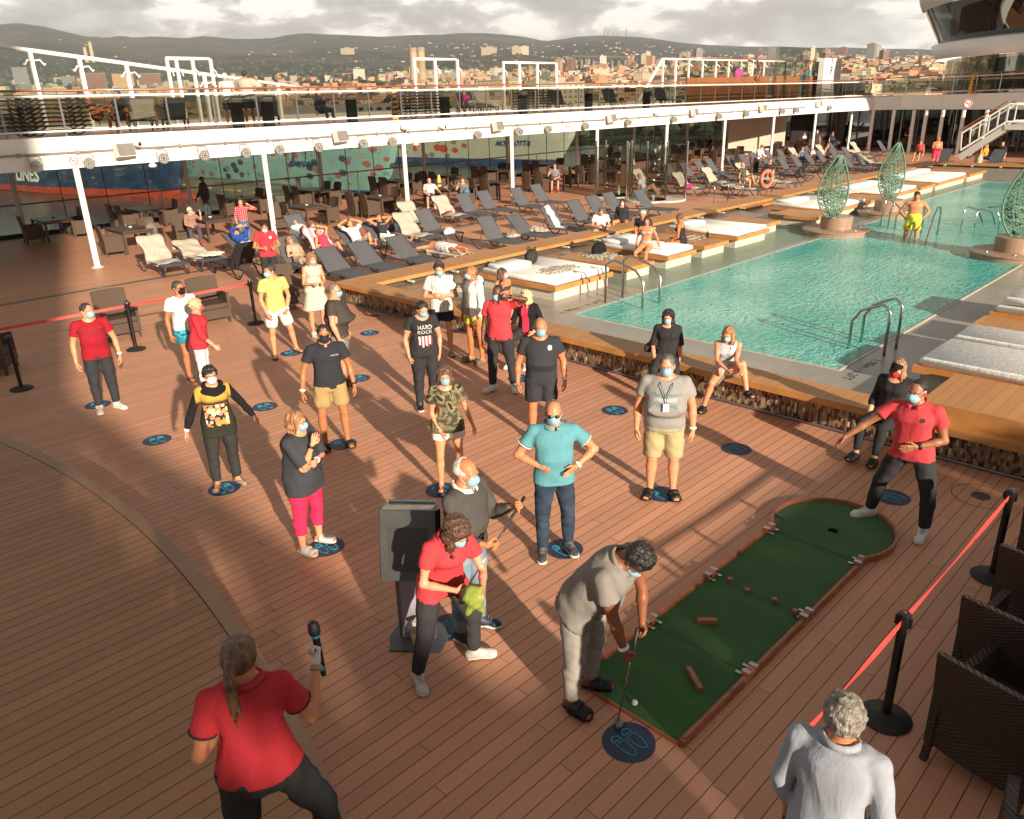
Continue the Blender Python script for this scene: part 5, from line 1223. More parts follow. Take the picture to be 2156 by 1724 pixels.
arc_wall(RC,[(R1[0]-6,R1[1]+1.6),(R1[0]-.2,R1[1]+.9),(R1[0],R1[1]+.3),(R1[0]-.1,R1[1]-.1),(R2[0]+.15,R2[1]+.1),(R2[0],R2[1])],*aa,60,WHITE,'roof_band',t0)
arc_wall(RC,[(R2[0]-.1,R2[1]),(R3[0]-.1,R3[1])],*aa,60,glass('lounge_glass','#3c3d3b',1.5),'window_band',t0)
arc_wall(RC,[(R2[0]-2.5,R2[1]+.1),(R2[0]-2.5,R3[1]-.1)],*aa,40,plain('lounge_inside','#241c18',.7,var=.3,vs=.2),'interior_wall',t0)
arc_wall(RC,[(R3[0]-.1,R3[1]),(R4[0],R4[1]+.05),(R4[0]+.1,R4[1]),(R5[0],R5[1])],*aa,60,WHITE,'sill_band',t0)
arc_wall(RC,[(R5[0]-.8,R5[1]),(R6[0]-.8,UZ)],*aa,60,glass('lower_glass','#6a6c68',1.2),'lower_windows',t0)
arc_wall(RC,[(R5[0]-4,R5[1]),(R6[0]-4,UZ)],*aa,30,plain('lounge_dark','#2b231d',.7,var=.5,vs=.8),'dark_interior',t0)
for i,a in enumerate(np.linspace(PI*.85,PI*1.45,22)):
 c_,s_=math.cos(a),math.sin(a);m=MB();m.tube([(RC[0]+(R2[0]-.05)*c_,RC[1]+(R2[0]-.05)*s_,R2[1]),(RC[0]+(R3[0]-.05)*c_,RC[1]+(R3[0]-.05)*s_,R3[1])],.05,5);m.build('mullion',GREYM,t0)
for i,a in enumerate(np.linspace(PI*1.0,PI*1.3,6)):
 c_,s_=math.cos(a),math.sin(a);m=MB();m.M=Matrix.Translation((RC[0]+R4[0]*c_,RC[1]+R4[0]*s_,R4[1]-.15));m.ball((0,0,0),.17,10);m.build('globe_lamp',WHITE,t0,True)
t0=empty('far_bulkhead',(0,0,0),0,'dark glazed doors and beige wall at the far end of the lounge','bulkhead')
FB=[(54.0,30.5),(58.2,30.3),(63.5,29.2),(66.5,26),(66.5,20),(64.8,14),(62.5,7),(61,0),(60,-9)]
def wallseg(a,b,z0,z1,mat,name,th=.15):
 m=MB();m.beam((a[0],a[1],(z0+z1)/2),(b[0],b[1],(z0+z1)/2),th,z1-z0);return m.build(name,mat,t0)
wallseg((54.5,31.5),(59.5,29.6),0,2.88,plain('beige_wall','#a89a88',.6,var=.04),'beige_wall')
for a,b in zip(FB[2:-1],FB[3:]):wallseg(a,b,0,2.88,glass('door_glass','#4a4642',.8),'glass_doors',.05)
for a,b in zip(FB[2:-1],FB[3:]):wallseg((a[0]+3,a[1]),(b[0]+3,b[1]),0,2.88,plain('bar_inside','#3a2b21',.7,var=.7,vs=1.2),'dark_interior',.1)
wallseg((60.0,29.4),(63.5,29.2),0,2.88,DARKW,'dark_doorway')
for i in range(16):
 k=i/15*(len(FB)-3.01)+2;j=int(k);p=np.array(FB[j])*(1-(k-j))+np.array(FB[j+1])*(k-j);m=MB();m.tube([(p[0]-.1,p[1],0),(p[0]-.1,p[1],2.88)],.05,6);m.build('door_frame',GREYM,t0)
for i,(w_,x,y) in enumerate((('D',940,1150),('D',1110,1150),('D',1275,1100),('D',1375,1080),('D',1510,1085),('D',1680,1060),('D',1870,1000))):
 q=at_y(w_,x,y,1) if 0 else at(w_,x,895,2.6);r_=min(1.0,62/np.hypot(q[0],q[1]));p=np.array([UP[7][0]-.5-.55*i,22.3-2.6*i]) if i>1 else np.array([(65.98,25.5),(63.2,22.4)][i])
 d=ray(w_,x,890 if i else 890);
 s=(2.87-EYE)/d[2];s=min(s,70);P_=CAMP+d*s
 t=empty('deck_pole',(P_[0]+.5,P_[1]+.2,0),0,'white pole under the far fascia, '+['leftmost','second','third','fourth','fifth','sixth','seventh'][i]+' from the left','pole','white poles under the far fascia');m=MB();m.lathe((0,0,0),[(.12,0),(.12,2.87)],16);smoothobj(m.build('shaft',WHITE,t));m=MB();m.lathe((0,0,0),[(.2,0),(.2,.03)],16);m.build('foot',WHITE,t)
q=at('D',1430,856,3.1);p=CAMP+ray('D',1432,856)*57.2/1.0*.9;sign_round((59.6,17.25,3.25),.26,'round no-smoking sign on the far fascia',math.radians(-69))
t0=empty('staircase',(0,0,0),0,'open white staircase with railings rising at the far right','stairs')
A_=at('f',1150,1075,0.35);A_=CAMP+(A_-CAMP)*.93;sx=44.5
def onxp(w_,x,y):return at_x(w_,x,y,sx)
lo=onxp('f',1160,1100);kn_=onxp('f',1875,655);rt=onxp('f',2300,655);tl=onxp('f',1180,830);th_=onxp('f',1930,375);tr=onxp('f',2300,400)
for dx in(0,1.3):
 for a,b,nm,r in((lo,kn_,'stringer_rail',.05),(kn_,rt,'landing_rail',.05),(tl,th_,'top_rail',.045),(th_,tr,'top_rail',.045)):
  m=MB();m.tube([(a[0]+dx,a[1],a[2]),(b[0]+dx,b[1],b[2])],r,8);m.build(nm,WHITE,t0)
 m=MB();m.tube([(tl[0]+dx,tl[1]+.1,tl[2]+.12),(th_[0]+dx,th_[1]+.1,th_[2]+.12)],.035,8);m.build('wooden_handrail',WOODRAIL,t0)
 for i in range(6):
  k=i/5;a=lo+(kn_-lo)*k;b=tl+(th_-tl)*k;m=MB();m.tube([(a[0]+dx,a[1],a[2]),(b[0]+dx,b[1],b[2])],.035,6);m.build('baluster',WHITE2,t0)
 a=lo+(kn_-lo)*.0;b=kn_;m=MB();m.addv([(a[0]+dx,a[1],a[2]+.12),(b[0]+dx,b[1],b[2]+.02),(tl[0]+dx+(th_-tl)[0],b[1],th_[2]-.15),(tl[0]+dx,a[1],tl[2]-.15)],[(0,1,2,3)]);m.build('glass_pane',GLASSK,t0)
for i in range(13):
 k=(i+.5)/13;p=lo+(kn_-lo)*k;m=MB();m.box((sx+.05,p[1]-.16,p[2]-.32),(sx+1.25,p[1]+.16,p[2]-.28));m.build('tread',WHITE2,t0)
m=MB();m.beam(tuple(lo-np.array([0,0,.35])),tuple(kn_-np.array([0,0,.3])),.12,.3);m.build('stringer',WHITE2,t0)
m=MB();m.box((sx-.1,rt[1]-1,kn_[2]-.35),(sx+3,kn_[1],kn_[2]-.15));m.build('landing',WHITE2,t0)
# -- starboard side and the block behind the viewer: they shade the near deck
t0=empty('starboard_deck',(0,-10.6,0),0,'starboard upper deck out of view whose shadow falls on the golf mat','deck')
m=MB();m.box((-3.4,-8.6,2.87),(56,0,3.72));m.build('floor_slab',WHITE,t0)
m=MB();m.box((-3.4,-.25,3.72),(56,-.05,4.0));m.box((-3.4,-.25,4.62),(56,-.05,4.72))
r=np.random.default_rng(3);x=-3.3
while x<30:
 w_=r.uniform(.9,2.2);m.box((x,-.2,4.0),(x+w_,-.1,4.62));x+=w_+r.uniform(.03,.1)
m.box((30,-.2,4.0),(56,-.1,4.62));m.build('parapet',WHITE2,t0)
for i in range(9):m=MB();m.lathe((2+5.95*i,-.1,0),[(.088,0),(.088,2.87)],12);m.build('pole',WHITE,t0)
t0=empty('aft_superstructure',(-3.47,-8.4,0),0,'white superstructure block behind the viewer shading the stage','superstructure')
m=MB();m.box((-20,-14,0),(0,0,6.15));m.build('lower_block',WHITE,t0)
m=MB();m.box((-20,-.12,6.152),(-.13,0,7.4));m.box((-.02,-14,6.152),(0,0,6.34));m.box((-.02,-14,6.68),(0,0,7.4));y_=-14.0
for hy in(-6.3,-4.67,-4.16,-3.6,-3.02,-2.2,-1.4,-.62):m.box((-.019,y_,6.341),(-.001,hy-.17,6.679));y_=hy+.17
m.box((-.019,y_,6.341),(-.001,-.001,6.679));m.build('pierced_parapet',WHITE2,t0)
m=MB();m.box((-20,-6.2,6.152),(-1.9,-3.6,24));m.build('tower',WHITE,t0)
# -- wicker chairs and tables
def chair_proto(kind,wk):
 t=empty('wicker_chair',(0,0,0));w,d=(.58,.6) if kind=='dine' else(.66,.7);sh=.44;ah=.66;bh=.98 if kind=='dine' else .92
 m=MB();m.box((-w/2+.04,-d/2+.02,sh-.1),(w/2-.04,d/2-.04,sh),bev=.015);m.build('seat',wk,t)
 for s in(-1,1):
  m=MB();x=s*(w/2-.025);n=8;vs=[]
  for i in range(n+1):
   y=-d/2+d*i/n;zt_=ah-.03*math.sin(PI*i/n)
   for xx,z in((x-.025,.14),(x+.025,.14),(x+.03,zt_),(x-.03,zt_)):vs.append((xx,y,z))
  fs=[(i*4+k,i*4+(k+1)%4,i*4+4+(k+1)%4,i*4+4+k) for i in range(n) for k in range(4)]+[(3,2,1,0),tuple(n*4+k for k in range(4))];m.addv(vs,fs);m.build('arm_panel',wk,t)
 m=MB();vs=[];nx=8;nz=6
 for k in range(nz+1):
  z=.14+(bh-.14)*k/nz
  for i in range(nx+1):
   u=-1+2*i/nx;y=d/2-.02-.05*(1-u*u)*-.6+.16*max(0,z-.4);zz=z+(.02*(1-u*u) if k==nz else 0);vs+=[(u*(w/2-.0),y,zz),(u*(w/2),y-.045,zz)]
 row=(nx+1)*2;fs=[]
 for k in range(nz):
  for i in range(nx):
   a=k*row+i*2;fs+=[(a,a+2,a+2+row,a+row),(a+1,a+1+row,a+3+row,a+3)]
 for k in range(nz):a=k*row;fs.append((a,a+row,a+row+1,a+1));a+=nx*2;fs.append((a,a+1,a+row+1,a+row))
 for i in range(nx):a=nz*row+i*2;fs.append((a,a+2,a+3,a+1));a=i*2;fs.append((a,a+1,a+3,a+2))
 m.addv(vs,fs);m.build('backrest',wk,t)
 m=MB();m.box((-w/2+.05,-d/2,.14),(w/2-.05,-d/2+.03,sh-.1));m.build('front_panel',wk,t)
 for sx in(-1,1):
  for sy in(-1,1):m=MB();m.beam((sx*(w/2-.03),sy*(d/2-.04)+(.05 if sy>0 else 0),0),(sx*(w/2-.03),sy*(d/2-.04),.2),.045,.045);m.build('leg',wk,t)
 return t
CH_D=chair_proto('dine',WICK);CH_L=chair_proto('lounge',WICKD);CH_M=chair_proto('lounge',WICK);used=set()
def put(proto,x,y,rz,lab,grp,z=0,cat='chair'):
 if proto.name not in used:
  used.add(proto.name);proto.location=(x,y,z);proto.rotation_euler=(0,0,rz);return tag(proto,lab,cat,grp)
 return tag(copy_tree(proto,(x,y,z),rz,lab,grp),cat=cat)
def table_proto():
 t=empty('cafe_table',(0,0,0));m=MB();m.box((-.5,-.8,.69),(.5,.8,.74),bev=.008);m.build('tabletop',TABLEM,t)
 m=MB();m.box((-.44,-.74,.62),(.44,-.715,.689));m.box((-.44,.715,.62),(.44,.74,.689));m.box((-.44,-.7145,.62),(-.415,.7145,.689));m.box((.415,-.7145,.62),(.44,.7145,.689));m.build('apron',TABLEM,t)
 for sx in(-1,1):
  for sy in(-1,1):m=MB();m.box((sx*.45-.04,sy*.75-.04,0),(sx*.45+.04,sy*.75+.04,.688));m.build('leg',TABLEM,t)
 return t
TB=table_proto()
TABLES=[(at('a',560,900,.74)[0],32.8,'in the shade at the far left','1011'),(at('a',1800,780,.74)[0],32.8,'beside the handrail left of the backpack chair','1110'),(at('b',960,630,.74)[0],32.8,'beside the man in the dark suit','1011'),(at('h',90,670,.74)[0],32.8,'behind the checked shirt man and his pole','1111'),(at('h',930,565,.74)[0],32.8,'second outer table left of the fourth pole','1111'),(at('h',1480,510,.74)[0],32.8,'behind the man in the pale patterned shirt','1101'),(at('h',2060,455,.74)[0],32.8,'outer table left of the man with a camera','1111'),(at('C',330,1320,.74)[0],32.8,'outer table behind the man with a camera','1110'),(at('C',700,1265,.74)[0],32.8,'outer table behind the shower screens','1110'),(at('C',1470,1190,.74)[0],32.8,'outer table right of the shower screens','1111'),(at('d',1080,390,.74)[0],32.8,'where the seated couple rests','1011'),(at('d',1410,355,.74)[0],32.8,'outer table right of the tall cone','1111'),(at('d',1670,320,.74)[0],32.8,'far outer table above the waiter','1111'),(at('d',1920,285,.74)[0],32.8,'farthest outer table by the dark wall','1111'),(at('a',1700,1060,.74)[0],27.6,'with the tall glass behind the towel lounger','1000'),(at('b',800,935,.74)[0],27.6,'between the flowery shirt woman and the checked shirt man','0000'),(at('h',60,850,.74)[0],27.6,'behind the red shirted waiter','1010'),(at('h',900,755,.74)[0],27.6,'behind the two sunbathers with raised arms','1111'),(at('h',1610,665,.74)[0],27.6,'with beer between the patterned shirt man and the phone woman','0000'),(at('h',2060,590,.74)[0],27.6,'inner table right of the phone woman','1100'),(at('C',360,1415,.74)[0],27.6,'in front of the man with a camera','1100'),(at('C',850,1365,.74)[0],27.6,'seen through the shower screens','1111'),(at('C',1440,1290,.74)[0],27.6,'inner table right of the shower screens','1111'),(at('C',1680,1240,.74)[0],27.6,'inner table under the seated couple','1011'),(at('d',1470,490,.74)[0],27.6,'inner table left of the waiter in white','1101'),(at('d',1750,420,.74)[0],27.6,'inner table behind the waiter in white','1011'),(at('d',2050,380,.74)[0],27.6,'inner table near the beige wall','1111'),(at('e',430,680,.74)[0],27.6,'inner table by the beige wall people','0101'),(at('e',850,690,.74)[0],27.6,'inner table by the far doors','0101')]
cn=0
for i,(x,y,w_,c) in enumerate(TABLES):
 put(TB,x,y,0,'brown café table '+w_,'brown café tables',cat='table')
 for k,(dx,dy,rz) in enumerate(((-.78,-.38,PI/2),(-.8,.42,PI/2),(.78,-.38,-PI/2),(.8,.42,-PI/2))):
  if c[k]=='1':put(CH_D,x+dx+random.uniform(-.05,.05),y+dy,rz+random.uniform(-.12,.12),'wicker chair, %s at table %s'%(('near left','far left','near right','far right')[k],w_),'brown wicker café chairs')
 if i%2==0 and i<24 or i in(17,15):
  t=empty('ashtray',(x+.1,y+.1,.742),0,'small ashtray on the table '+w_,'ashtray','ashtrays and trays on the café tables');m=MB();m.lathe((0,0,0),[(.05,0),(.07,.03),(.06,.03),(.05,.012)],12);m.build('dish',SPKW if i>13 else BLACKP,t)
t=at('a',2070,1310,0);ch=put(CH_D,t[0]-.1,t[1]+.2,.1,'brown wicker chair carrying the grey backpack',None)
t=at('b',390,1120,.4);put(CH_D,t[0]+.1,t[1]+.25,-.2,'brown wicker chair under the flowery shirt woman',None)
t=at('b',1150,1000,.45);put(CH_D,15.1,27.3,-.2,'brown wicker chair of the checked shirt man',None)
put(CH_D,at('h',1400,760,.45)[0],27.3,-.2,'brown wicker chair under the man in the pale patterned shirt',None)
put(CH_D,at('h',1770,720,.45)[0]+.3,27.4,-.3,'brown wicker chair under the woman with a phone',None)
put(CH_D,at('C',440,1430,.45)[0],27.6,-.2,'brown wicker chair under the man with a camera',None)
put(CH_M,5.45,16.95,math.radians(-5),'dark wicker armchair behind the man in the crimson t-shirt',None);put(CH_M,7.25,16.55,math.radians(-8),'dark wicker armchair behind the man in the white t-shirt',None)
put(CH_M,9.05,16.4,math.radians(-8),'dark wicker armchair behind the man in the yellow polo',None);put(CH_M,2.95,16.35,math.radians(60),'dark wicker armchair cut by the left edge',None)
put(CH_L,5.25,.62,math.radians(78),'large dark wicker armchair nearest the viewer at the right',None);put(CH_L,6.05,.72,math.radians(80),'dark wicker armchair second from the bottom at the right',None)
put(CH_L,7.0,.72,math.radians(80),'dark wicker armchair holding the bent person at the right edge',None);put(CH_L,7.85,.75,math.radians(80),'dark wicker armchair farthest up at the right edge',None);put(CH_L,4.15,.05,math.radians(100),'dark wicker armchair behind the white haired man',None)
def glassobj(x,y,z,h,lab,cat,liquid=None):
 t=empty(cat.replace(' ','_'),(x,y,z),0,lab,cat);m=MB();m.lathe((0,0,0),[(.03,0),(.012,.01),(.014,.04),(.035,h*.4),(.05,h)] if liquid is None else[(.035,0),(.04,h)],12,cap=False);m.build('glass',glass('drink_glass','#e8ecea',4),t,True)
 if liquid:m=MB();m.lathe((0,0,.004),[(.031,0),(.036,h*.8)],12);m.build('drink',plain('beer','#b87a24',.2),t)
q=at('a',1570,1060,.74);glassobj(q[0],27.2,.742,.2,'tall tapered glass on the table behind the towel lounger','tall glass')
q=at('c',1500,550,.74);glassobj(q[0],27.2,.742,.2,'glass of beer between the patterned shirt man and the phone woman','beer glass',1)
def bag(p,s,col,lab,name='bag',sx=1.2,rz=0,sz=1.0,parent=None):
 t=empty(name,tuple(p),rz,lab,'bag');f=Field((-s*sx-.1,-s-.1,-.02),(s*sx+.1,s+.1,s*1.9*sz),max(.012,s*.06));f.ell((0,0,s*.6*sz),(s*sx,s*.62,s*.72*sz),None,0);f.cap((-s*.7*sx,0,.12*s),(s*.7*sx,0,.12*s),s*.3,s*.3,.08);f.wave(s*.05,18/s*.25,4);V,F_=f.mesh();V=relax(V,F_)
 np_mesh('bag_body',[(V,F_,0)],col,t);m=MB()
 for k in(-1,1):m.tube([(-s*.5*sx,k*s*.25,s*1.1*sz),(-s*.3*sx,k*s*.35,s*1.45*sz),(s*.3*sx,k*s*.35,s*1.45*sz),(s*.5*sx,k*s*.25,s*1.1*sz)],s*.05,6)
 m.build('handles',col,t,True);return t
BAGK=cloth('bag_black','#1c1b1d',fold=.8);BAGG=cloth('bag_olive','#34362e',fold=.8)
bag(at('G',800,540,.62),.22,BAGK,'black bag on the teak platform behind the near ladder');bag(at('G',255,610,.76),.24,BAGG,'dark olive bag on the double daybed nearest the bald man',rz=.5)
q=at('a',2060,1120,.6);bag((q[0],27.05,.45),.22,cloth('bag_grey','#6b6a64'),'grey backpack leaning in the wicker chair','rucksack',1.0,.3,1.6)
bag(at('E',1460,180+330,0)+np.array([0,.3,0]),.12,cloth('bag_blue','#54606e'),'small blue cloth beside the towel lounger','cloth_bundle')
bag(at('F',350,690,0),.12,pat('cow',camo([(0,'#16130f'),(.5,'#cfc4b0')],16)),'small black and white bag on the deck behind the woman in cream')
bag(at('c',790,1090,.1),.2,cloth('bag_navy','#3c4650'),'dark mesh bag hanging between the tank top man and the towel loungers')
bag(at('F',1760,1000,.48),.14,cloth('bag_denim','#262c3a'),'navy bag on the bench beside the man in the grey hooded top')
bag(at('d',790,960,.4),.22,cloth('pink_cloth','#c02a78'),'bright pink bundle on the towel lounger right of the shower','cloth_bundle',1.6,0,.5);bag(at('c',1490,850,.45),.1,cloth('red_cloth','#8c2a34'),'red disc shaped cap on a towelled lounger','cap',1.5,0,.35)
bag(at('c',1500,1120,.36),.16,cloth('hat_white','#d8d2c4'),'crumpled white hat on the foot of a lounger','hat',1.4,0,.8)
# -- sun loungers
def lounger_proto(ang,frame,sling,nm='sun_lounger'):
 """foot end at y = 0 towards -Y, head towards +Y"""
 t=empty(nm,(0,0,0));W_,Ls,Lb,z=.34,1.16,.84,.33;a=math.radians(ang);hy,hz=Ls,z
 ty,tz=hy+Lb*math.cos(a),hz+Lb*math.sin(a)
 m=MB();m.box((-W_+.02,.02,z-.01),(W_-.02,hy,z+.006));m.build('seat_sling',sling,t)
 m=MB();m.beam((0,hy+.01,hz),(0,ty,tz),W_*2-.04,.014);m.build('back_sling',sling,t)
 for s in(-1,1):
  m=MB();m.tube([(s*W_,0,z-.01),(s*W_,hy+.02,z-.01),(s*W_,hy+.55,z-.03),(s*W_,hy+.82,z-.04)],.02,6);m.build('side_rail',frame,t,True)
  m=MB();m.tube([(s*W_,.03,z-.02),(s*W_,.1,.16),(s*(W_+.0),.16,.02),(s*W_,.24,.02),(s*W_,.52,z-.04)],.02,6);m.build('front_leg',frame,t,True)
  m=MB();m.tube([(s*W_,1.28,z-.04),(s*W_,1.5,.04),(s*W_,1.62,.02),(s*W_,1.72,.05),(s*W_,1.98,z-.04)],.02,6);m.build('rear_leg',frame,t,True)
  m=MB();m.tube([(s*(W_-.01),hy,hz),(s*(W_-.01),ty,tz)],.017,6);m.build('back_rail',frame,t,True)
  if ang>12:m=MB();m.tube([(s*(W_-.05),hy+Lb*.55*math.cos(a),hz+Lb*.55*math.sin(a)),(s*(W_-.05),hy+Lb*.55*math.cos(a)+.14,z-.03)],.01,5);m.build('back_strut',frame,t)
 m=MB();[m.tube([(-W_,y_,z_),(W_,y_,z_)],.016,6) for y_,z_ in((.01,z-.012),)];m.build('foot_bar',frame,t);m=MB();m.tube([(-W_,ty,tz),(W_,ty,tz)],.016,6);m.build('head_bar',frame,t)
 return t
LP={}
def lounger(foot,ang,lab,rz=0,black=False,grp='grey sun loungers on the deck',towel=None,z=0):
 k=(ang,black)
 if k not in LP:LP[k]=lounger_proto(ang,FRAMEB if black else FRAMEM,SLINGB if black else SLING);o=LP[k];o.location=(foot[0],foot[1],z);o.rotation_euler=(0,0,rz);tag(o,lab,'sun lounger',grp)
 else:o=tag(copy_tree(LP[k],(foot[0],foot[1],z),rz,lab,grp),cat='sun lounger')
 if towel:drape(foot,ang,towel[0],towel[1] if len(towel[1].split())<17 else ' '.join(towel[1].split()[:16]),rz,towel[2] if len(towel)>2 else 'full',z)
 return o
def drape(foot,ang,mat,lab,rz=0,mode='full',z0=0):
 a=math.radians(ang);Ls,Lb,z=1.16,.84,.345;r=np.random.default_rng(int(foot[0]*10)+3);nx,ny=12,26;vs=[]
 y0,top=(.45,.84) if mode=='full' else((.75,.6) if mode=='back' else(.1,.0))
 total=(Ls-y0)+top+(.28 if mode!='seat' else 0)
 if mode=='seat':total=Ls+.3;y0=-.05
 for j in range(ny+1):
  s=y0+total*j/ny;
  for i in range(nx+1):
   u=-1+2*i/nx;x=u*(.36+.02*math.sin(j*.7));dz=.012*math.sin(5*u+j*.8)+.01*math.sin(j*1.3+u*2)+.012
   if s<=Ls:p=[x,s,z+dz]
   elif s<=Ls+Lb:q=s-Ls;p=[x,Ls+q*math.cos(a)-math.sin(a)*(.012+dz),z+q*math.sin(a)+math.cos(a)*(.012+dz)]
   else:q=s-Ls-Lb;p=[x*(1+.1*q),Ls+Lb*math.cos(a)+.035+.02*math.sin(4*u),z+Lb*math.sin(a)-q+.02]
   if abs(u)>.9 and s<Ls:p[2]-=.07
   p[0]+=.015*math.sin(s*9+1);vs.append(p)
 fs=[(j*(nx+1)+i,j*(nx+1)+i+1,(j+1)*(nx+1)+i+1,(j+1)*(nx+1)+i) for j in range(ny) for i in range(nx)]
 o=mesh_obj('beach_towel',vs,fs,mat,None,True);sd=o.modifiers.new('s','SOLIDIFY');sd.thickness=.012;o.location=(foot[0],foot[1],z0);o.rotation_euler=(0,0,rz);return tag(o,lab,'towel','towels on the loungers')
def heap(p,sx,sy,h,mat,lab,name='towel',rz=0,seed=1):
 f=Field((-sx-.08,-sy-.08,-.03),(sx+.08,sy+.08,h+.12),.016);r=np.random.default_rng(seed)
 f.ell((0,0,.01),(sx,sy,h*.5),None,0)
 for _ in range(7):q=r.uniform(-.6,.6,2);f.cap((q[0]*sx,q[1]*sy,h*.3),(q[0]*sx+r.uniform(-.2,.2),q[1]*sy+r.uniform(-.2,.2),h*.5),h*.35,h*.25,.04)
 f.wave(.012,40,seed);f.plane((0,0,0),(0,0,-1));V,F_=f.mesh();V=relax(V,F_);o=np_mesh(name,[(V,F_,0)],mat,None);o.location=tuple(map(float,p));o.rotation_euler=(0,0,rz);return tag(o,lab,'towel' if name=='towel' else name.replace('_',' '))
TB_=TOWEL
def F_(w_,x,y):q=at(w_,x,y,.33);return(float(q[0]),float(q[1]))
PINKT=pat('pink_towel',stripes_x([(0,'#c98a92'),(.4,'#d9c4c0'),(.6,'#c98a92'),(.75,'#d9cfc8')],.34))
lounger(F_('E',1436,525),50,'grey lounger with a smooth beige towel nearest the shade line',towel=(TB_,'smooth beige towel on the leftmost lounger'))
lounger(F_('E',1735,480),25,'low backed lounger with towel, papers and clothes left of the red shirted waiter',towel=(TB_,'rumpled beige towel on the low backed lounger','full'))
lounger((11.55,22.0),25,'lounger of the man reading in a blue top')
lounger((10.1,21.8),50,'lounger turned the other way behind the man in yellow',PI,True)
lounger((13.85,22.4),50,'grey lounger whose sunbather shows only raised knees')
lounger((11.3,18.5),50,'lounger of the woman in sunglasses behind the woman in cream')
lounger((12.65,19.2),50,'lounger with a pink striped towel',towel=(PINKT,'pink and white striped towel on a lounger'))
lounger((11.35,16.5),38,'empty grey lounger touching the corner of the pool bench');lounger((12.4,16.5),38,'empty grey lounger second from the pool bench corner')
lounger((13.95,19.5),38,'lounger of the sunbather in a white t-shirt with raised arms');lounger((15.0,19.5),38,'lounger of the sunbather in a black vest with raised arms')
lounger((13.6,16.4),38,'empty grey lounger left of the sleeper in patterned shorts');lounger((14.75,16.6),8,'flat lounger under the sleeper in patterned shorts',towel=(TB_,'beige towel under the sleeper in patterned shorts','seat'))
lounger((16.25,19.6),50,'towelled lounger right of the black vest sunbather',towel=(TB_,'beige towel on the front lounger of the touching pair'));lounger((18.2,21.9),50,'towelled lounger just behind another towelled one',towel=(TB_,'beige towel on the rear lounger of the touching pair'))
lounger((17.15,19.6),50,'grey lounger with a white hat on its foot end');lounger((20.1,22.2),50,'towelled lounger under the patterned shirt man',towel=(TB_,'beige towel below the patterned shirt man'))
lounger((21.1,22.0),50,'grey lounger below the phone woman');lounger((22.2,22.0),50,'grey lounger right of the phone woman');lounger((23.7,21.6),50,'grey lounger left of the camera man');lounger((25.1,21.8),50,'grey lounger in front of the camera man')
lounger((17.2,16.6),50,'grey lounger with a balled towel on its seat');lounger((18.6,16.6),38,'grey lounger with a heaped beige towel');lounger((20.1,16.6),50,'grey lounger with a white towel over its back');
heap(at('F',2100,400,.36),.26,.2,.12,TB_,'balled beige towel on the seat of a lounger',seed=2);heap(at('G',290,350,.36),.3,.5,.16,TB_,'heaped beige towel spilling off a lounger',seed=3)
drape((20.1,16.6),50,TOWELW,'narrow white towel over the back of a lounger',mode='back').scale=(.4,1,1)
lounger((21.8,16.9),50,'lounger of the man in white looking down');lounger((23.2,17.2),50,'lounger of the masked woman in black lace');lounger((24.3,17.3),50,'empty lounger behind the masked woman in black lace');lounger((25.7,16.9),50,'empty lounger in front of the shower screens')
heap(at('E',1700,440,.42),.3,.3,.08,pat('print_cloth',blotch('#c9c6bc',['#4a6a4a','#23282c','#c9c6bc'],12)),'printed cloth and papers on the low backed lounger','clothing',seed=4)
R2=[(32.9,22.3,50,1,'towelled lounger seen through the shower glass'),(36.0,22.6,50,0,'lounger at the foot of the fourth white pole from the left'),(37.2,22.4,50,0,'lounger second right of the shower'),(32.4,19.6,50,1,'towelled lounger with the pink bundle'),(38.6,22.4,50,0,'lounger third right of the shower'),(40.0,22.6,50,0,'lounger left of the pole by the tall cone'),(35.2,19.8,50,1,'towelled lounger behind the left curved handrail'),(36.6,19.7,25,0,'lower lounger right of the towelled one'),(38.2,19.7,50,1,'lounger of the bald man in green'),(42.2,22.6,50,0,'lounger left of the waiter in white'),(43.6,22.6,50,0,'lounger at the waiter in white'),(45.0,22.7,50,0,'lounger right of the waiter in white'),(46.8,22.7,50,0,'lounger two right of the waiter'),(41.2,19.8,50,0,'lounger of the seated man with dark hair'),(33.2,17.2,8,1,'flat towelled lounger behind the life ring'),(36.6,17.2,8,1,'flat towelled lounger with scattered clothes'),(48.2,22.6,50,0,'lounger under the beige wall, first'),(49.8,22.6,50,1,'lounger of the boy in blue'),(51.4,22.4,50,0,'lounger under the beige wall, third'),(53.2,22.4,50,1,'lounger of the woman with raised knees'),(55.0,22.4,50,0,'lounger below the navy shirt man'),(43.0,19.9,50,0,'middle row lounger left of the beige wall'),(44.6,19.9,50,0,'middle row lounger below the boy in blue'),(46.2,19.9,50,0,'middle row lounger with a tall slim back'),(47.8,19.9,50,0,'middle row lounger beside a bare foot'),(49.6,19.9,50,0,'middle row lounger left of the leaf sculpture top'),(51.4,19.9,50,0,'middle row lounger above the leaf sculpture'),(53.2,20.0,25,1,'low lounger with a towel near the far end'),(56.5,21.5,50,1,'towelled lounger beside the far yellow sign'),(45.4,17.3,50,0,'front row lounger above the leaf sculpture'),(47.0,17.3,50,0,'wide empty lounger near the far bench corner'),(48.4,17.4,25,1,'lounger with heaped towels near the far bench corner'),(58.5,20.5,50,0,'last lounger by the far columns')]
for x,y,a,tw,l in R2:lounger((x,y),a,'grey '+l,towel=(TB_,'beige towel, '+l.replace('lounger ','').replace('middle row ','row ')[:60]) if tw else None)
for i,(x,y) in enumerate(((40.0,18.9),(42.0,18.7))):lounger((x,y+1.3),50,'black lounger seen from behind, '+('left' if i==0 else 'right')+' of the pair by the bench',PI,True)
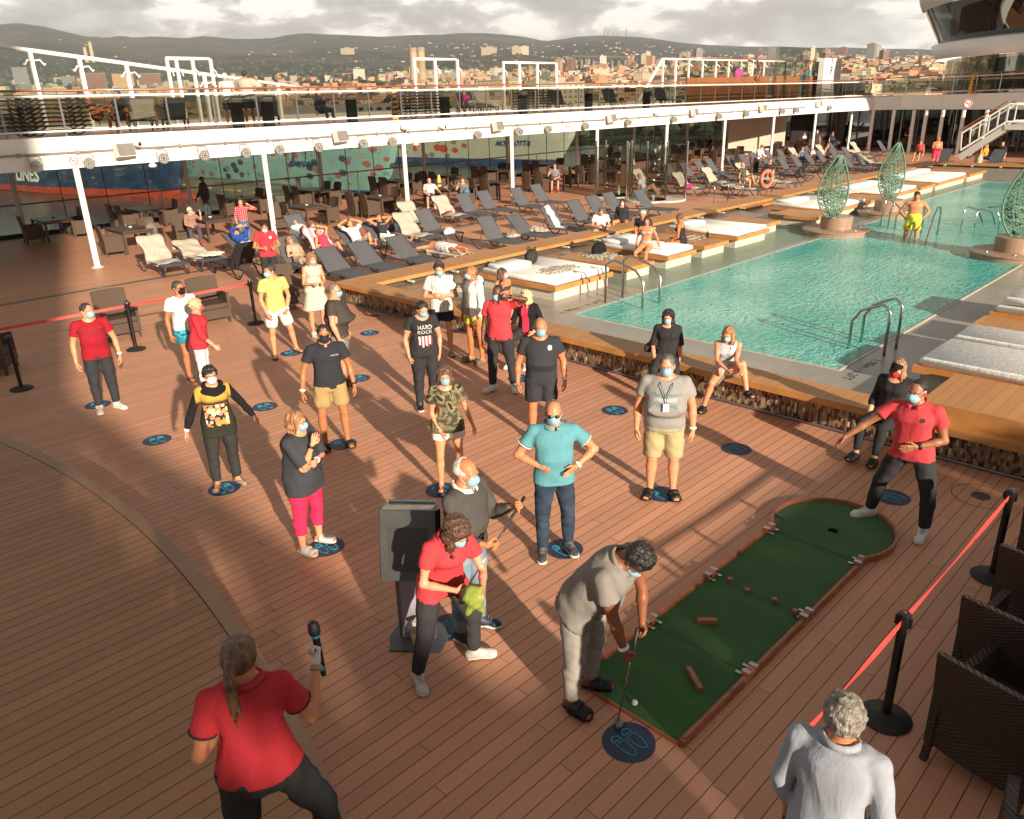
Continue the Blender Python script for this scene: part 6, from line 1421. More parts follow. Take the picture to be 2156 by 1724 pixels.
for i,(x,y) in enumerate(((50.6,13.2),(51.2,9.6),(51.6,6.6),(50.4,15.9),(54.2,11.5),(55.0,8.8),(54.2,5.0),(50.6,3.6))):lounger((x,y),50,'grey lounger beyond the far bench, '+('left of the pink shorts man','right of the pink shorts man','left of the woman in a long skirt','nearest the bench corner','in the rear left','in the rear middle','in the rear right','by the right edge')[i],-PI/2-.1)
heap((50.5+.9,3.7,.36),.25,.5,.12,TB_,'beige towel on the lounger beside the yellow shirt woman',seed=8)
heap(at('F',1680,840,.63)+np.array([.1,.2,0]),.5,.3,.12,TB_,'beige towel spread on the terrace beside the striped shirt man',seed=5);heap(at('G',480,670,.745),.55,.3,.05,TB_,'thin beige towel lying across the double daybed',seed=6)
heap(at('G',820,560,.62),.42,.45,.03,TB_,'flat beige towel under the black bag',seed=9);heap(at('G',960,415,.75),.3,.25,.12,TB_,'crumpled towel beside the silver bikini woman',seed=10);heap(at('G',1540,415,.62),.5,.35,.02,TB_,'beige towel under the woman in the black swimsuit',seed=11)
heap(at('H',380+380,40,.76),.6,.3,.03,pat('lace',blotch('#cfcac0',['#6b6a64','#cfcac0'],20)),'dark patterned cloth on the shaded daybed',seed=12)
t=empty('bottle',tuple(at('G',1675,412,.62)),0,'dark sun oil bottle with an orange cap on the teak platform','bottle');m=MB();m.lathe((0,0,0),[(.035,0),(.04,.12),(.02,.16)],12);m.build('body',BLACKP,t);m=MB();m.lathe((0,0,.16),[(.02,0),(.018,.05)],10);m.build('cap',plain('orange_cap','#c9783a',.5),t)
# -- upper deck contents
def stack(x,y,n,lab,sx=1):
 for k in range(n):
  t=empty('stacked_lounger',(x,y,UZ+.12*k),0,lab+', '+('bottom','second','third','fourth','fifth','sixth','seventh','eighth','ninth','tenth')[k]+' from the bottom','sun lounger','stacked loungers on the upper deck')
  m=MB();m.box((-1.0,-.32,.14),(1.0,.32,.16));[m.tube([(-1.0+dx,s*.34,.15),(-.86+dx,s*.34,.02),(-.72+dx,s*.34,.02),(-.5+dx,s*.34,.15)],.022,5) for s in(-1,1) for dx in(0,1.35)];m.tube([(-1,-.34,.15),(1,-.34,.15)],.022,5);m.tube([(-1,.34,.15),(1,.34,.15)],.022,5);m.build('frame',FRAMEB,t)
for w_,x,l in(('A',60,'black lounger stacked at the far left of the upper deck'),('A',400,'black lounger in the stack next to the resting woman'),('B',1370,'black lounger in the stack right of the yellow cone'),('C',260,'black lounger in the stack at the centre portal')):q=at_y(w_,x,900,27.3);stack(q[0],27.3,9,l)
for i,(w_,x,tw,l) in enumerate((('A',1300,1,'with a beige towel right of the man in black'),('A',1560,0,'with a checked cloth'),('B',260,0,'left of the red haired woman'),('B',1850,0,'behind the woman in pink'),('B',1990,1,'with a beige towel near the centre'),('C',580,0,'right of the centre stack'),('C',1000,0,'below the slanting strut'),('C',1400,0,'left of the cedar panel'))):
 q=at_y(w_,x,930,27.6);lounger((q[0]-.9,27.2),50,'dark upper deck lounger '+l,-.5,True,'dark loungers on the upper deck',(TB_,'beige towel on the upper deck lounger '+l) if tw else None,UZ)
def cone(p,h,lab):
 t=empty('wet_floor_cone',tuple(p),.3,lab,'cone','yellow wet floor cones');m=MB();m.lathe((0,0,0),[(h*.22,0),(h*.22,.03),(h*.16,.04),(h*.07,h*.95),(h*.05,h)],4);m.build('body',YELLOW,t)
 m=MB();[m.box((-.1*h+.02*k*h*.2,-h*.18+.024*h*k-.004,.15*h+.16*h*k),(.1*h-.02*k*h*.2,-h*.18+.024*h*k+.002,.22*h+.16*h*k)) for k in range(4)];o=m.build('lettering_bars',BLACKP,t);o.rotation_euler=(0,0,-PI/4)
cone((at_y('B',1145,900,26)[0],26,UZ),1.15,'yellow cone on the upper deck beside the lounger stack');cone((at_y('D',680,720,27)[0],27,UZ),1.15,'yellow cone on the upper deck below the white board');cone((61.0,17.6,3.85),1.2,'yellow cone on the far cross deck')
cone((at('C',1758,1195,0)[0]*.93,31.5,0),1.1,'tall yellow cone at the tables by the white pole');cone(at('e',1590,865,0),1.1,'yellow cone standing before the far doors')
q=at_y('h',1390,520,30.0);cone((q[0],29.3,0),1.15,'yellow cone behind the patterned shirt man')
for i,(w_,x) in enumerate((('A',1915),('B',115),('B',795),('B',1550),('C',185),('C',715),('C',1180))):
 q=at_y(w_,x,900,26.0);t=empty('litter_bin',(q[0],26.0,UZ),0,'slim dark bin, pale top, '+('left of the man wrapped in a towel','below the sloping windscreen end','beside the straw hat','right of the yellow cone stack','left of the centre stack','near the white cloth','below the slanting strut')[i],'bin','slim bins on the upper deck');m=MB();m.box((-.16,-.12,0),(.16,.12,.78));m.build('body',BLACKB,t);m=MB();m.box((-.17,-.13,.781),(.17,.13,.98));m.build('top',WHITE2,t)
# -- shower screens
def screen(cx,cy,r,a0,a1,lab):
 t=empty('shower_screen',(cx,cy,0),0,lab,'shower screen','curved glass shower screens');A=np.linspace(a0,a1,14)
 m=MB();vs=[(r*math.cos(a),r*math.sin(a),z) for z in(.12,2.25) for a in A];m.addv(vs,[(i,i+1,15+i,14+i) for i in range(13)]);m.build('curved_glass',GLASSK,t,True)
 for a in(a0,a1):m=MB();m.lathe((r*math.cos(a),r*math.sin(a),.02),[(.05,0),(.05,2.38),(.06,2.38),(.06,2.44)],12);smoothobj(m.build('steel_post',STEEL,t));
 m=MB();m.lathe((0,0,0),[(r+.05,0),(r+.05,.05),(r,.07),(.2,.07)],32);m.build('base',WHITE2,t)
screen(30.15,23.2,.85,PI*.62,PI*1.45,'left curved glass shower screen');screen(30.15,23.2,.9,-PI*.45,PI*.35,'middle curved glass shower screen');screen(29.6,20.9,.85,PI*.7,PI*1.8,'front curved glass shower screen');screen(30.2,20.4,.9,-PI*.3,PI*.55,'right curved glass shower screen')
# -- rope barriers
def stanchion(x,y,lab,dirs=()):
 t=empty('rope_post',(x,y,0),0,lab,'barrier post','black rope barrier posts');m=MB();m.lathe((0,0,0),[(.18,0),(.185,.012),(.17,.025),(.06,.05),(.04,.06)],32);smoothobj(m.build('base',BLACKB,t))
 m=MB();m.lathe((0,0,.05),[(.033,0),(.033,.8)],16);smoothobj(m.build('tube',BLACKP,t));m=MB();m.lathe((0,0,.83),[(.042,0),(.044,.02),(.044,.1),(.04,.115),(.0,.118)],16);[m.box((.042*math.cos(a)-.014,.042*math.sin(a)-.014,.01+.83),(.042*math.cos(a)+.014,.042*math.sin(a)+.014,.085+.83)) for a in(0,PI/2,PI,-PI/2)];smoothobj(m.build('head',BLACKP,t));m=MB();m.lathe((0,0,.949),[(.012,0),(.012,.003)],10);m.build('red_dot',REDP,t)
PS=[(5.27,15.72,'rope post right of the man in the crimson t-shirt'),(7.8,15.65,'rope post left of the man in the yellow polo'),(3.02,14.9,'rope post cut by the left edge'),(7.72,1.3,'rope post at the upper right edge'),(5.18,1.33,'rope post in the middle of the right barrier'),(3.62,1.36,'nearest rope post at the bottom right')]
for x,y,l in PS:stanchion(x,y,l)
def ribbon(a,b,lab):
 m=MB();pts=[Vector(a).lerp(Vector(b),k/12)+Vector((0,0,-.012*math.sin(PI*k/12))) for k in range(13)];r_=[];d=(Vector(b)-Vector(a)).normalized();s=d.cross(Vector((0,0,1)))
 for i,p in enumerate(pts):w_=.026;tw=.25*math.sin(i*.6);n_=Vector((0,0,1))*math.cos(tw)+s*math.sin(tw);r_+=[tuple(p-n_*w_),tuple(p+n_*w_),tuple(p+n_*w_+s*.002),tuple(p-n_*w_+s*.002)]
 m.addv(r_,[(i*4+k,i*4+(k+1)%4,i*4+4+(k+1)%4,i*4+4+k) for i in range(12) for k in range(4)]+[(0,1,2,3),(51,50,49,48)]);o=m.build('barrier_ribbon',RIBBON);tag(o,lab,'ribbon','red ribbons of the barriers')
ribbon((5.22,15.72,.88),(1.0,15.9,.88),'red ribbon running out at the left edge');ribbon((5.32,15.72,.88),(7.75,15.66,.88),'red ribbon between the two left rope posts');ribbon((7.67,1.3,.88),(5.23,1.33,.88),'red ribbon between the two upper right posts');ribbon((5.13,1.33,.88),(3.67,1.36,.88),'red ribbon behind the white haired head')
# -- mini golf mat
t0=empty('golf_mat',(3.9,2.78,0),0,'green mini golf mat with wooden borders and a round end','golf mat')
X0,Y0,L1,HW=3.92,2.79,3.2,.5;C_=(X0+L1+.42,Y0)
cc=[(C_[0]+.63*math.cos(a)-X0+.02,.60*math.sin(a)) for a in np.linspace(-2.35,2.35,60)]
hx_,hy_=7.5-3.9,-.02
m=MB();m.box((0,-HW+.02,0),(L1,HW-.02,.03));o=m.build('mat',TURF,t0)
bm_v=[(x,y,.034) for x,y in cc]+[(hx_+.055*math.cos(a),hy_+.055*math.sin(a),.034) for a in np.linspace(-2.35,2.35,60)];m=MB();m.addv(bm_v,[(i,i+1,61+i,60+i) for i in range(59)]+[(59,0,60,119)]);m.build('round_end',TURF,t0)
m=MB();m.lathe((hx_,hy_,-.02),[(.055,0),(.055,.053)],24,cap=False);m.lathe((hx_,hy_,.002),[(.054,0),(.001,.001)],24,cap=False);m.build('cup',plain('cup_black','#0a0a0a',.7),t0)
m=MB();vs=[];
for r_,z in((0,.0),(0,.075),(1,.075),(1,0)):vs+=[(x*1.0+(x-(C_[0]-X0))*(.0 if r_==0 else .045),y*(1 if r_==0 else 1.045),z) for x,y in cc]
m.addv(vs,[(l*60+i,l*60+i+1,(l+1)*60+i+1,(l+1)*60+i) for l in range(3) for i in range(59)]+[(0,60,120,180),(59,239,179,119)]);m.build('round_border',REDWOOD,t0)
for s in(-1,1):
 for a,b in((0,1.0),(1.03,2.0),(2.03,3.15)):
  m=MB();y=s*(HW-.005);m.box((a,y-.022,0),(b,y+.022,.06));m.box((a+.03,y-.014,.0605),(b-.05,y+.016,.07));m.build('side_border',REDWOOD,t0)
 for a in(1.0,2.0,3.16):
  m=MB();y=s*(HW-.005);m.box((a-.09,y-.03+s*-.012,.0),(a+.09,y+.03-s*.012,.086));m.build('joint_block',REDWOOD,t0)
  for dx in(-.055,.055):m=MB();m.box((a+dx-.02,y-.036-.012*s,.02),(a+dx+.02,y+.036-s*.012,.092));m.box((a+dx-.015,y-s*.075-.02,.04),(a+dx+.015,y-s*.075+.03,.046));m.build('steel_clamp',STEEL,t0)
m=MB();m.box((-.012,-HW+.02,0),(-.001,HW-.02,.034));m.build('front_edge',REDWOOD,t0)
m=MB();[m.box((a-.0015,-HW+.03,.0305),(a+.0015,HW-.03,.0312)) for a in(1.0,2.0,3.16)];m.build('seam',plain('seam_dark','#10200e',.9),t0)
for(w_,x,y,sx,sy,rz,l) in(('O',1295,320,.085,.025,-.85,'short loose wooden block across the mat'),('O',1180,855,.13,.022,.95,'long loose wooden bar in the middle of the mat'),('O',1668,40,.022,.022,.5,'small wooden cube second from the left border'),('O',1922,130,.022,.022,.5,'small wooden cube third from the left border'),('O',2113,235,.022,.022,.5,'small wooden cube nearest the right border'),('K',1860,1565,.022,.022,.5,'small wooden cube by the left border')):
 q=at(w_,x,y,.05);m=MB();m.box((-sx,-sy,0),(sx,sy,.045),bev=.003);o=m.build('wooden_block',REDWOOD);o.location=(q[0],q[1],.032);o.rotation_euler=(0,0,rz);tag(o,l,'wooden block','wooden blocks on the golf mat')
q=at('O',628,1070,.055);m=MB();m.ball((0,0,0),.024,20);o=m.build('golf_ball',plain('ball_white','#dad7cf',.35,bump=.3,bs=120),None,True);o.location=(q[0],q[1],.056);tag(o,'white golf ball on the green mat','ball')
# -- podium behind the woman with the cloth
t0=empty('podium',(3.4,4.66,0),math.radians(-50),'grey metal podium with a slanted lidded box on a flat base','podium');PG=plain('podium_grey','#565754',.35,.55,var=.06)
m=MB();m.prism([(-.22,-.2),(.22,-.2),(.26,.0),(.2,.2),(-.2,.2),(-.26,.0)],0,.018);m.build('base',plain('podium_base','#5b6062',.5,.4),t0)
m=MB();m.box((-.15,-.02,.018),(.15,.03,.8));m.build('column',plain('podium_lilac','#8d8690',.5),t0);m=MB();[m.box((s*.15-.012,-.03,.018),(s*.15+.012,.04,.84)) for s in(-1,1)];m.build('side_rails',GREYM,t0)
m=MB();m.M=Matrix.Translation((0,-.02,.98))@Matrix.Rotation(-.25,4,'X');m.prism([(-.23,-.1),(.23,-.1),(.26,-.02),(.22,.1),(-.22,.1),(-.26,-.02)],-.3,.3);m.build('box',PG,t0);m=MB();m.M=Matrix.Translation((0,-.02,.98))@Matrix.Rotation(-.25,4,'X');m.box((-.16,-.106,-.22),(.16,-.101,.15));m.build('door',plain('podium_dark','#3b3733',.4),t0)
m=MB();m.M=Matrix.Translation((0,-.02,.98))@Matrix.Rotation(-.25,4,'X');m.box((-.21,-.09,.302),(.21,.1,.318));m.tube([(-.2,.1,.33),(.2,.1,.33)],.014,8);m.build('lid',STEEL,t0)
q=at('N',405,640,0.02);t=empty('spray_bottle',(q[0],q[1],.02),.5,'clear spray bottle with a white trigger on the podium base','spray bottle');m=MB();m.lathe((0,0,0),[(.04,0),(.045,.02),(.045,.15),(.015,.2),(.014,.22)],16);smoothobj(m.build('body',glass('bottle_clear','#dfe3dc',6),t));m=MB();m.lathe((0,0,0.003),[(.036,0),(.04,.09)],14);m.build('liquid',plain('liquid_green','#a8a878',.2),t);m=MB();m.box((-.02,-.015,.22),(.06,.015,.255));m.tube([(.03,0,.22),(.045,0,.19),(.035,0,.165)],.007,6);m.build('trigger',plain('trigger_white','#d8d8d4',.4),t)
# -- the people
def fc(p,turn):return math.atan2(-p[0],p[1])+math.radians(turn)
SN=lambda c:plain('shoe_'+c.strip('#'),c,.55,var=.06)
SHW,SHG,SHK,SHN=SN('#cfcac2'),SN('#b9b2a8'),SN('#17171a'),SN('#1f2a3c')
def C(c,**k):
 l=lin(c);return cloth('cloth_'+c.strip('#'),c if max(l[:3])>.06 else tuple(x*.7+.018 for x in l[:3]),**k)
SIT=dict(tl=(.14,-1,-.06),tr=(-.14,-1,-.06),sl=(.02,-.12,-1),sr=(-.02,-.12,-1))
LIE=dict(lean=(0,.64,.77),tl=(.1,-1,.03),tr=(-.1,-1,.03),sl=(.05,-1,-.04),sr=(-.05,-1,-.04),fdl=(.2,-.3,1),fdr=(-.2,-.3,1),headup=.1,head=(0,5,0))
def stand(lab,w,x,y,turn,by='feet',h=1.72,**k):
 p=at(w,x,y,0 if by=='feet' else h*.97+k.pop('z0',0));z=k.pop('z',0)
 return person(lab,(p[0],p[1],z),fc(p,turn),h=h,**k)
def sit(lab,w,x,y,turn,seat=.45,h=1.7,pose=None,**k):
 "x, y: top of the head"
 po=dict(SIT);po.update(pose or{});p=at(w,x,y,seat+.1+.475*h*(.9 if po.get('lean',(0,0,1))[2]<.95 else 1));rz=fc(p,turn)
 return person(lab,(p[0],p[1],seat+.075+.03*k.get('build',1)),rz,pose=po,h=h,anchor='pelvis',**k)
def lie(lab,foot,turn,h=1.7,pose=None,z=.33,back=50,**k):
 po=dict(LIE);a=math.radians(back);po['lean']=(0,math.cos(a),math.sin(a));po.update(pose or{});rz=turn
 x,y=foot;off=1.02;return person(lab,(x+off*math.sin(-rz)*-0,y+off,z+.1),rz,pose=po,h=h,anchor='pelvis',**k)
def txt(s,size,x,z,mat,nm='lettering',shear=0):vs,fs=text_mesh(s,size,shear=shear);return(vs,fs,mat,x,z,nm)
INK=plain('print_dark','#2a1c20',.7);INKW=plain('print_white','#d8d4cc',.7);INKT=plain('print_teal','#3d7c80',.7);INKR=plain('print_red','#a03a34',.7);INKB=plain('print_blue','#39466a',.7)
def disc(r,x,z,mat,nm='emblem'):vs=[(r*math.cos(a),r*math.sin(a),0) for a in np.linspace(0,2*PI,13)[:-1]];return(vs,[tuple(range(12))],mat,x,z,nm)
RED=C('#b42e38');RED2=C('#bc3c42')
hang=dict(ual=(.15,.0,-1),fal=(.06,-.24,-1),uar=(-.15,.0,-1),far=(-.06,-.24,-1))
stand('man in a crimson t-shirt and black joggers at the left','E',885,1700,6,pose=dict(hang,head=(28,2,0),ual=(.34,0,-1),uar=(-.3,0,-1),fl=30),h=1.76,build=1.12,belly=.4,top=('tee',C('#8f1a26')),bottom=('trousers',C('#26252a')),shoes=('sneaker',SHG,SHW),hair=('crop','#2a221e'),mask='blue',extras=('bandlW',),prints=[txt('Champion',.075,.0,.0,INK,shear=.25),disc(.02,-.19,.0,INK)])
stand('man in a white t-shirt, sunglasses and turquoise swim shorts','E',1590,1440,25,h=1.76,pose=dict(hang,head=(15,0,0),tl=(.12,.05,-1),tr=(-.02,-.15,-1),sl=(.05,.1,-1),uar=(-.3,.05,-1)),skin='#a06a44',build=1.05,top=('tee',C('#d2cfca')),bottom=('swim',pat('swim_teal',camo([(0,'#2a6f80'),(.5,'#3b93a0'),(.62,'#1f5566')],7))),shoes=('flip',SHK,SHK),hair=('short','#34302e'),mask=pat('mask_pat',blotch('#1e1e20',['#c9c4bc','#1e1e20'],60)),extras=('sunglasses',),prints=[txt('Be Free',.03,.08,.02,INKR)])
stand('blonde woman in a red top and red mask seen from the side','E',1690,1560,78,h=1.62,fem=True,pose=dict(ual=(.2,.1,-1),fal=(.1,-.5,-1),uar=(-.15,-.2,-1),far=(-.1,-.8,-.8),head=(12,4,0),lean=(0,-.06,1)),build=1.15,top=('long',RED,dict(sleeve=1.45,hem=-.06)),bottom=('capri',pat('pink_floral',blotch('#c8c0c4',['#b82a60','#1c1a20','#d8d0d0'],22))),shoes=('flip',SHK,SHK),hair=('messy','#c0a076'),mask=C('#cc4a50'),extras=('glasses','bandrG'),skin='#c89070')
def floral(t,v):
 X=t.sep(v);ax=t.math('ABSOLUTE',X[0]);vo=t.add('ShaderNodeTexVoronoi',{'Scale':19.0});t.set(vo.inputs['Vector'],v)
 fl=t.math('LESS_THAN',vo.outputs['Distance'],.6);cr=t.ramp(t.sep(vo.outputs['Color'])[0],[(0,lin('#d0862e')),(.35,lin('#d9cdb8')),(.6,lin('#d9973c')),(.8,lin('#c87a68'))])
 reg=t.math('MULTIPLY',t.math('LESS_THAN',ax,.13),t.math('MULTIPLY',t.math('GREATER_THAN',X[2],.86),t.math('LESS_THAN',X[2],1.13)))
 base=t.mix(t.step(X[2],1.14,1.2),lin('#2c2d22'),lin('#b08d3c'));base=t.mix(t.math('MULTIPLY',reg,fl),base,cr);return t.mix(t.math('GREATER_THAN',t.math('ADD',ax,t.math('MULTIPLY',X[2],.0)),.2),base,lin('#1a191b'))
stand('woman in a black and yellow flower print top with arms held out','I',1850,700,6,h=1.6,fem=True,pose=dict(ual=(.62,.05,-1),fal=(.6,-.05,-1),uar=(-.5,.05,-1),far=(-.45,-.1,-1),head=(4,0,0),tl=(.03,-.03,-1),tr=(-.1,-.05,-1),fl=25,fr=-20),build=1.12,top=('long',pat('floral_top',floral),dict(hem=-.11)),bottom=('trousers',C('#262422')),shoes=('flip',SN('#4a6a7c'),SN('#3a4a56')),hair=('curly','#15100e'),mask='white',extras=('scarf','redglasses','bandrW','bandlK'))
stand('man in a yellow polo shirt striding and looking left','F',270,1365,18,h=1.78,pose=dict(ual=(.2,-.1,-1),fal=(-.45,-.5,-1),uar=(-.25,-.12,-1),far=(.2,-.4,-1),head=(-75,8,0),tl=(.28,-.05,-1),sl=(.2,.12,-1),tr=(-.08,.0,-1),fl=20,fr=-20,hand=('fist','relax')),top=('polo',C('#b5a966')),bottom=('shorts',C('#cfc9be')),shoes=('flip',SHN,SHN),hair=('short','#2b1f16'),mask='blue',extras=('bandlW',))
stand('woman with long curly hair in a cream sleeveless dress','F',540,1200,20,h=1.72,fem=True,pose=dict(ual=(.2,-.05,-1),fal=(-.45,-.9,.1),uar=(-.2,-.1,-1),far=(.4,-.9,.1),head=(4,12,0)),top=('tank',C('#b8b0a0'),dict(hem=-.03)),bottom=('skirt',C('#b5ad9c'),.95),shoes=('sandal',SHG,SHG),hair=('curlylong','#86603c'),mask='blue')
stand('large bald man in a brown t-shirt and glasses turned right','F',735,1590,72,h=1.74,build=1.5,belly=1.6,pose=dict(hang,uar=(-.3,-.05,-1),far=(0,-.35,-1),head=(0,2,0)),top=('tee',C('#3f3731'),dict(hem=-.075)),bottom=('shorts',pat('grey_pat',blotch('#77706e',['#55535a','#8f8a88'],18)),.9),shoes=('slide',SHK,SHK),hair=('buzz','#6b5a4c'),mask='blue',extras=('glasses',),skin='#c48c6c')
stand('man in a navy polo shirt, sunglasses and black mask','J',680,380,8,h=1.78,build=1.12,pose=dict(ual=(.3,.05,-1),fal=(.12,-.25,-1),uar=(-.42,0,-1),far=(-.2,-.2,-1),tl=(.13,0,-1),sl=(.02,.02,-1),tr=(-.12,.03,-1),sr=(.0,.05,-1),head=(-3,4,0)),top=('polo',C('#1c1f29')),bottom=('shorts',C('#9c8358'),.72),shoes=('slide',SHK,SHK),hair=('short','#120f0d'),mask=C('#1e2026'),extras=('sunglasses','bandrW','bandlK'),skin='#a06c48',prints=[txt('North Sails',.022,.09,.02,INKW)])
stand('woman in a charcoal blouse and bright pink trousers touching her mask','J',490,1195,52,h=1.6,fem=True,build=1.38,belly=.9,pose=dict(ual=(.05,-.45,-.9),fal=(-.85,-.35,.15),uar=(.05,-.55,-.8),far=(.28,-.38,1.1),hand=('relax','flat'),head=(8,2,0),tl=(.08,-.05,-1),tr=(-.08,.04,-1)),top=('long',C('#33343a'),dict(sleeve=.95,hem=-.115,loose=.034)),bottom=('capri',C('#d42a50'),1.6),shoes=('sandal',SHW,SHG),hair=('bob','#8a5e3a'),mask='blue',extras=('glasses','bandrK','bandlW'),skin='#c88e6c')
FLAG=[([(x0+dx_,z0+(z1-z0)*j/6,0) for j in range(7) for dx_ in(0,.011,.022)],[(3*j+e,3*j+e+1,3*j+e+4,3*j+e+3) for j in range(6) for e in(0,1)],INKR if i%2 else INKW,0,0,'flag_stripe') for i,(x0,z0,z1) in enumerate([(-.1+.025*k,-.25-.02*(k%3),-.125) for k in range(8)])]
stand('woman in a black printed t-shirt with her hands in her pockets','V',901,858,12,h=1.74,fem=True,build=1.32,belly=.4,pose=dict(ual=(.28,.12,-1),fal=(-.1,-.2,-1),uar=(-.32,.12,-1),far=(.12,-.2,-1),head=(6,26,0),tl=(.03,-.02,-1),tr=(-.03,.0,-1)),top=('tee',C('#1d1d20'),dict(hem=-.035,sleeve=.45,scoop=1.4)),bottom=('trousers',C('#201f22')),shoes=('sneaker',SHK,SHW),hair=('bun','#120e0c'),mask='blue',skin='#c48f72',prints=[txt('HARD',.08,0,.01,INKW),txt('ROCK',.08,.0,-.065,INKW)]+FLAG)
stand('girl in a camouflage t-shirt and white shorts','J',1605,705,4,h=1.58,fem=True,build=.95,pose=dict(ual=(.32,.05,-1),fal=(.35,-.1,-1),uar=(-.12,-.15,-1),far=(.42,-.35,-1),hand=('relax','point'),head=(-2,4,0),tl=(.1,.12,-1),tr=(-.06,-.1,-1)),top=('tee',pat('camo_cloth',camo([(0,'#3e4030'),(.42,'#6c5f46'),(.5,'#857a5c'),(.58,'#2c2a22')],11)),dict(hem=-.07,loose=.028,scoop=1.3)),bottom=('shorts',C('#d0cbc2'),.45),shoes=('flip',SHK,SHK),hair=('bob','#5a4030'),mask='blue',extras=('bandrG',))
stand('man in a turquoise polo shirt and jeans with elbows raised','K',450,1350,4,h=1.74,build=1.12,belly=.5,pose=dict(ual=(.85,.0,-.85),fal=(-.85,-.5,-.55),uar=(-.62,.0,-.95),far=(.9,-.45,-.35),hand=('flat','fist'),head=(-4,6,0),tl=(.12,.12,-1),tr=(-.06,-.08,-1),fl=20,fr=-5),top=('polo',C('#588f97'),dict(trim=C('#d8d6d0'),hem=-.07)),bottom=('jeans',pat('denim_dark',camo([(0,'#2b3646'),(.5,'#303c4c'),(.6,'#364354')],5))),shoes=('sneaker',SN('#3a3e40'),SHW),hair=('balding','#5c544e'),mask='blue',extras=('sunglasses','bandlW'),skin='#c0825c')
stand('large man in a grey lettered t-shirt with a lanyard','K',1300,885,2,h=1.78,build=1.42,belly=1.2,pose=dict(hang,ual=(.3,.05,-1),uar=(-.3,.05,-1),fal=(.06,-.15,-1),far=(-.04,-.15,-1),head=(-8,4,0),tl=(.07,0,-1),tr=(-.07,0,-1),fl=15,fr=-15),top=('tee',C('#8b8782'),dict(hem=-.06,loose=.02)),bottom=('shorts',C('#a8976f'),.95),shoes=('sandal',SHK,SHK),hair=('short','#4f4a46'),mask='blue',extras=('lanyard','bandlW'),skin='#c78c68',prints=[txt('The Summer',.065,.0,.0,INKT,shear=.3),txt('STRONGEST',.045,.0,-.055,INKW),txt('Walking',.075,.0,-.11,INKT,shear=.3)])
stand('man in a charcoal t-shirt with white emblems behind the turquoise polo','V',1140,925,4,h=1.76,build=1.28,belly=.9,pose=dict(hang,ual=(.34,.05,-1),uar=(-.34,.05,-1),head=(0,3,0)),top=('tee',C('#26282e')),bottom=('shorts',C('#26262e')),shoes=('sneaker',SHK,SHW),hair=('balding','#777069'),mask='blue',extras=('bandlW',),skin='#b87852',prints=[([(-.03,-.005,0),(.03,-.005,0),(.03,.005,0),(-.03,.005,0),(-.005,-.035,0),(.005,-.035,0),(.005,.035,0),(-.005,.035,0),(-.028,-.02,0),(-.02,-.028,0),(.028,.02,0),(.02,.028,0),(.02,-.028,0),(.028,-.02,0),(-.02,.028,0),(-.028,.02,0)],[(0,1,2,3),(4,5,6,7),(8,9,10,11),(12,13,14,15)],INKW,.11,.04,'emblem')])
stand('young man in a striped shirt with folded arms','F',1545,1365,-2,h=1.78,pose=dict(ual=(.3,-.25,-1),fal=(-1,-.4,.15),uar=(-.3,-.25,-1),far=(1,-.45,.05),head=(-3,14,0)),top=('shirt',pat('striped_shirt',stripes_x([(0,'#d0ccc4'),(.55,'#3a3a44'),(.62,'#cfcac2'),(.8,'#8a5a48'),(.85,'#d0ccc4')],.065)),dict(hem=-.07)),bottom=('shorts',pat('navy_dots',blotch('#20263a',['#c9c9c9','#20263a','#20263a'],40)),.62),shoes=('flip',SHK,SHK),hair=('messy','#2b211a'),mask='blue',extras=('bandlW',))
stand('bald man in a grey and white hooded top facing left','F',1800,1420,-55,h=1.78,pose=dict(hang,tl=(.08,.06,-1),tr=(-.06,-.06,-1),head=(-10,4,0)),top=('hoodie',pat('hood_cloth',lambda t,v:t.mix(t.step(t.math('ADD',t.sep(v)[0],t.math('MULTIPLY',t.sep(v)[1],.3)),.02,.03),lin('#807b76'),lin('#cfccc8')))),bottom=('swim',C('#b7b04c'),.55),shoes=('slide',SN('#5a6048'),SN('#5a6048')),hair=('buzz','#8a5c40'),mask='blue',skin='#b06f48')
stand('man in a red polo shirt and black jeans raising an arm to his face','F',2020,1650,-12,h=1.78,pose=dict(ual=(.7,-.35,.35),fal=(-.95,-.35,.25),uar=(-.2,.02,-1),far=(-.05,-.35,-1),head=(-15,8,0),tl=(.14,.06,-1),sl=(.08,.1,-1),tr=(-.1,-.02,-1),fl=20,fr=-40,hand=('fist','relax')),top=('polo',RED2),bottom=('jeans',C('#222228')),shoes=('sneaker',SHW,SHW),hair=('buzz','#241710'),mask='blue',skin='#5e3b28',extras=('bandlK',))
stand('coach in a red polo shirt standing astride by the end of the mat','L',1105,1140,-12,h=1.78,build=1.12,pose=dict(ual=(.35,.0,-.95),fal=(-.85,-.65,-.25),uar=(-.75,-.25,-.75),far=(-.75,-.55,-.75),hand=('flat','relax'),head=(-14,6,0),lean=(-.06,-.1,1),tl=(.3,-.05,-1),sl=(.05,.0,-1),tr=(-.42,.05,-1),sr=(-.2,.12,-1),fl=0,fr=-45),top=('polo',C('#c04246')),bottom=('jeans',C('#232126')),shoes=('sneaker',SHW,SHW),hair=('buzz','#17110e'),mask='blue',skin='#8f6044',extras=('bandlK',),prints=[disc(.024,.1,.03,INK)])
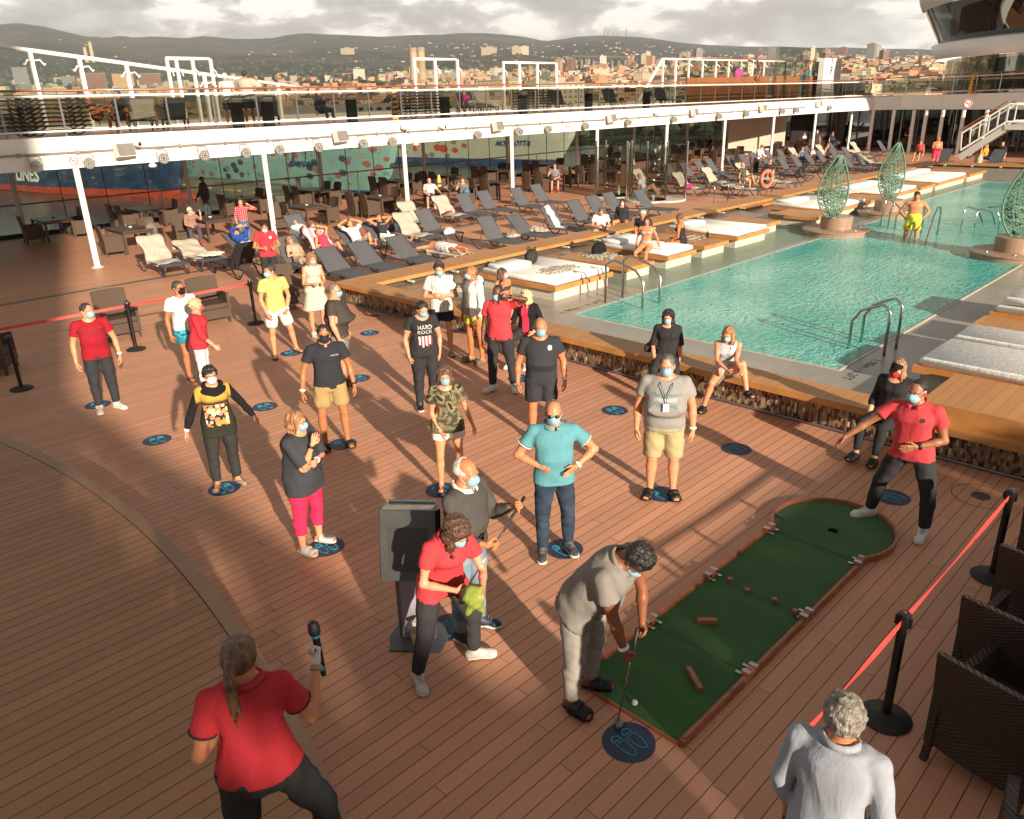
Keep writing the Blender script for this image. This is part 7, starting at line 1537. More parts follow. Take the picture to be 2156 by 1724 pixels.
gr,gj=stand('golfer in a grey polo shirt bending over his putter','N',1745,1075,62,h=1.76,build=1.38,belly=.7,pose=dict(lean=(0,-.72,1),ual=(.08,-.35,-1),fal=(-.25,-.15,-1),uar=(-.02,-.3,-1),far=(.12,-.3,-1),hand=('grip','grip'),head=(0,38,0),headup=.1,tl=(.12,-.1,-1),sl=(0,.1,-1),tr=(-.12,-.05,-1),sr=(0,.08,-1),fl=25,fr=-10),top=('polo',C('#7d7770'),dict(hem=-.07,loose=.02)),bottom=('trousers',C('#8d8880')),shoes=('sandal',SN('#2a231f'),SHK),hair=('messy','#15100d'),mask='blue',skin='#7d4f36',extras=('bandrW',))
wr_,wj=stand('woman in a red polo shirt wiping her hands on a green cloth','N',655,850,22,h=1.68,fem=True,pose=dict(lean=(.05,-.36,1),ual=(.25,-.35,-.9),fal=(-.45,-.85,-.1),uar=(-.3,-.1,-1),far=(.85,-.65,-.15),hand=('fist','fist'),head=(22,32,0),headup=.3,tl=(.42,-.08,-1),sl=(.02,.1,-1),tr=(-.25,-.2,-1),sr=(-.2,.15,-1),fl=70,fr=-5),top=('polo',C('#bc3b40')),bottom=('jeans',C('#2b282b')),shoes=('sneaker',SHG,SHW),hair=('wild','#49301f'),mask='blue',skin='#c99272')
or_,oj=stand('white haired man in a grey sweater holding a putter','N',855,545,52,h=1.76,build=1.12,belly=.5,pose=dict(ual=(.2,-.35,-.9),fal=(-.1,-.85,.5),uar=(-.15,-.2,-1),far=(.35,-1,-.1),hand=('grip','grip'),head=(6,10,0),tl=(.1,0,-1),tr=(-.06,.02,-1),fl=20),top=('sweater',C('#4a4744'),dict(collar=True,collarmat=C('#d4d0c8'))),bottom=('jeans',pat('denim_light',camo([(0,'#74828e'),(.5,'#7e8c97'),(.62,'#6a7883')],5))),shoes=('sneaker',SHN,SHW),hair=('balding','#b8b2aa'),mask='blue',skin='#b97850')
hp0=at('M',895,150,SZ+1.66*.985)
hr_,hj=person('host in a red polo shirt with a ponytail holding a microphone',(hp0[0]+.0,hp0[1]-.06,SZ),fc(hp0,176),h=1.66,fem=True,build=1.0,g=.01,pose=dict(ual=(.32,.12,-1),fal=(-.6,-.95,.1),uar=(-.42,-.12,-1),far=(-.3,-.85,.8),hand=('fist','grip'),head=(-22,4,0),tr=(-.45,-.1,-1),tl=(.08,.0,-1)),top=('polo',C('#a82c33'),dict(trim=C('#2a2430'),hem=-.015)),bottom=('jeans',C('#151417')),shoes=('sneaker',SHW,SHW),hair=('ponytail','#5c412b'),mask=None,skin='#b87f60',extras=('gloves','bandrG'))
wp0=at('P',730,735,1.74)
person('white haired man in a pale shirt seen from behind',(wp0[0],wp0[1],0),fc(wp0,172),h=1.76,build=.88,g=.01,pose=dict(hang,head=(22,6,0),ual=(.2,-.02,-1),fal=(-.1,-.3,-1),uar=(-.2,-.02,-1),far=(.1,-.3,-1)),top=('shirt',C('#92969e',fold=.5),dict(sleeve=1.8,hem=-.07,loose=.02)),bottom=('trousers',C('#3a3a40')),shoes=('sneaker',SHK),hair=('grey','#6f675d'),mask='blue',skin='#b4744e')
def xf(root,p):return root.matrix_basis@Vector(tuple(map(float,p)))
def putter(top,head,lab,grip=.28):
 t=empty('putter',tuple(head),0,lab,'golf club','putters');a=Vector(top)-Vector(head);d=a.normalized();m=MB();m.tube([(0,0,.03),tuple(a*.97)],.0062,8);m.build('shaft',STEEL,t,True)
 m=MB();m.tube([tuple(a-d*grip),tuple(a)],[.011,.014],10);m.build('grip',BLACKB,t,True);m=MB();m.prism([(-.015,-.05),(.02,-.05),(.05,0),(.02,.05),(-.015,.05)],0,.024);o=m.build('club_head',GREYM,t);o.rotation_euler=(0,0,-.8)
gl_,gr2=xf(gr,gj['wr']['l']+.05*nrm(gj['wr']['l']-gj['el']['l'])),xf(gr,gj['wr']['r']+.06*nrm(gj['wr']['r']-gj['el']['r']));mid=(gl_+gr2)/2;hd=Vector(tuple(at('O',470,1275,.01)));d=(mid-hd).normalized();putter(mid+d*.12,hd,'putter swinging between the sandals and the big footprint sticker')
o1,o2=xf(or_,oj['wr']['l']+.07*nrm(oj['wr']['l']-oj['el']['l'])),xf(or_,oj['wr']['r']+.07*nrm(oj['wr']['r']-oj['el']['r']));d=(o1-o2).normalized();putter(o1+d*.08,o2-d*.5,'putter held upside down by the white haired man in the sweater',.35)
c1=xf(wr_,wj['wr']['l']+.08*nrm(wj['wr']['l']-wj['el']['l']));c2=xf(wr_,wj['wr']['r']+.08*nrm(wj['wr']['r']-wj['el']['r']));cm=(c1+c2)/2
f=Field((-.16,-.16,-.26),(.16,.16,.14),.01);f.ell((0,0,0),(.085,.075,.09),None,0);[f.cap((0,0,0),(x,y,z),.05,.02,.04) for x,y,z in((.06,-.03,-.17),(-.05,.02,-.14),(.02,-.06,.08),(.05,.05,-.1))];f.wave(.012,45,2);V_,F2=f.mesh();o=np_mesh('cleaning_cloth',[(relax(V_,F2),F2,0)],C('#7f8a3c',fold=.9),None);o.location=cm;tag(o,'olive green cloth in the hands of the red polo woman','cloth')
mc=xf(hr_,hj['wr']['r']+.075*nrm(hj['wr']['r']-hj['el']['r']));cu_=Vector((RX*-.16+UX*.9+FX*-.1));t=empty('microphone',tuple(mc),0,'black hand microphone with blue rings held by the host','microphone');t.rotation_euler=cu_.to_track_quat('Z','Y').to_euler()
for pr,mt,nm in(([(.012,-.15),(.016,-.12),(.019,.04),(.021,.06)],BLACKP,'handle'),([(.022,.062),(.03,.075),(.031,.1),(.027,.125),(.01,.138)],BLACKB,'mesh_head'),([(.0225,.05),(.0225,.061)],plain('ring_blue','#1f8aa8',.4),'blue_ring'),([(.0185,-.12),(.0185,-.1)],plain('ring_blue','#1f8aa8',.4),'blue_ring')):m=MB();m.lathe((0,0,0),pr,16);smoothobj(m.build(nm,mt,t))
sit('blonde woman in a black jacket sitting on the pool bench','G',225,790,-22,.48,1.68,fem=True,pose=dict(ual=(.35,.15,-1),fal=(-.3,-.7,-.5),uar=(-.25,-.3,-.8),far=(-.4,-.9,.1),tl=(.2,-.9,-.3),tr=(-.25,-1,-.2),sl=(-.2,-.1,-1),sr=(.1,-.35,-1),head=(-35,6,0),lean=(0,-.12,1),hand=('relax','grip')),top=('jacket',pat('jacket_pink',lambda t,v:t.mix(t.math('LESS_THAN',t.math('ABSOLUTE',t.sep(v)[0]),.062),lin('#1c1b1e'),lin('#cc3550'))),dict(sleeve=1.3)),bottom=('capri',C('#252428'),1.45),shoes=('sneaker',SHW,SHW),hair=('long','#c4a878'),mask=C('#3c4450'),extras=('headglasses','bandlW'))
sit('young woman with long brown hair on the double daybed','F',2010,625,40,.6,1.6,fem=True,pose=dict(uar=(-.2,-.5,-.6),far=(.2,-.3,1),head=(30,0,0)),top=('bra',C('#3a3434')),bottom=('brief',C('#3a3434')),hair=('long','#4a3222'),mask='blue',skin='#b77c58')
sit('woman with long black curls in a black lace top on the bench','G',1365,960,2,.48,1.66,fem=True,build=1.15,pose=dict(ual=(.15,-.05,-1),fal=(-.05,-.3,-1),uar=(-.2,-.15,-1),far=(.1,-.6,-.7),head=(-12,4,0),tl=(.1,-1,-.2),tr=(-.28,-1,-.25)),top=('long',C('#1a191b'),dict(sleeve=.95,hem=-.03)),bottom=('leggings',C('#232225')),shoes=('sneaker',SHK),hair=('curlylong','#15100e'),mask='blue',skin='#c48a6a')
bag(at('G',1320,1350,.5)+np.array([-.28,0,.12]),.12,C('#2b2926'),'small black handbag on the lap of the woman in black lace','handbag',1.2,-.7)
sit('woman in a pale grey vest hugging one raised knee on the bench','G',1865,1060,-4,.48,1.64,fem=True,pose=dict(ual=(-.05,-.75,-.65),fal=(.35,-.8,-.25),uar=(.1,-.7,-.75),far=(.75,-.7,-.35),head=(-14,16,0),lean=(0,-.2,1),tl=(.35,-.75,.55),sl=(.25,-.25,-1),tr=(-.2,-1,-.2),sr=(-.25,.05,-1),hand=('grip','grip'),fl=40),top=('tank',pat('vest_print',lambda t,v:t.mix(t.step(t.noise(9),.6,.62),lin('#b4b8ba'),lin('#7d9aa0')))),bottom=('shorts',C('#7d766e')),shoes=('sandal',SHK,SHK),hair=('long','#8a5f3c'),mask='blue')
sit('woman in a black cap and red mask sitting behind the coach','H',1165,1345,-18,.48,1.66,fem=True,build=1.25,pose=dict(ual=(.2,0,-1),fal=(-.3,-.6,-.6),uar=(-.25,-.05,-1),far=(.1,-.7,-.6),head=(-4,16,0),tl=(-.12,-1,-.15),tr=(-.3,-1,-.15),sl=(-.05,-.1,-1),sr=(.0,-.1,-1)),top=('long',C('#19181a'),dict(sleeve=1.5,hem=-.03,scoop=1.7)),bottom=('leggings',C('#17171a')),shoes=('sandal',SHK,SHK),hair=('long','#8f6844'),mask=C('#cc3038'),extras=('cap',),skin='#cf9c7e')
G2=dict(g=.018)
wtr=dict(h=1.76)
stand('waiter in a red polo shirt and white mask looking down','F',80,285,12,'head',h=1.78,pose=dict(ual=(.4,-.05,-1),fal=(-.6,-.75,-.15),uar=(-.4,-.05,-1),far=(.6,-.75,-.1),head=(-6,26,0),hand=('fist','fist')),top=('polo',C('#cc3640')),bottom=('trousers',C('#1f2126')),shoes=('sneaker',SHK),hair=('short','#17110d'),mask='white',skin='#b07850',prints=[disc(.035,.09,.02,INKW)],**G2)
stand('man in a dark grey suit walking left behind the tables','b',620,385,-70,'head',h=1.84,pose=dict(ual=(.15,.2,-1),fal=(0,-.2,-1),uar=(-.1,-.3,-1),far=(-.1,-.7,-1),tl=(.05,-.25,-1),tr=(-.05,.25,-1),head=(0,6,0)),top=('jacket',C('#34353e')),bottom=('trousers',C('#34353e')),shoes=('sneaker',SHK),hair=('buzz','#17110d'),mask='white',skin='#53321f',**G2)
sit('white haired woman in a flowery blouse raising a phone','b',455,755,8,.45,1.62,fem=True,build=1.2,pose=dict(ual=(.3,-.5,-.3),fal=(.0,-.2,1),uar=(-.2,-.2,-1),far=(.5,-.7,-.2),head=(10,4,0)),top=('tee',pat('flower_blouse',blotch('#8a6a5a',['#c04a50','#5a8a6a','#3f5f80','#c08a4a','#b8a890'],26)),dict(sleeve=.9)),bottom=('trousers',C('#4a444c')),shoes=('sneaker',C('#b03a40')),hair=('curly','#b4aea6'),mask='blue',extras=('bandlW',),**G2)
sit('man in a red checked shirt shading his eyes','b',1115,655,0,.45,1.7,pose=dict(ual=(.75,-.2,-.1),fal=(-.8,-.3,.65),uar=(-.2,.0,-1),far=(.1,-.5,-.8),tl=(.1,-.9,-.5),tr=(-.1,-.9,-.5)),top=('shirt',pat('red_plaid',plaid('#c02a38','#8f2030','#d8c8c4')),dict(sleeve=1.3)),bottom=('jeans',C('#4f6580')),shoes=('sneaker',SHW),hair=('balding','#5a4a40'),**G2)
sit('grey haired man in a pale patterned shirt resting in a chair','h',1388,535,5,.45,1.72,build=1.2,belly=.8,pose=dict(ual=(.6,-.1,-.8),fal=(.3,-.7,-.3),uar=(-.2,-.1,-1),far=(.4,-.8,-.2)),top=('shirt',pat('pale_print',blotch('#b4b2b4',['#8a8890','#c9c8c8'],40))),bottom=('shorts',C('#2c3448')),shoes=('sneaker',SHW),hair=('short','#9a958e'),**G2)
sit('woman with a blue rucksack on her lap drinking','h',1750,535,-6,.45,1.6,fem=True,build=1.2,pose=dict(uar=(-.4,-.5,-.6),far=(.4,-.3,1),ual=(.3,-.3,-1),fal=(-.2,-.6,-.6)),top=('tee',pat('grey_print',blotch('#6a6864',['#8c8a84','#3c3c3e'],30))),bottom=('shorts',C('#4a5560')),shoes=('sneaker',SHW),hair=('short','#6a3c28'),skin='#cf9a7a',**G2)
q=at('h',1772,680,.75);bag((q[0]+.02,q[1]-.12,.5),.17,C('#4c6c80'),'pale blue rucksack on the lap of the drinking woman','rucksack',.9,0,1.5)
sit('man in a grey t-shirt holding a camera','C',442,1312,0,.45,1.76,pose=dict(uar=(-.4,-.4,-.6),far=(.3,-.4,1),ual=(.2,-.2,-1),fal=(-.6,-.6,-.2)),top=('tee',C('#6f7378')),bottom=('shorts',C('#3c4048')),shoes=('sneaker',C('#b02a34')),hair=('buzz','#8a6a50'),**G2)
sit('man in a dark t-shirt behind the shower glass','C',885,1150,-20,.45,1.75,top=('tee',C('#3a3f44')),bottom=('trousers',C('#24262a')),hair=('short','#2a1f18'),**G2)
sit('seated woman leaning back at the far tables','d',937,285,20,.45,1.65,fem=True,top=('tee',C('#55504c')),bottom=('shorts',C('#b8b0a4')),hair=('short','#2f2018'),g=.022);sit('seated man in black with bare legs at the far tables','d',1065,275,0,.45,1.75,top=('tee',C('#26262a')),bottom=('shorts',C('#1f1f22')),hair=('short','#5a3020'),g=.022)
stand('waiter in a white shirt bending over the loungers','d',1700,395,55,'head',h=1.75,pose=dict(lean=(0,-.35,1),uar=(-.1,-.4,-1),far=(0,-1,-.3),ual=(.1,-.4,-1),fal=(0,-1,-.3),head=(0,30,0)),top=('long',C('#cfccc8'),dict(hem=-.01)),bottom=('trousers',C('#1f1f22')),shoes=('sneaker',SHK),hair=('short','#5a5048'),mask='white',g=.02)
up2=dict(ual=(.85,.25,.6),fal=(-.85,.15,.35),uar=(-.85,.25,.6),far=(.85,.15,.35))
lie('man in a blue top reading a book on his lounger',(11.55,22.0),0,pose=dict(ual=(.3,-.3,.9),fal=(-.4,-.6,.3),uar=(-.3,-.3,.9),far=(.4,-.6,.3)),back=25,top=('sweater',C('#2a4a94')),bottom=('shorts',C('#d0ccc4')),hair=('short','#5a4030'),**G2)
q=(11.55,23.25,.95);m=MB();m.beam((-.14,0,0),(0,-.02,.02),.2,.02);m.beam((0,-.02,.02),(.14,0,0),.2,.02);o=m.build('book',plain('paper','#cfccc8',.7));o.location=q;tag(o,'open book held over the face of the reader in blue','book')
lie('sunbather whose raised knees show above a lounger back',(13.85,22.4),0,back=25,pose=dict(tl=(.15,-.8,.75),sl=(.0,-.5,-1),tr=(-.2,-.8,.75),sr=(.0,-.5,-1),fdl=(0,-1,0),fdr=(0,-1,0)),top=('tee',C('#cfccc4')),bottom=('shorts',C('#2a2a30')),shoes=('sneaker',SHK),**G2)
lie('woman in sunglasses lying in a sand coloured outfit',(11.3,18.5),.06,h=1.65,fem=True,pose=dict(ual=(.25,-.3,-.6),fal=(-.6,-.5,.3),uar=(-.25,-.3,-.6),far=(.6,-.5,.3),head=(-15,0,0)),top=('tee',C('#a4917a')),bottom=('shorts',C('#968670')),hair=('wavy','#8a5f40'),extras=('sunglasses',),**G2)
lie('woman lying on the pink towel with an arm over her head',(12.65,19.2),.05,h=1.62,fem=True,build=1.15,pose=dict(ual=(.5,.3,.9),fal=(-.9,.1,.3),uar=(-.3,-.3,-.6),far=(.8,-.4,.3),tl=(.1,-.85,.5),sl=(0,-.7,-.8)),top=('tank',pat('tropic',blotch('#b83a50',['#3a8a6a','#c87a40','#c83a60'],28))),bottom=('shorts',C('#1f1f22'),.4),hair=('short','#6a4a34'),**G2)
lie('man in a white t-shirt lying with both hands behind his head',(13.95,19.5),0,h=1.74,pose=dict(up2,tl=(.2,-.8,.65),sl=(-.1,-.55,-1),tr=(-.1,-1,.1),sr=(.45,-1,0),fdl=(0,-1,0),head=(0,8,0)),top=('tee',C('#d2cfca')),bottom=('shorts',C('#8a867e')),hair=('short','#4a2f20'),skin='#c88a62',**G2)
lie('man in a black vest lying with his hands on his forehead',(15.0,19.5),0,h=1.78,back=60,pose=dict(ual=(.8,.1,.5),fal=(-1,-.3,.1),uar=(-.8,.1,.5),far=(1,-.3,.1),tl=(.3,-1,.0),sl=(.2,-1,-.1)),top=('tank',C('#1f1f24')),bottom=('shorts',C('#d4d0c8'),.5),hair=('short','#2f2018'),skin='#b87c54',prints=[txt('Amnesia',.06,0,.02,INKW,shear=.3)],**G2)
person('sleeper lying face down in patterned shorts',(14.75,17.5,.47),0,pose=dict(lean=(0,1,-.04),tl=(.1,-1,.0),tr=(-.1,-1,.0),sl=(.05,-1,.02),sr=(-.05,-1,.02),fdl=(0,-1,-.5),fdr=(0,-1,-.5),ual=(.9,.5,-.1),fal=(-.5,.8,-.1),uar=(-.9,.5,-.1),far=(.5,.8,-.1),headup=.0,head=(0,-10,60)),h=1.74,anchor='pelvis',build=1.1,bottom=('shorts',pat('fish_shorts',blotch('#cfcdc8',['#a83a34','#3a7a4a','#2a3a70','#1c1c20','#cfcdc8'],20)),1.0),hair=('curly','#7a3a38'),skin='#b97c58',**G2)
sit('man in a white t-shirt looking down on the edge of a lounger','G',815,130,2,.36,1.75,pose=dict(lean=(0,-.25,1),head=(0,35,0),ual=(.3,-.2,-1),fal=(-.6,-.7,.0),uar=(-.3,-.2,-1),far=(.6,-.7,.0),tl=(.2,-.9,.05),tr=(-.2,-.9,.05)),top=('tee',C('#d6d4d0')),bottom=('shorts',C('#9a9078')),hair=('short','#5a3f2c'),**G2)
sit('masked woman in black lace on the edge of a lounger','G',990,80,-5,.36,1.66,fem=True,pose=dict(fal=(-.4,-.6,-.5),far=(.4,-.6,-.5),tl=(.2,-.9,.1),tr=(-.35,-.9,.1)),top=('long',C('#1c1b1d'),dict(hem=-.02)),bottom=('shorts',C('#1c1b1d'),.3),hair=('long','#2f2018'),mask='white',**G2)
sit('grey haired man in black hunched behind the silver bikini woman','G',1172,155,-20,.48,1.75,pose=dict(lean=(0,-.2,1),head=(0,22,0),tl=(.1,-.8,.3),tr=(-.2,-.8,.3),fal=(-.3,-.6,-.3),far=(.3,-.6,-.3)),top=('tee',C('#1c1c20')),bottom=('shorts',C('#8f1f2a')),hair=('curly','#9a958e'),extras=('glasses',),**G2)
sit('smiling woman in a silver bikini seated on the daybed','G',1190,215,-8,.75,1.66,fem=True,pose=dict(ual=(.45,.1,-1),fal=(.3,.0,-1),uar=(-.3,.15,-1),far=(-.1,.0,-1),tl=(-.1,-1,-.25),tr=(-.3,-1,-.25),sl=(-.05,-.1,-1),sr=(-.05,-.1,-1)),top=('bra',plain('bikini_silver','#9a948e',.4)),bottom=('brief',plain('bikini_silver','#9a948e',.4)),hair=('long','#3a281c'),skin='#b97c56',extras=('bandlW',),**G2)
sit('woman in a black strapless swimsuit with crossed legs','G',1478,190,-105,.64,1.7,fem=True,pose=dict(lean=(0,-.1,1),tl=(.55,-.8,-.02),tr=(-.55,-.8,-.02),sl=(-.9,.1,-.05),sr=(.9,-.1,-.05),fal=(-.1,-.7,-.3),far=(.1,-.7,-.3),head=(-10,12,0)),top=('onepiece',C('#17171a')),bottom=('brief',C('#17171a')),hair=('bun','#5a4636'),skin='#a8693f',**G2)
sit('person with bare knees behind the right shower screen','d',235,735,75,.36,1.7,pose=dict(lean=(0,.5,1),tl=(.1,-.8,.5),tr=(-.1,-.8,.5),sl=(0,-.6,-.8),sr=(0,-.6,-.8)),top=('tee',C('#c9c9cc')),bottom=('shorts',C('#a9b4bc')),hair=('buzz','#8a6a50'),g=.022)
q=at('D',1295,1565,1.55);person('man in yellow swim shorts standing in the pool',(q[0],q[1],-.12),fc(q,5),h=1.8,build=1.1,pose=dict(ual=(.75,.3,-1),fal=(-.6,-.3,-.8),uar=(-.75,.3,-1),far=(.6,-.3,-.8),head=(-5,22,0),tl=(.12,0,-1),tr=(-.12,0,-1)),bottom=('swim',C('#c9c244'),.62),hair=('short','#241a14'),skin='#b97d58',**G2)
FAR=dict(g=.024)
for l,w_,x,y,tn,st_,hh,kw in(('bald man in an olive shirt on a lounger','d',1530,610,60,.36,1.75,dict(top=('tee',C('#4a4c3c')),bottom=('shorts',C('#b8b4a8')),hair=('buzz','#a07050'),pose=dict(lean=(0,.2,1),tl=(.1,-.8,.5),sl=(0,-.4,-1)))),('bearded man in black hugging his knees on a lounger','d',1860,560,10,.36,1.75,dict(top=('long',C('#1f1f22')),bottom=('trousers',C('#a8a294')),hair=('short','#2a1c14'),pose=dict(tl=(.1,-.8,.5),tr=(-.1,-.8,.5),sl=(0,-.3,-1),sr=(0,-.3,-1)))),('boy in a blue top on a towelled lounger','e',455,805,40,.4,1.45,dict(top=('tee',C('#5a6a88')),bottom=('jeans',C('#3a4a68')),hair=('short','#9a5030'))),('woman in sunglasses and white near the beige wall','e',490,550,45,.5,1.6,dict(fem=True,top=('tee',C('#cfccca')),bottom=('trousers',C('#3a3a3e')),hair=('short','#8a5a3a'))),('man in navy seated sideways by the far glass doors','e',985,530,40,.5,1.75,dict(top=('tee',C('#2a3450')),bottom=('jeans',C('#2c3a58')),hair=('short','#5a4030'))),('woman with raised knees and sunglasses in the far rows','e',895,740,60,.38,1.65,dict(fem=True,top=('tank',C('#1f1f22')),bottom=('shorts',C('#2a2428')),hair=('bun','#2a1c14'),pose=dict(tl=(.1,-.9,.4),sl=(0,-.5,-1)))),('sunbather in white lying in the far rows','e',730,775,70,.38,1.7,dict(top=('tee',C('#b8b4b0')),bottom=('jeans',C('#3a4a60')),hair=('short','#9a5a38'),pose=dict(lean=(0,.7,.7),tl=(.1,-1,0),sl=(0,-1,-.1),tr=(-.1,-1,0),sr=(0,-1,-.1)))),('person in a coral top by the far columns','f',548,925,-20,.45,1.65,dict(top=('tee',C('#c84a50')),bottom=('shorts',C('#2a2a30')),hair=('short','#2f2018'),extras=('sunglasses',))),('man in a black t-shirt on a far lounger at the right','f',1840,935,-30,.45,1.75,dict(top=('tee',C('#1c1c20')),bottom=('shorts',C('#cfccc8')),hair=('short','#1c1410'))),('person in a yellow top behind the long skirt woman','f',1580,980,60,.45,1.65,dict(top=('tee',C('#c08a2c')),bottom=('jeans',C('#3a4a60')),hair=('long','#a07048')))):
 sit(l,w_,x,y,tn,st_,hh,**kw,**FAR)
def standx(lab,w_,x,y,X,turn,h=1.75,z0=0,**k):q=at_x(w_,x,y,X);return person(lab,(X,q[1],z0),fc(q,turn),h=h,**k)
standx('man in bright pink shorts walking by the far bench','f',820,880,50.3,20,1.76,0,build=1.2,belly=1,pose=dict(uar=(-.2,-.2,-1),far=(.3,-.9,-.1),fal=(-.3,-.9,-.1)),bottom=('shorts',C('#d43a58')),hair=('balding','#a8a098'),skin='#b97852',**FAR)
standx('woman in a long pale skirt pointing left','f',1500,900,50.2,-70,1.7,0,fem=True,pose=dict(uar=(-.3,-.9,-.2),far=(0,-1,.1)),top=('tank',C('#8a6a50')),bottom=('longskirt',C('#a89c84')),hair=('bun','#241a14'),mask='blue',**FAR)
standx('bartender in black beside the far bar opening','f',400,530,62.5,10,1.78,0,pose=dict(far=(.5,-.8,0),fal=(-.5,-.8,0)),top=('shirt',C('#17171a')),bottom=('trousers',C('#17171a')),shoes=('sneaker',SHK),hair=('short','#1c1410'),**FAR)
standx('man in a dark polo standing by the beige wall','e',712,495,57,20,1.78,0,top=('polo',C('#2a3038')),bottom=('trousers',C('#2a2a2e')),shoes=('sneaker',SHK),hair=('short','#5a3020'),mask='white',**FAR)
standx('person in pale clothes on the far staircase','f',1375,650,46,100,1.7,.9,top=('tee',C('#8f8a90')),bottom=('trousers',C('#7a7880')),shoes=('sneaker',SHK),hair=('short','#8a5a40'),**FAR)
def standy(lab,w_,x,y,Y,turn,h=1.75,z0=UZ,**k):q=at_y(w_,x,y,Y);return person(lab,(q[0],Y,z0),fc(q,turn),h=h,**k)
standy('man in a white sun hat on the upper deck','A',1815,600,26.5,150,1.75,pose=dict(far=(.5,-.7,.2),fal=(-.5,-.7,.2)),top=('tee',C('#cfccc8')),bottom=('shorts',C('#6a6c78')),hair=('short','#cfccc4'),**FAR)
standy('man wrapped in a beige towel on the upper deck','A',1965,525,26.5,160,1.82,top=('tee',TOWEL,dict(sleeve=1.0,loose=.07,hem=-.06)),pose=dict(ual=(.6,-.4,-.5),fal=(-.5,-.5,.8),uar=(-.6,-.4,-.5),far=(.5,-.5,.8)),bottom=('shorts',C('#2a2c34')),hair=('short','#2a1c14'),skin='#a87050',**FAR)
def sity(lab,w_,x,y,Y,turn,h=1.7,seat=UZ+.4,pose=None,**k):q=at_y(w_,x,y,Y);po=dict(SIT);po.update(pose or{});return person(lab,(q[0],Y,seat+.1),fc(q,turn),h=h,pose=po,anchor='pelvis',**k,**FAR)
sity('woman in a black bikini resting on the upper deck','A',760,830,27.3,50,1.65,fem=True,pose=dict(lean=(0,.5,1),tl=(.1,-.7,.7),tr=(-.1,-.7,.7),sl=(0,-.6,-.9),sr=(0,-.6,-.9),uar=(-.6,.2,.5)),top=('bra',C('#1c1c20')),bottom=('brief',C('#1c1c20')),hair=('short','#8a4a30'),skin='#b97c56')
sity('man in a black t-shirt eating on the upper deck','A',965,760,27.3,-50,1.75,pose=dict(lean=(0,-.15,1),uar=(-.2,-.5,-.6),far=(.2,-.5,.8)),top=('tee',C('#1f1e20')),bottom=('shorts',C('#2a2a2e')),hair=('short','#2f1c14'),skin='#a8683f')
sity('red haired woman in black reclining on the upper deck','B',540,745,27.3,40,1.7,fem=True,pose=dict(lean=(0,.2,1),fal=(-.3,-.5,.8)),top=('long',C('#232225')),bottom=('jeans',C('#4c5a70')),hair=('bob','#7a3420'))
sity('woman in magenta lying on an upper deck lounger','B',1760,800,27.3,60,1.6,fem=True,pose=dict(lean=(0,.7,.7),tl=(.1,-1,0),tr=(-.1,-1,0),sl=(0,-1,-.1),sr=(0,-1,-.1)),top=('tee',C('#c0287a')),bottom=('shorts',C('#cfc8c0')),hair=('short','#8a5030'))
person('bent person in navy over a white shirt at the right edge',(6.75,.62,.55),fc((6.75,.62),30),pose=dict(SIT,lean=(.35,-.9,.55),headup=0,head=(0,30,0),uar=(-.1,-.6,-.8),far=(.3,-.8,-.3),ual=(.1,-.6,-.8)),h=1.72,anchor='pelvis',top=('sweater',pat('navy_white',lambda t,v:t.mix(t.step(t.sep(v)[2],.3,.31),lin('#b4b0b4'),lin('#202634')))),bottom=('trousers',C('#22242c')),hair=('short','#1c1410'),skin='#7a4a30',g=.016)
# -- harbour, ships, coast and town
SEAZ=-20.0
mb=MB();mb.addv([(-600,34.6,SEAZ),(34000,34.6,SEAZ),(34000,34000,SEAZ),(-600,34000,SEAZ)],[(0,1,2,3)]);mb.addv([(76.2,-9000,SEAZ),(34000,-9000,SEAZ),(34000,34.6,SEAZ),(76.2,34.6,SEAZ)],[(0,1,2,3)]);tag(mb.build('sea',SEA),kind='structure')
m=MB();m.box((-9,34.15,-19.9),(76,34.55,-.61));o=m.build('ship_hull',WHITE);tag(o,'white hull side of the ship below the port glass wall','hull')
def hull(name,bow,stern,beam,top,mats,lab,flare=1.0,bulb=False,rake=10,sheer=2.0):
 "lofted hull: bow point and stern point on the water line"
 t=empty(name,(bow[0],bow[1],SEAZ),0,lab,'ship');b,s=np.array(bow),np.array(stern);L=np.linalg.norm(s-b);d=(s-b)/L;n_=np.array([-d[1],d[0]])
 us=np.linspace(0,1,34)**1.5;zs=mats[0];cols={}
 def P(u,side,z):
  k=max(0,z)/top;w_=beam/2*min(1,(u*3.2+.0)**(.62-.22*k))*(1 if z>0 else .9);x=u*L-rake*k*(1-u)*(1.0);return np.array([d[0]*x+n_[0]*side*w_,d[1]*x+n_[1]*side*w_,z+(sheer*(1-u)**2 if z>top*.6 else 0)])
 for(z0,z1,mat,nm) in mats:
  m=MB();vs=[]
  for u in us:
   for side in(-1,1):vs+=[tuple(P(u,side,z0)),tuple(P(u,side,(z0+z1)/2)),tuple(P(u,side,z1))]
  fs=[]
  for i in range(len(us)-1):
   for sd in(0,3):
    for k in(0,1):a=i*6+sd+k;fs.append((a,a+1,a+7,a+6))
  if z1>=top-.01:fs+=[(i*6+2,i*6+5,i*6+11,i*6+8) for i in range(len(us)-1)]
  fs+=[(0+k,3+k,4+k,1+k) for k in(0,1)]
  m.addv(vs,fs);m.build(nm,mat,t,False)
 if bulb:m=MB();m.tube([tuple(np.array([*(d*x),-.6+.5*(x<0)])) for x in(14,6,0,-5,-8,-9.5)],[2.2,2.1,1.9,1.8,1.3,.3],14);m.build('bulbous_bow',plain('hull_red','#9a3a2a',.5,var=.12,vs=.3),t,True)
 return t,d,n_,P
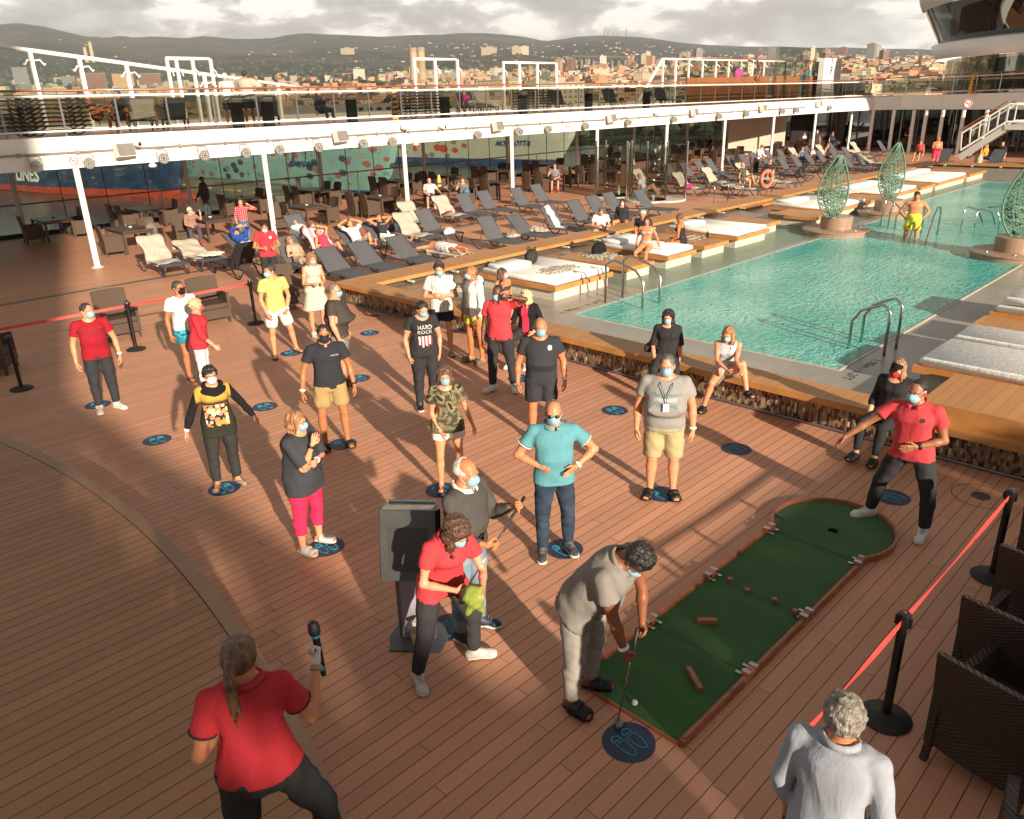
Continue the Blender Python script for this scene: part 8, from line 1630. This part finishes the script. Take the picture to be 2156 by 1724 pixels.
BLUEH=plain('hull_blue','#1e3350',.4,var=.2,vs=.15,bump=.2,bs=.5);REDH=plain('hull_red','#9a3a2a',.5,var=.12,vs=.3);WHITEH=plain('hull_white','#a9a79f',.5,var=.07,vs=.3);NAVYH=plain('hull_navy','#2a4068',.5)
def art(name,base,cols,s,y0=0):
 t=NT(name);v=t.geo();vo=t.add('ShaderNodeTexVoronoi',{'Scale':s});nn=t.add('ShaderNodeTexNoise',{'Scale':.12,'Detail':2});t.set(nn.inputs['Vector'],v);t.set(vo.inputs['Vector'],t.scalev(v,(1,1,1.5)))
 r=t.ramp(t.sep(vo.outputs['Color'])[0],[(i/len(cols),lin(c)) for i,c in enumerate(cols)]);[setattr(n.color_ramp,'interpolation','CONSTANT') for n in t.n if n.type=='VALTORGB']
 t.P(Base_Color=t.mix(t.math('MULTIPLY',t.math('GREATER_THAN',t.sep(v)[1],float(y0)),t.math('LESS_THAN',t.math('ADD',vo.outputs['Distance'],t.math('MULTIPLY',nn.outputs[0],.25)),.55)),lin(base),r),Roughness=.5);return t.m
ARTA=art('hull_art_sea','#789a98',['#789a98','#8f5650','#5c8082','#39424a','#8f5650','#8a8a86'],.3);ARTB=art('hull_art_bright','#a8a59a',['#b8a23a','#a8a59a','#7d6a50','#a8452f','#6f7074','#a8a59a'],.2,238)
s1,d1,n1,P1_=hull('blue_ship',(100,236),(70,420),26,15,[(-1.5,2.2,REDH,'boot_topping'),(2.2,15,BLUEH,'blue_side')],'dark blue ship with a red waterline and bulbous bow in the harbour',bulb=True,rake=6)
s2,d2,n2,P2_=hull('painted_ship',(138,188),(118,410),24,16,[(-1.5,1.0,NAVYH,'boot_topping'),(1.0,10,ARTA,'painted_side'),(10,16,WHITEH,'white_upper_side')],'ship with turquoise and red sea life paintings on its bow',rake=12,sheer=3)
s3,d3,n3,P3_=hull('white_ferry',(232,205),(214,460),26,19,[(-1.5,2.5,NAVYH,'boot_topping'),(2.5,10,ARTB,'painted_side'),(10,19,WHITEH,'white_side')],'white ferry with bright patches of paint above a blue waterline',rake=14,sheer=3)
m=MB();
for(t_,P_,u0,L_,w_,h_) in((s2,P2_,.12,140,14,10),(s3,P3_,.12,180,18,12),(s1,P1_,.1,130,18,10)):
 dd=d2 if t_ is s2 else d3 if t_ is s3 else d1;nn_=n2 if t_ is s2 else n3 if t_ is s3 else n1;tz=16 if t_ is s2 else 19 if t_ is s3 else 15
 m=MB();a=dd*L_*.2;b=dd*L_;m.beam((a[0],a[1],tz+h_*.2),(b[0],b[1],tz+h_*.2),w_,h_*.4);m.build('superstructure',WHITEH,t_)
 m=MB();[m.beam(tuple(np.append(dd*(L_*.22+6*k)-nn_*(w_/2+.04)*sg,tz+h_*.22)),tuple(np.append(dd*(L_*.22+6*k+3)-nn_*(w_/2+.04)*sg,tz+h_*.22)),.1,1.2) for k in range(12) for sg in(1,-1)];m.build('window_row',plain('ship_window','#1c2228',.3),t_)
def hull_text(t_,P_,dd,nn_,u,side,z,size,s,mat):
 vs,fs=text_mesh(s,size,bold=.03*size);L={'blue_ship':186.4,'painted_ship':224.4,'white_ferry':255.6}[t_.name];out=[]
 for x,y,_ in vs:
  q=P_(min(1,max(0.001,u-side*x/L*(1))),side,z+y);out.append(tuple(np.append(q[:2]+nn_*side*.25,q[2])))
 mesh_obj('ship_name',out,fs,mat,t_)
HW_=plain('hull_letter','#c9c7c0',.6);HB=plain('hull_letter_blue','#27406c',.6)
sdA=1 if np.dot(n1,-P1_(.3,0,0)[:2]-np.array([100,236]))>0 else-1
sdB=1 if np.dot(n2,-np.array([120,200]))>0 else-1;sdC=1 if np.dot(n3,-np.array([225,210]))>0 else-1
hull_text(s1,P1_,d1,n1,.34,sdA,5.6,6,'LINES',HW_);hull_text(s2,P2_,d2,n2,.135,sdB,8.4,3.0,'aberdeen',HB);hull_text(s3,P3_,d3,n3,.085,sdC,8.3,2.6,'MOBY OTTA',HB)
QY=NT('quay_concrete');vv=QY.geo();n_=QY.noise(.08,vv,5);QY.P(Base_Color=QY.mix(QY.step(n_,.4,.65),lin('#57544b'),lin('#7b776a')),Roughness=.9);QUAY=QY.m
m=MB();m.prism([(103,186),(118,172),(122,186),(117,460),(98,460)],SEAZ,SEAZ+3);o=m.build('quay',QUAY);tag(o,kind='structure')
m=MB();[m.beam((104.2-.028*(y-190),y,SEAZ+3.1),(104.2-.028*(y+9-190),y+9,SEAZ+3.1),.8,.2) for y in range(190,400,16)];o=m.build('quay_fenders',YELLOW);tag(o,'yellow painted edging along the quay beside the blue ship','quay edging')
m=MB();m.prism([(230,150),(620,95),(640,130),(260,190)],SEAZ,SEAZ+4);m.prism([(330,60),(900,-40),(930,30),(360,110)],SEAZ,SEAZ+3.5);o=m.build('breakwater',QUAY);tag(o,kind='structure')
SK=[(px(w_,x,y)) for w_,pts in(('A',[(-300,200),(0,190),(150,178),(350,200),(500,240),(700,290),(780,290),(850,297),(980,278),(1080,300),(1250,292),(1500,300),(1640,283),(1750,295),(1900,310),(2050,304)]),('B',[(180,300),(250,278),(450,260),(700,272),(900,285),(1100,290),(1300,280),(1500,272),(1640,262),(1850,262),(1980,268)]),('C',[(0,265),(200,295),(370,328),(600,290),(850,282),(1050,290),(1400,330),(1700,362),(2070,370)]),('D',[(60,372),(500,378),(900,385),(1430,400),(2600,420)])) for x,y in pts]
saz=[];sel=[]
for u,v in SK:
 d=(u-1078)/F_PX*RX-(v-862)/F_PX*UX+FX;saz.append(math.atan2(d[0],d[1]));sel.append(d[2]/math.hypot(d[0],d[1]))
rr=np.array([430,520,650,800,1000,1300,1700,2200,2800,3500,4300,5200,6000,6700,7300,8200,9500]);
EL=np.interp(rr,[430,520,800,1300,2200,3200,4300,5500,7300,8200,9500],[-.056,-.040,-.017,.004,.022,.030,.042,-1,-2,-3,-4])
def elev(r,az):
 top=np.interp(az,saz,sel);e=np.interp(r,[400,430,520,800,1300,2200,3200,4300],[-.08,-.056,-.040,-.014,.006,.022,.030,.040])
 e=np.minimum(e,top*.62)
 if r>3600:k=min(1,(r-3600)/3700);n__=.05*math.sin(az*47+r*.002)+.06*math.sin(az*23-r*.0011);e=e*(1-k)+top*k+(k*(1-k))*top*n__*2
 if r>7300:e=top-.004*(r-7300)/1000
 return e
naz=260;AZ=np.linspace(math.radians(-2),math.radians(96),naz)
def ground(r,az):return max(SEAZ-2 if r<440 else-60,EYE+r*elev(r,az)+(6*math.sin(az*90+r*.004)*math.sin(r*.003) if r>900 else 0))
rr=list(np.concatenate([[428,440,470],np.geomspace(500,9300,58)]))
vs=[];
for r_ in rr:
 for a in AZ:vs.append((r_*math.sin(a),r_*math.cos(a),SEAZ-3 if r_<435 else ground(r_,a)))
fs=[(i*naz+j,(i+1)*naz+j,(i+1)*naz+j+1,i*naz+j+1) for i in range(len(rr)-1) for j in range(naz-1)]
t=NT('hillside');v=t.geo();n1_=t.noise(.0022,v,8,.62);n2_=t.noise(.02,v,6,.7);n3_=t.noise(.0006,v,4)
c=t.mix(t.step(n2_,.38,.62),lin('#161e1a'),lin('#39422f'));c=t.mix(t.math('MULTIPLY',t.step(n1_,.5,.62),.75),c,lin('#57543f'));c=t.mix(t.math('MULTIPLY',t.step(n3_,.5,.6),.35),c,lin('#5f5846'));t.P(Base_Color=c,Roughness=1,Specular_IOR_Level=0);t.bump(t.math('ADD',n2_,t.math('MULTIPLY',n1_,3.0)),1.0,40)
o=mesh_obj('hills',vs,fs,t.m,None,True);tag(o,kind='structure')
def bmat(name,wall,s=3.2):
 t=NT(name);v=t.obj();X=t.sep(v);h_=t.math('ADD',X[0],X[1]);fx=t.math('FRACT',t.math('DIVIDE',h_,s));fz=t.math('FRACT',t.math('DIVIDE',X[2],3.1))
 w_=t.math('MULTIPLY',t.math('MULTIPLY',t.math('GREATER_THAN',fx,.3),t.math('LESS_THAN',fx,.72)),t.math('MULTIPLY',t.math('GREATER_THAN',fz,.3),t.math('LESS_THAN',fz,.75)));no=t.noise(.05,v,3)
 t.P(Base_Color=t.mix(t.math('MULTIPLY',w_,.62),t.mix(no,lin(wall),tuple(x*.8 for x in lin(wall)[:3])+(1,)),lin('#2a2c30')),Roughness=.85);return t.m
BM=[bmat('wall_'+n,c) for n,c in(('cream','#b8a584'),('ochre','#b08a60'),('pink','#b5805f'),('white','#b3a996'),('grey','#787570'),('brick','#7a5545'),('sand','#9c8c70'))]
BN=['cream','ochre','pinkish','white','grey','brick red','sand coloured'];RF=[plain('roof_tile','#8a5a42',.8,var=.2,vs=.1),plain('roof_grey','#8d867a',.8,var=.15,vs=.1)]
rg=np.random.default_rng(21);protos=[]
for i in range(7):
 for kind in(0,1,2):
  w_,d_,h_=[(16,12,9),(26,13,19),(18,15,36)][kind];t=empty('town_building',(0,0,0));m=MB();m.box((-w_/2,-d_/2,-14),(w_/2,d_/2,h_));m.build('walls',BM[i],t)
  m=MB()
  if kind==0:m.addv([(-w_/2-.5,-d_/2-.5,h_),(w_/2+.5,-d_/2-.5,h_),(w_/2+.5,d_/2+.5,h_),(-w_/2-.5,d_/2+.5,h_),(-w_/2+3,0,h_+3),(w_/2-3,0,h_+3)],[(0,1,5,4),(1,2,5),(2,3,4,5),(3,0,4),(3,2,1,0)])
  else:m.box((-w_/2-.4,-d_/2-.4,h_+.02),(w_/2+.4,d_/2+.4,h_+.8));m.box((-3,-2,h_+.81),(3,2,h_+3.4))
  m.build('roof',RF[0] if kind==0 else RF[1],t);protos.append(t)
kindn=['low house','apartment block','tower block'];usedp=set();cells=[]
def azof(x):return np.interp(x,[0,300,600,900,1200,1500,1800,2000],[math.atan2(*((lambda d:(d[0],d[1]))(ray('V',q/.7018,240)))) for q in(0,300,600,900,1200,1500,1800,2000)])
anch={0:'above the left windscreen',1:'behind the man in the towel',2:'left of the two chimneys',3:'right of the two chimneys',4:'behind the centre frame',5:'below the viaduct',6:'left of the cedar terrace',7:'behind the terrace glass',8:'right of the white board',9:'beside the lounge tower'}
nb=0
for k in range(285):
 xv=rg.uniform(0,1960) if k>60 else rg.uniform(820,1320);near=rg.random();r_=560+1900*near**1.2 if k>60 else rg.uniform(2300,3400);az=azof(xv)
 kind=2 if k<=30 else(1 if k<=60 or rg.random()<.45 else 0);ci=int(rg.integers(0,7));p=protos[ci*3+kind];z=ground(r_,az);loc=(r_*math.sin(az),r_*math.cos(az),z);rz=rg.choice([0.2,.2+PI/2,-.5])+rg.uniform(-.15,.15)
 lab='%s %s %s, %s in the town'%(BN[ci],kindn[kind],anch[int(xv//197)],('nearest the shore','low down','halfway up','high up')[0 if r_<900 else 1 if r_<1500 else 2 if r_<2300 else 3])
 g_='buildings of the town'
 if p.name not in usedp:usedp.add(p.name);p.location=loc;p.rotation_euler=(0,0,rz);tag(p,lab,'building',g_);b_=p
 else:b_=tag(copy_tree(p,loc,rz,lab,g_),cat='building')
 s_=rg.uniform(.85,1.3);b_.scale=(s_*rg.uniform(.8,1.3),s_,s_*rg.uniform(.85,1.15))
for p in protos:
 if p.name not in usedp:
  for ch in list(p.children):bpy.data.objects.remove(ch)
  bpy.data.objects.remove(p)
m=MB()
for k in range(7500):
 xv=rg.uniform(-50,2000) if rg.random()<.3 else rg.uniform(380,1990);u=rg.random();r_=560+2300*u**1.25 if k<7000 else rg.uniform(2900,6200);az=azof(xv);cl=math.sin(xv*.021)+math.sin(r_*.006+xv*.01)+.6*math.sin(xv*.063+2)
 if k<7000 and cl<-.9-.6*(xv>600):continue
 if r_>1400 and xv<560 and rg.random()<.75:continue
 z=ground(r_,az);w_,d_,h_=rg.uniform(5,11),rg.uniform(4,8),rg.uniform(5,15) if k<7000 else rg.uniform(3,5);x0,y0=r_*math.sin(az),r_*math.cos(az)
 m.M=Matrix.Translation((x0,y0,z))@Matrix.Rotation(rg.uniform(-.6,1.6),4,'Z');mi=int(rg.choice([0,1,2,2,3,6]));o_=len(m.f);m.box((-w_,-d_,-8),(w_,d_,h_),mi);m.m[-5]=7 if rg.random()<.5 else mi
m.M=Matrix.Identity(4);o=m.build('distant_houses',BM+[RF[0]]);tag(o,'mass of small far houses filling the slopes between the larger buildings','houses',kind='stuff')
m=MB();ico=None
for k in range(5200):
 xv=rg.uniform(-60,2010);r_=480+3900*rg.random()**1.3;az=azof(xv);z=ground(r_,az);s_=rg.uniform(3.5,8)*(1+.3*(r_>2500));x0,y0=r_*math.sin(az),r_*math.cos(az);vv=[];base=5
 for(rr_,zz) in((.55,.1),(1.0,.5),(.8,.95),(.3,1.25)):vv+=[(x0+s_*rr_*rg.uniform(.75,1.25)*math.cos(a+zz),y0+s_*rr_*rg.uniform(.75,1.25)*math.sin(a+zz),z+s_*(zz+rg.uniform(-.12,.12))) for a in np.linspace(0,2*PI,base+1)[:-1]]
 m.addv(vv,[(l*base+i,l*base+(i+1)%base,(l+1)*base+(i+1)%base,(l+1)*base+i) for l in range(3) for i in range(base)]+[tuple(15+i for i in range(base))],int(rg.integers(0,3)))
o=m.build('distant_trees',[plain('tree_a','#232b1a',.95,var=.3,vs=.3),plain('tree_b','#333a22',.95,var=.3,vs=.3),plain('tree_c','#414428',.95,var=.3,vs=.3)]);tag(o,'dark evergreen trees scattered among the far houses','trees',kind='stuff')
def foot_r(w_,x,y,default):
 d=ray(w_,x,y);e=d[2]/math.hypot(d[0],d[1]);az=math.atan2(d[0],d[1])
 for r_ in np.linspace(600,6500,240):
  if ground(r_,az)>=EYE+r_*e:return r_
 return default
for i,(x,yt,lab) in enumerate((((1288,385,'left tall tan chimney behind the windscreen frame')),((1350,382,'right tall tan chimney behind the windscreen frame')),((680,380,'slim grey chimney at the foot of the left hills')),((722,335,'slim tan chimney at the foot of the left hills')))):
 R_=1500 if i<2 else 3000;a=at_r('B' if i<2 else 'A',x,yt,R_);b=at_r('B' if i<2 else 'A',x+16,690 if i<2 else 420,R_);t=empty('chimney',(a[0],a[1],b[2]-30),0,lab,'chimney','tall power station chimneys');H_=a[2]-b[2]+30;rad=6.5 if i<2 else 5
 m=MB();m.lathe((0,0,0),[(rad*1.25,0),(rad,H_*.93)],20);smoothobj(m.build('shaft',plain('chimney_tan','#a88e6c',.8,var=.06,vs=.02),t));m=MB();m.lathe((0,0,H_*.93+.1),[(rad*1.1,0),(rad*1.1,H_*.05),(rad*.9,H_*.07)],20);m.build('rim',plain('chimney_rim','#8a7a68',.8),t)
a=at_r('C',590,452,3300);b=at_r('C',1040,462,3100);t=empty('viaduct',tuple(a),0,'long straight pale viaduct on piers below the masts','viaduct');d=b-a;m=MB();m.beam((0,0,0),tuple(d),12,7);m.build('road_deck',plain('viaduct_grey','#8a8478',.8),t)
for k in range(9):p=d*(k+.5)/9;m=MB();m.box((p[0]-3,p[1]-3,p[2]-60),(p[0]+3,p[1]+3,p[2]-3.6));m.build('pier',plain('viaduct_grey','#8a8478',.8),t)
for i,(x,yt) in enumerate(((845,228),(872,250),(918,252),(952,262),(1020,225))):
 a=at_r('C',x,yt,7250);b=at_r('C',x,300,7250);t=empty('radio_mast',(a[0],a[1],b[2]),0,('tallest left','second','middle','fourth','rightmost')[i]+' thin radio mast on the hill crest','mast','radio masts on the hill');m=MB();m.tube([(0,0,0),(0,0,a[2]-b[2])],[5,2.5],4);m.build('lattice',plain('mast_grey','#6a6460',.7),t)
for i,(x0,x1,y0,y1,c) in enumerate(((95,165,375,440,6),(165,232,375,440,0),(705,820,390,440,6),(1840,1970,385,445,6))):
 w_='C' if i<2 else 'B';R_=foot_r(w_,(x0+x1)/2,y1,2900);a=at_r(w_,x0,y0,R_);b=at_r(w_,x1,y1,R_);t=empty('tower_block',(a[0]*.5+b[0]*.5,a[1]*.5+b[1]*.5,b[2]-20),-math.radians(45),('tall sand coloured tower block left of the masts hill, left twin','tall cream tower block left of the masts hill, right twin','broad sand coloured block on the slope behind the red haired woman','row of sand coloured blocks right of the chimneys')[i],'building',None);W2=np.hypot(*(b-a)[:2])/2;m=MB();m.box((-W2,-9,0),(W2,9,a[2]-b[2]+20));m.build('walls',BM[c],t);m=MB();m.box((-W2*.4,-4,a[2]-b[2]+20.1),(W2*.4,4,a[2]-b[2]+24));m.build('roof',RF[1],t)
for i,(w_,x0,x1,y0,y1,c) in enumerate((('A',640,880,595,740,5),('A',900,1100,600,740,1),('A',1110,1320,600,740,5),('A',90,260,550,740,4),('B',805,905,560,640,3),('B',960,1060,780,890,2),('D',1110,1250,520,610,6),('D',990,1085,540,615,4))):
 R_=foot_r(w_,(x0+x1)/2,y1,620 if i<4 or i==5 else 1250);a=at_r(w_,x0,y0,R_);b=at_r(w_,x1,y1,R_);c0=(a+b)/2;t=empty('apartment_block',(c0[0],c0[1],b[2]-12),-math.atan2(c0[0],c0[1]),('brick red apartment block behind the left windscreen posts','ochre apartment block behind the third windscreen post','brick red apartment block left of the first tall frame','grey block at the far left behind the windscreen','white office block in the middle of the town','small pinkish block seen through the railing by the cone','tall sand coloured block left of the lounge tower','lower grey block left of the lounge tower')[i],'building',None);W2=np.hypot(*(b-a)[:2])/2;m=MB();m.box((-W2,-8,0),(W2,8,a[2]-b[2]+12));m.build('walls',BM[c],t);m=MB();m.box((-W2-.5,-8.5,a[2]-b[2]+12.05),(W2+.5,8.5,a[2]-b[2]+13));m.build('roof',RF[1],t)
hz=bpy.data.materials.new('haze');hz.use_nodes=True;hn=hz.node_tree;[hn.nodes.remove(n) for n in list(hn.nodes) if n.type=='BSDF_PRINCIPLED']
pv=hn.nodes.new('ShaderNodeVolumePrincipled');pv.inputs['Color'].default_value=(.86,.88,.92,1);pv.inputs['Density'].default_value=.00007;pv.inputs['Anisotropy'].default_value=.1;hn.links.new(pv.outputs[0],[n for n in hn.nodes if n.type=='OUTPUT_MATERIAL'][0].inputs['Volume'])
m=MB();m.box((-700,-9100,-64),(10200,10200,900));o=m.build('haze',hz);tag(o,kind='stuff')
# -- camera, sun and sky
cam=bpy.data.cameras.new('camera');co=bpy.data.objects.new('camera',cam);COL.objects.link(co)
cam.sensor_width=36;cam.sensor_fit='HORIZONTAL';cam.lens=36*F_PX/2156;cam.clip_start=.1;cam.clip_end=60000
M3=Matrix((RX,UX,-FX)).transposed();co.matrix_world=Matrix.Translation(CAMP)@M3.to_4x4();scene.camera=co
SAZ,SEL=math.radians(17.3),math.radians(17.5)
sd=Vector((-math.sin(SAZ)*math.cos(SEL),-math.cos(SAZ)*math.cos(SEL),math.sin(SEL)))
sl=bpy.data.lights.new('sun','SUN');sl.energy=5.0;sl.angle=math.radians(.9);sl.color=(1.0,.86,.70)
so=bpy.data.objects.new('sun',sl);COL.objects.link(so);so.rotation_euler=sd.to_track_quat('Z','Y').to_euler()
w=bpy.data.worlds.new('World');scene.world=w;w.use_nodes=True;nt=w.node_tree;nd=nt.nodes;bg=nd['Background']
sky=nd.new('ShaderNodeTexSky');sky.sky_type='NISHITA';sky.sun_disc=False;sky.sun_elevation=SEL;sky.sun_rotation=math.atan2(sd.x,sd.y);sky.altitude=10;sky.dust_density=2.0
tc=nd.new('ShaderNodeTexCoord');mp=nd.new('ShaderNodeMapping');mp.inputs['Scale'].default_value=(1,1,2.6);nt.links.new(tc.outputs['Generated'],mp.inputs[0])
def wn(scale,detail,dist=.3,off=(0,0,0)):
 n=nd.new('ShaderNodeTexNoise');n.inputs['Scale'].default_value=scale;n.inputs['Detail'].default_value=detail;n.inputs['Roughness'].default_value=.55;n.inputs['Distortion'].default_value=dist
 m2=nd.new('ShaderNodeMapping');m2.inputs['Location'].default_value=off;nt.links.new(mp.outputs[0],m2.inputs[0]);nt.links.new(m2.outputs[0],n.inputs['Vector']);return n.outputs[0]
def wramp(f,pts):
 r=nd.new('ShaderNodeValToRGB');e=r.color_ramp.elements
 while len(e)<len(pts):e.new(.5)
 for el,(p,c) in zip(e,pts):el.position=p;el.color=(*c,1)
 nt.links.new(f,r.inputs[0]);return r.outputs[0]
def wmix(f,a,b):
 m=nd.new('ShaderNodeMix');m.data_type='RGBA'
 for i,v in((0,f),(6,a),(7,b)):
  if isinstance(v,bpy.types.NodeSocket):nt.links.new(v,m.inputs[i])
  else:m.inputs[i].default_value=v
 return m.outputs[2]
cov=wramp(wn(5.2,8,.25,(3.1,1.2,.3)),[(.36,(0,0,0)),(.48,(1,1,1))])
shade=wramp(wn(12,11,.25,(1.4,7.7,.12)),[(.38,(1.75,1.7,1.66)),(.47,(2.2,2.14,2.06)),(.52,(3.0,2.9,2.72)),(.58,(5.4,5.15,4.7))])
gap=wmix(.75,sky.outputs[0],(2.8,2.9,2.95,1))
sx_=nd.new('ShaderNodeSeparateXYZ');nt.links.new(tc.outputs['Generated'],sx_.inputs[0]);mr=nd.new('ShaderNodeMapRange');nt.links.new(sx_.outputs[2],mr.inputs[0])
for i_,v_ in((1,.12),(2,.6),(3,1.0),(4,.36)):mr.inputs[i_].default_value=v_
vm=nd.new('ShaderNodeVectorMath');vm.operation='SCALE';nt.links.new(wmix(cov,gap,shade),vm.inputs[0]);nt.links.new(mr.outputs[0],vm.inputs['Scale']);nt.links.new(vm.outputs[0],bg.inputs[0]);bg.inputs[1].default_value=.11
vs=scene.view_settings;vs.view_transform='Standard';vs.look='None';vs.exposure=1.2;vs.gamma=1
scene.cycles.max_bounces=8;scene.cycles.transparent_max_bounces=24;scene.cycles.use_denoising=True
try:scene.cycles.denoiser='OPENIMAGEDENOISE'
except Exception:pass
scene.cycles.sample_clamp_indirect=6
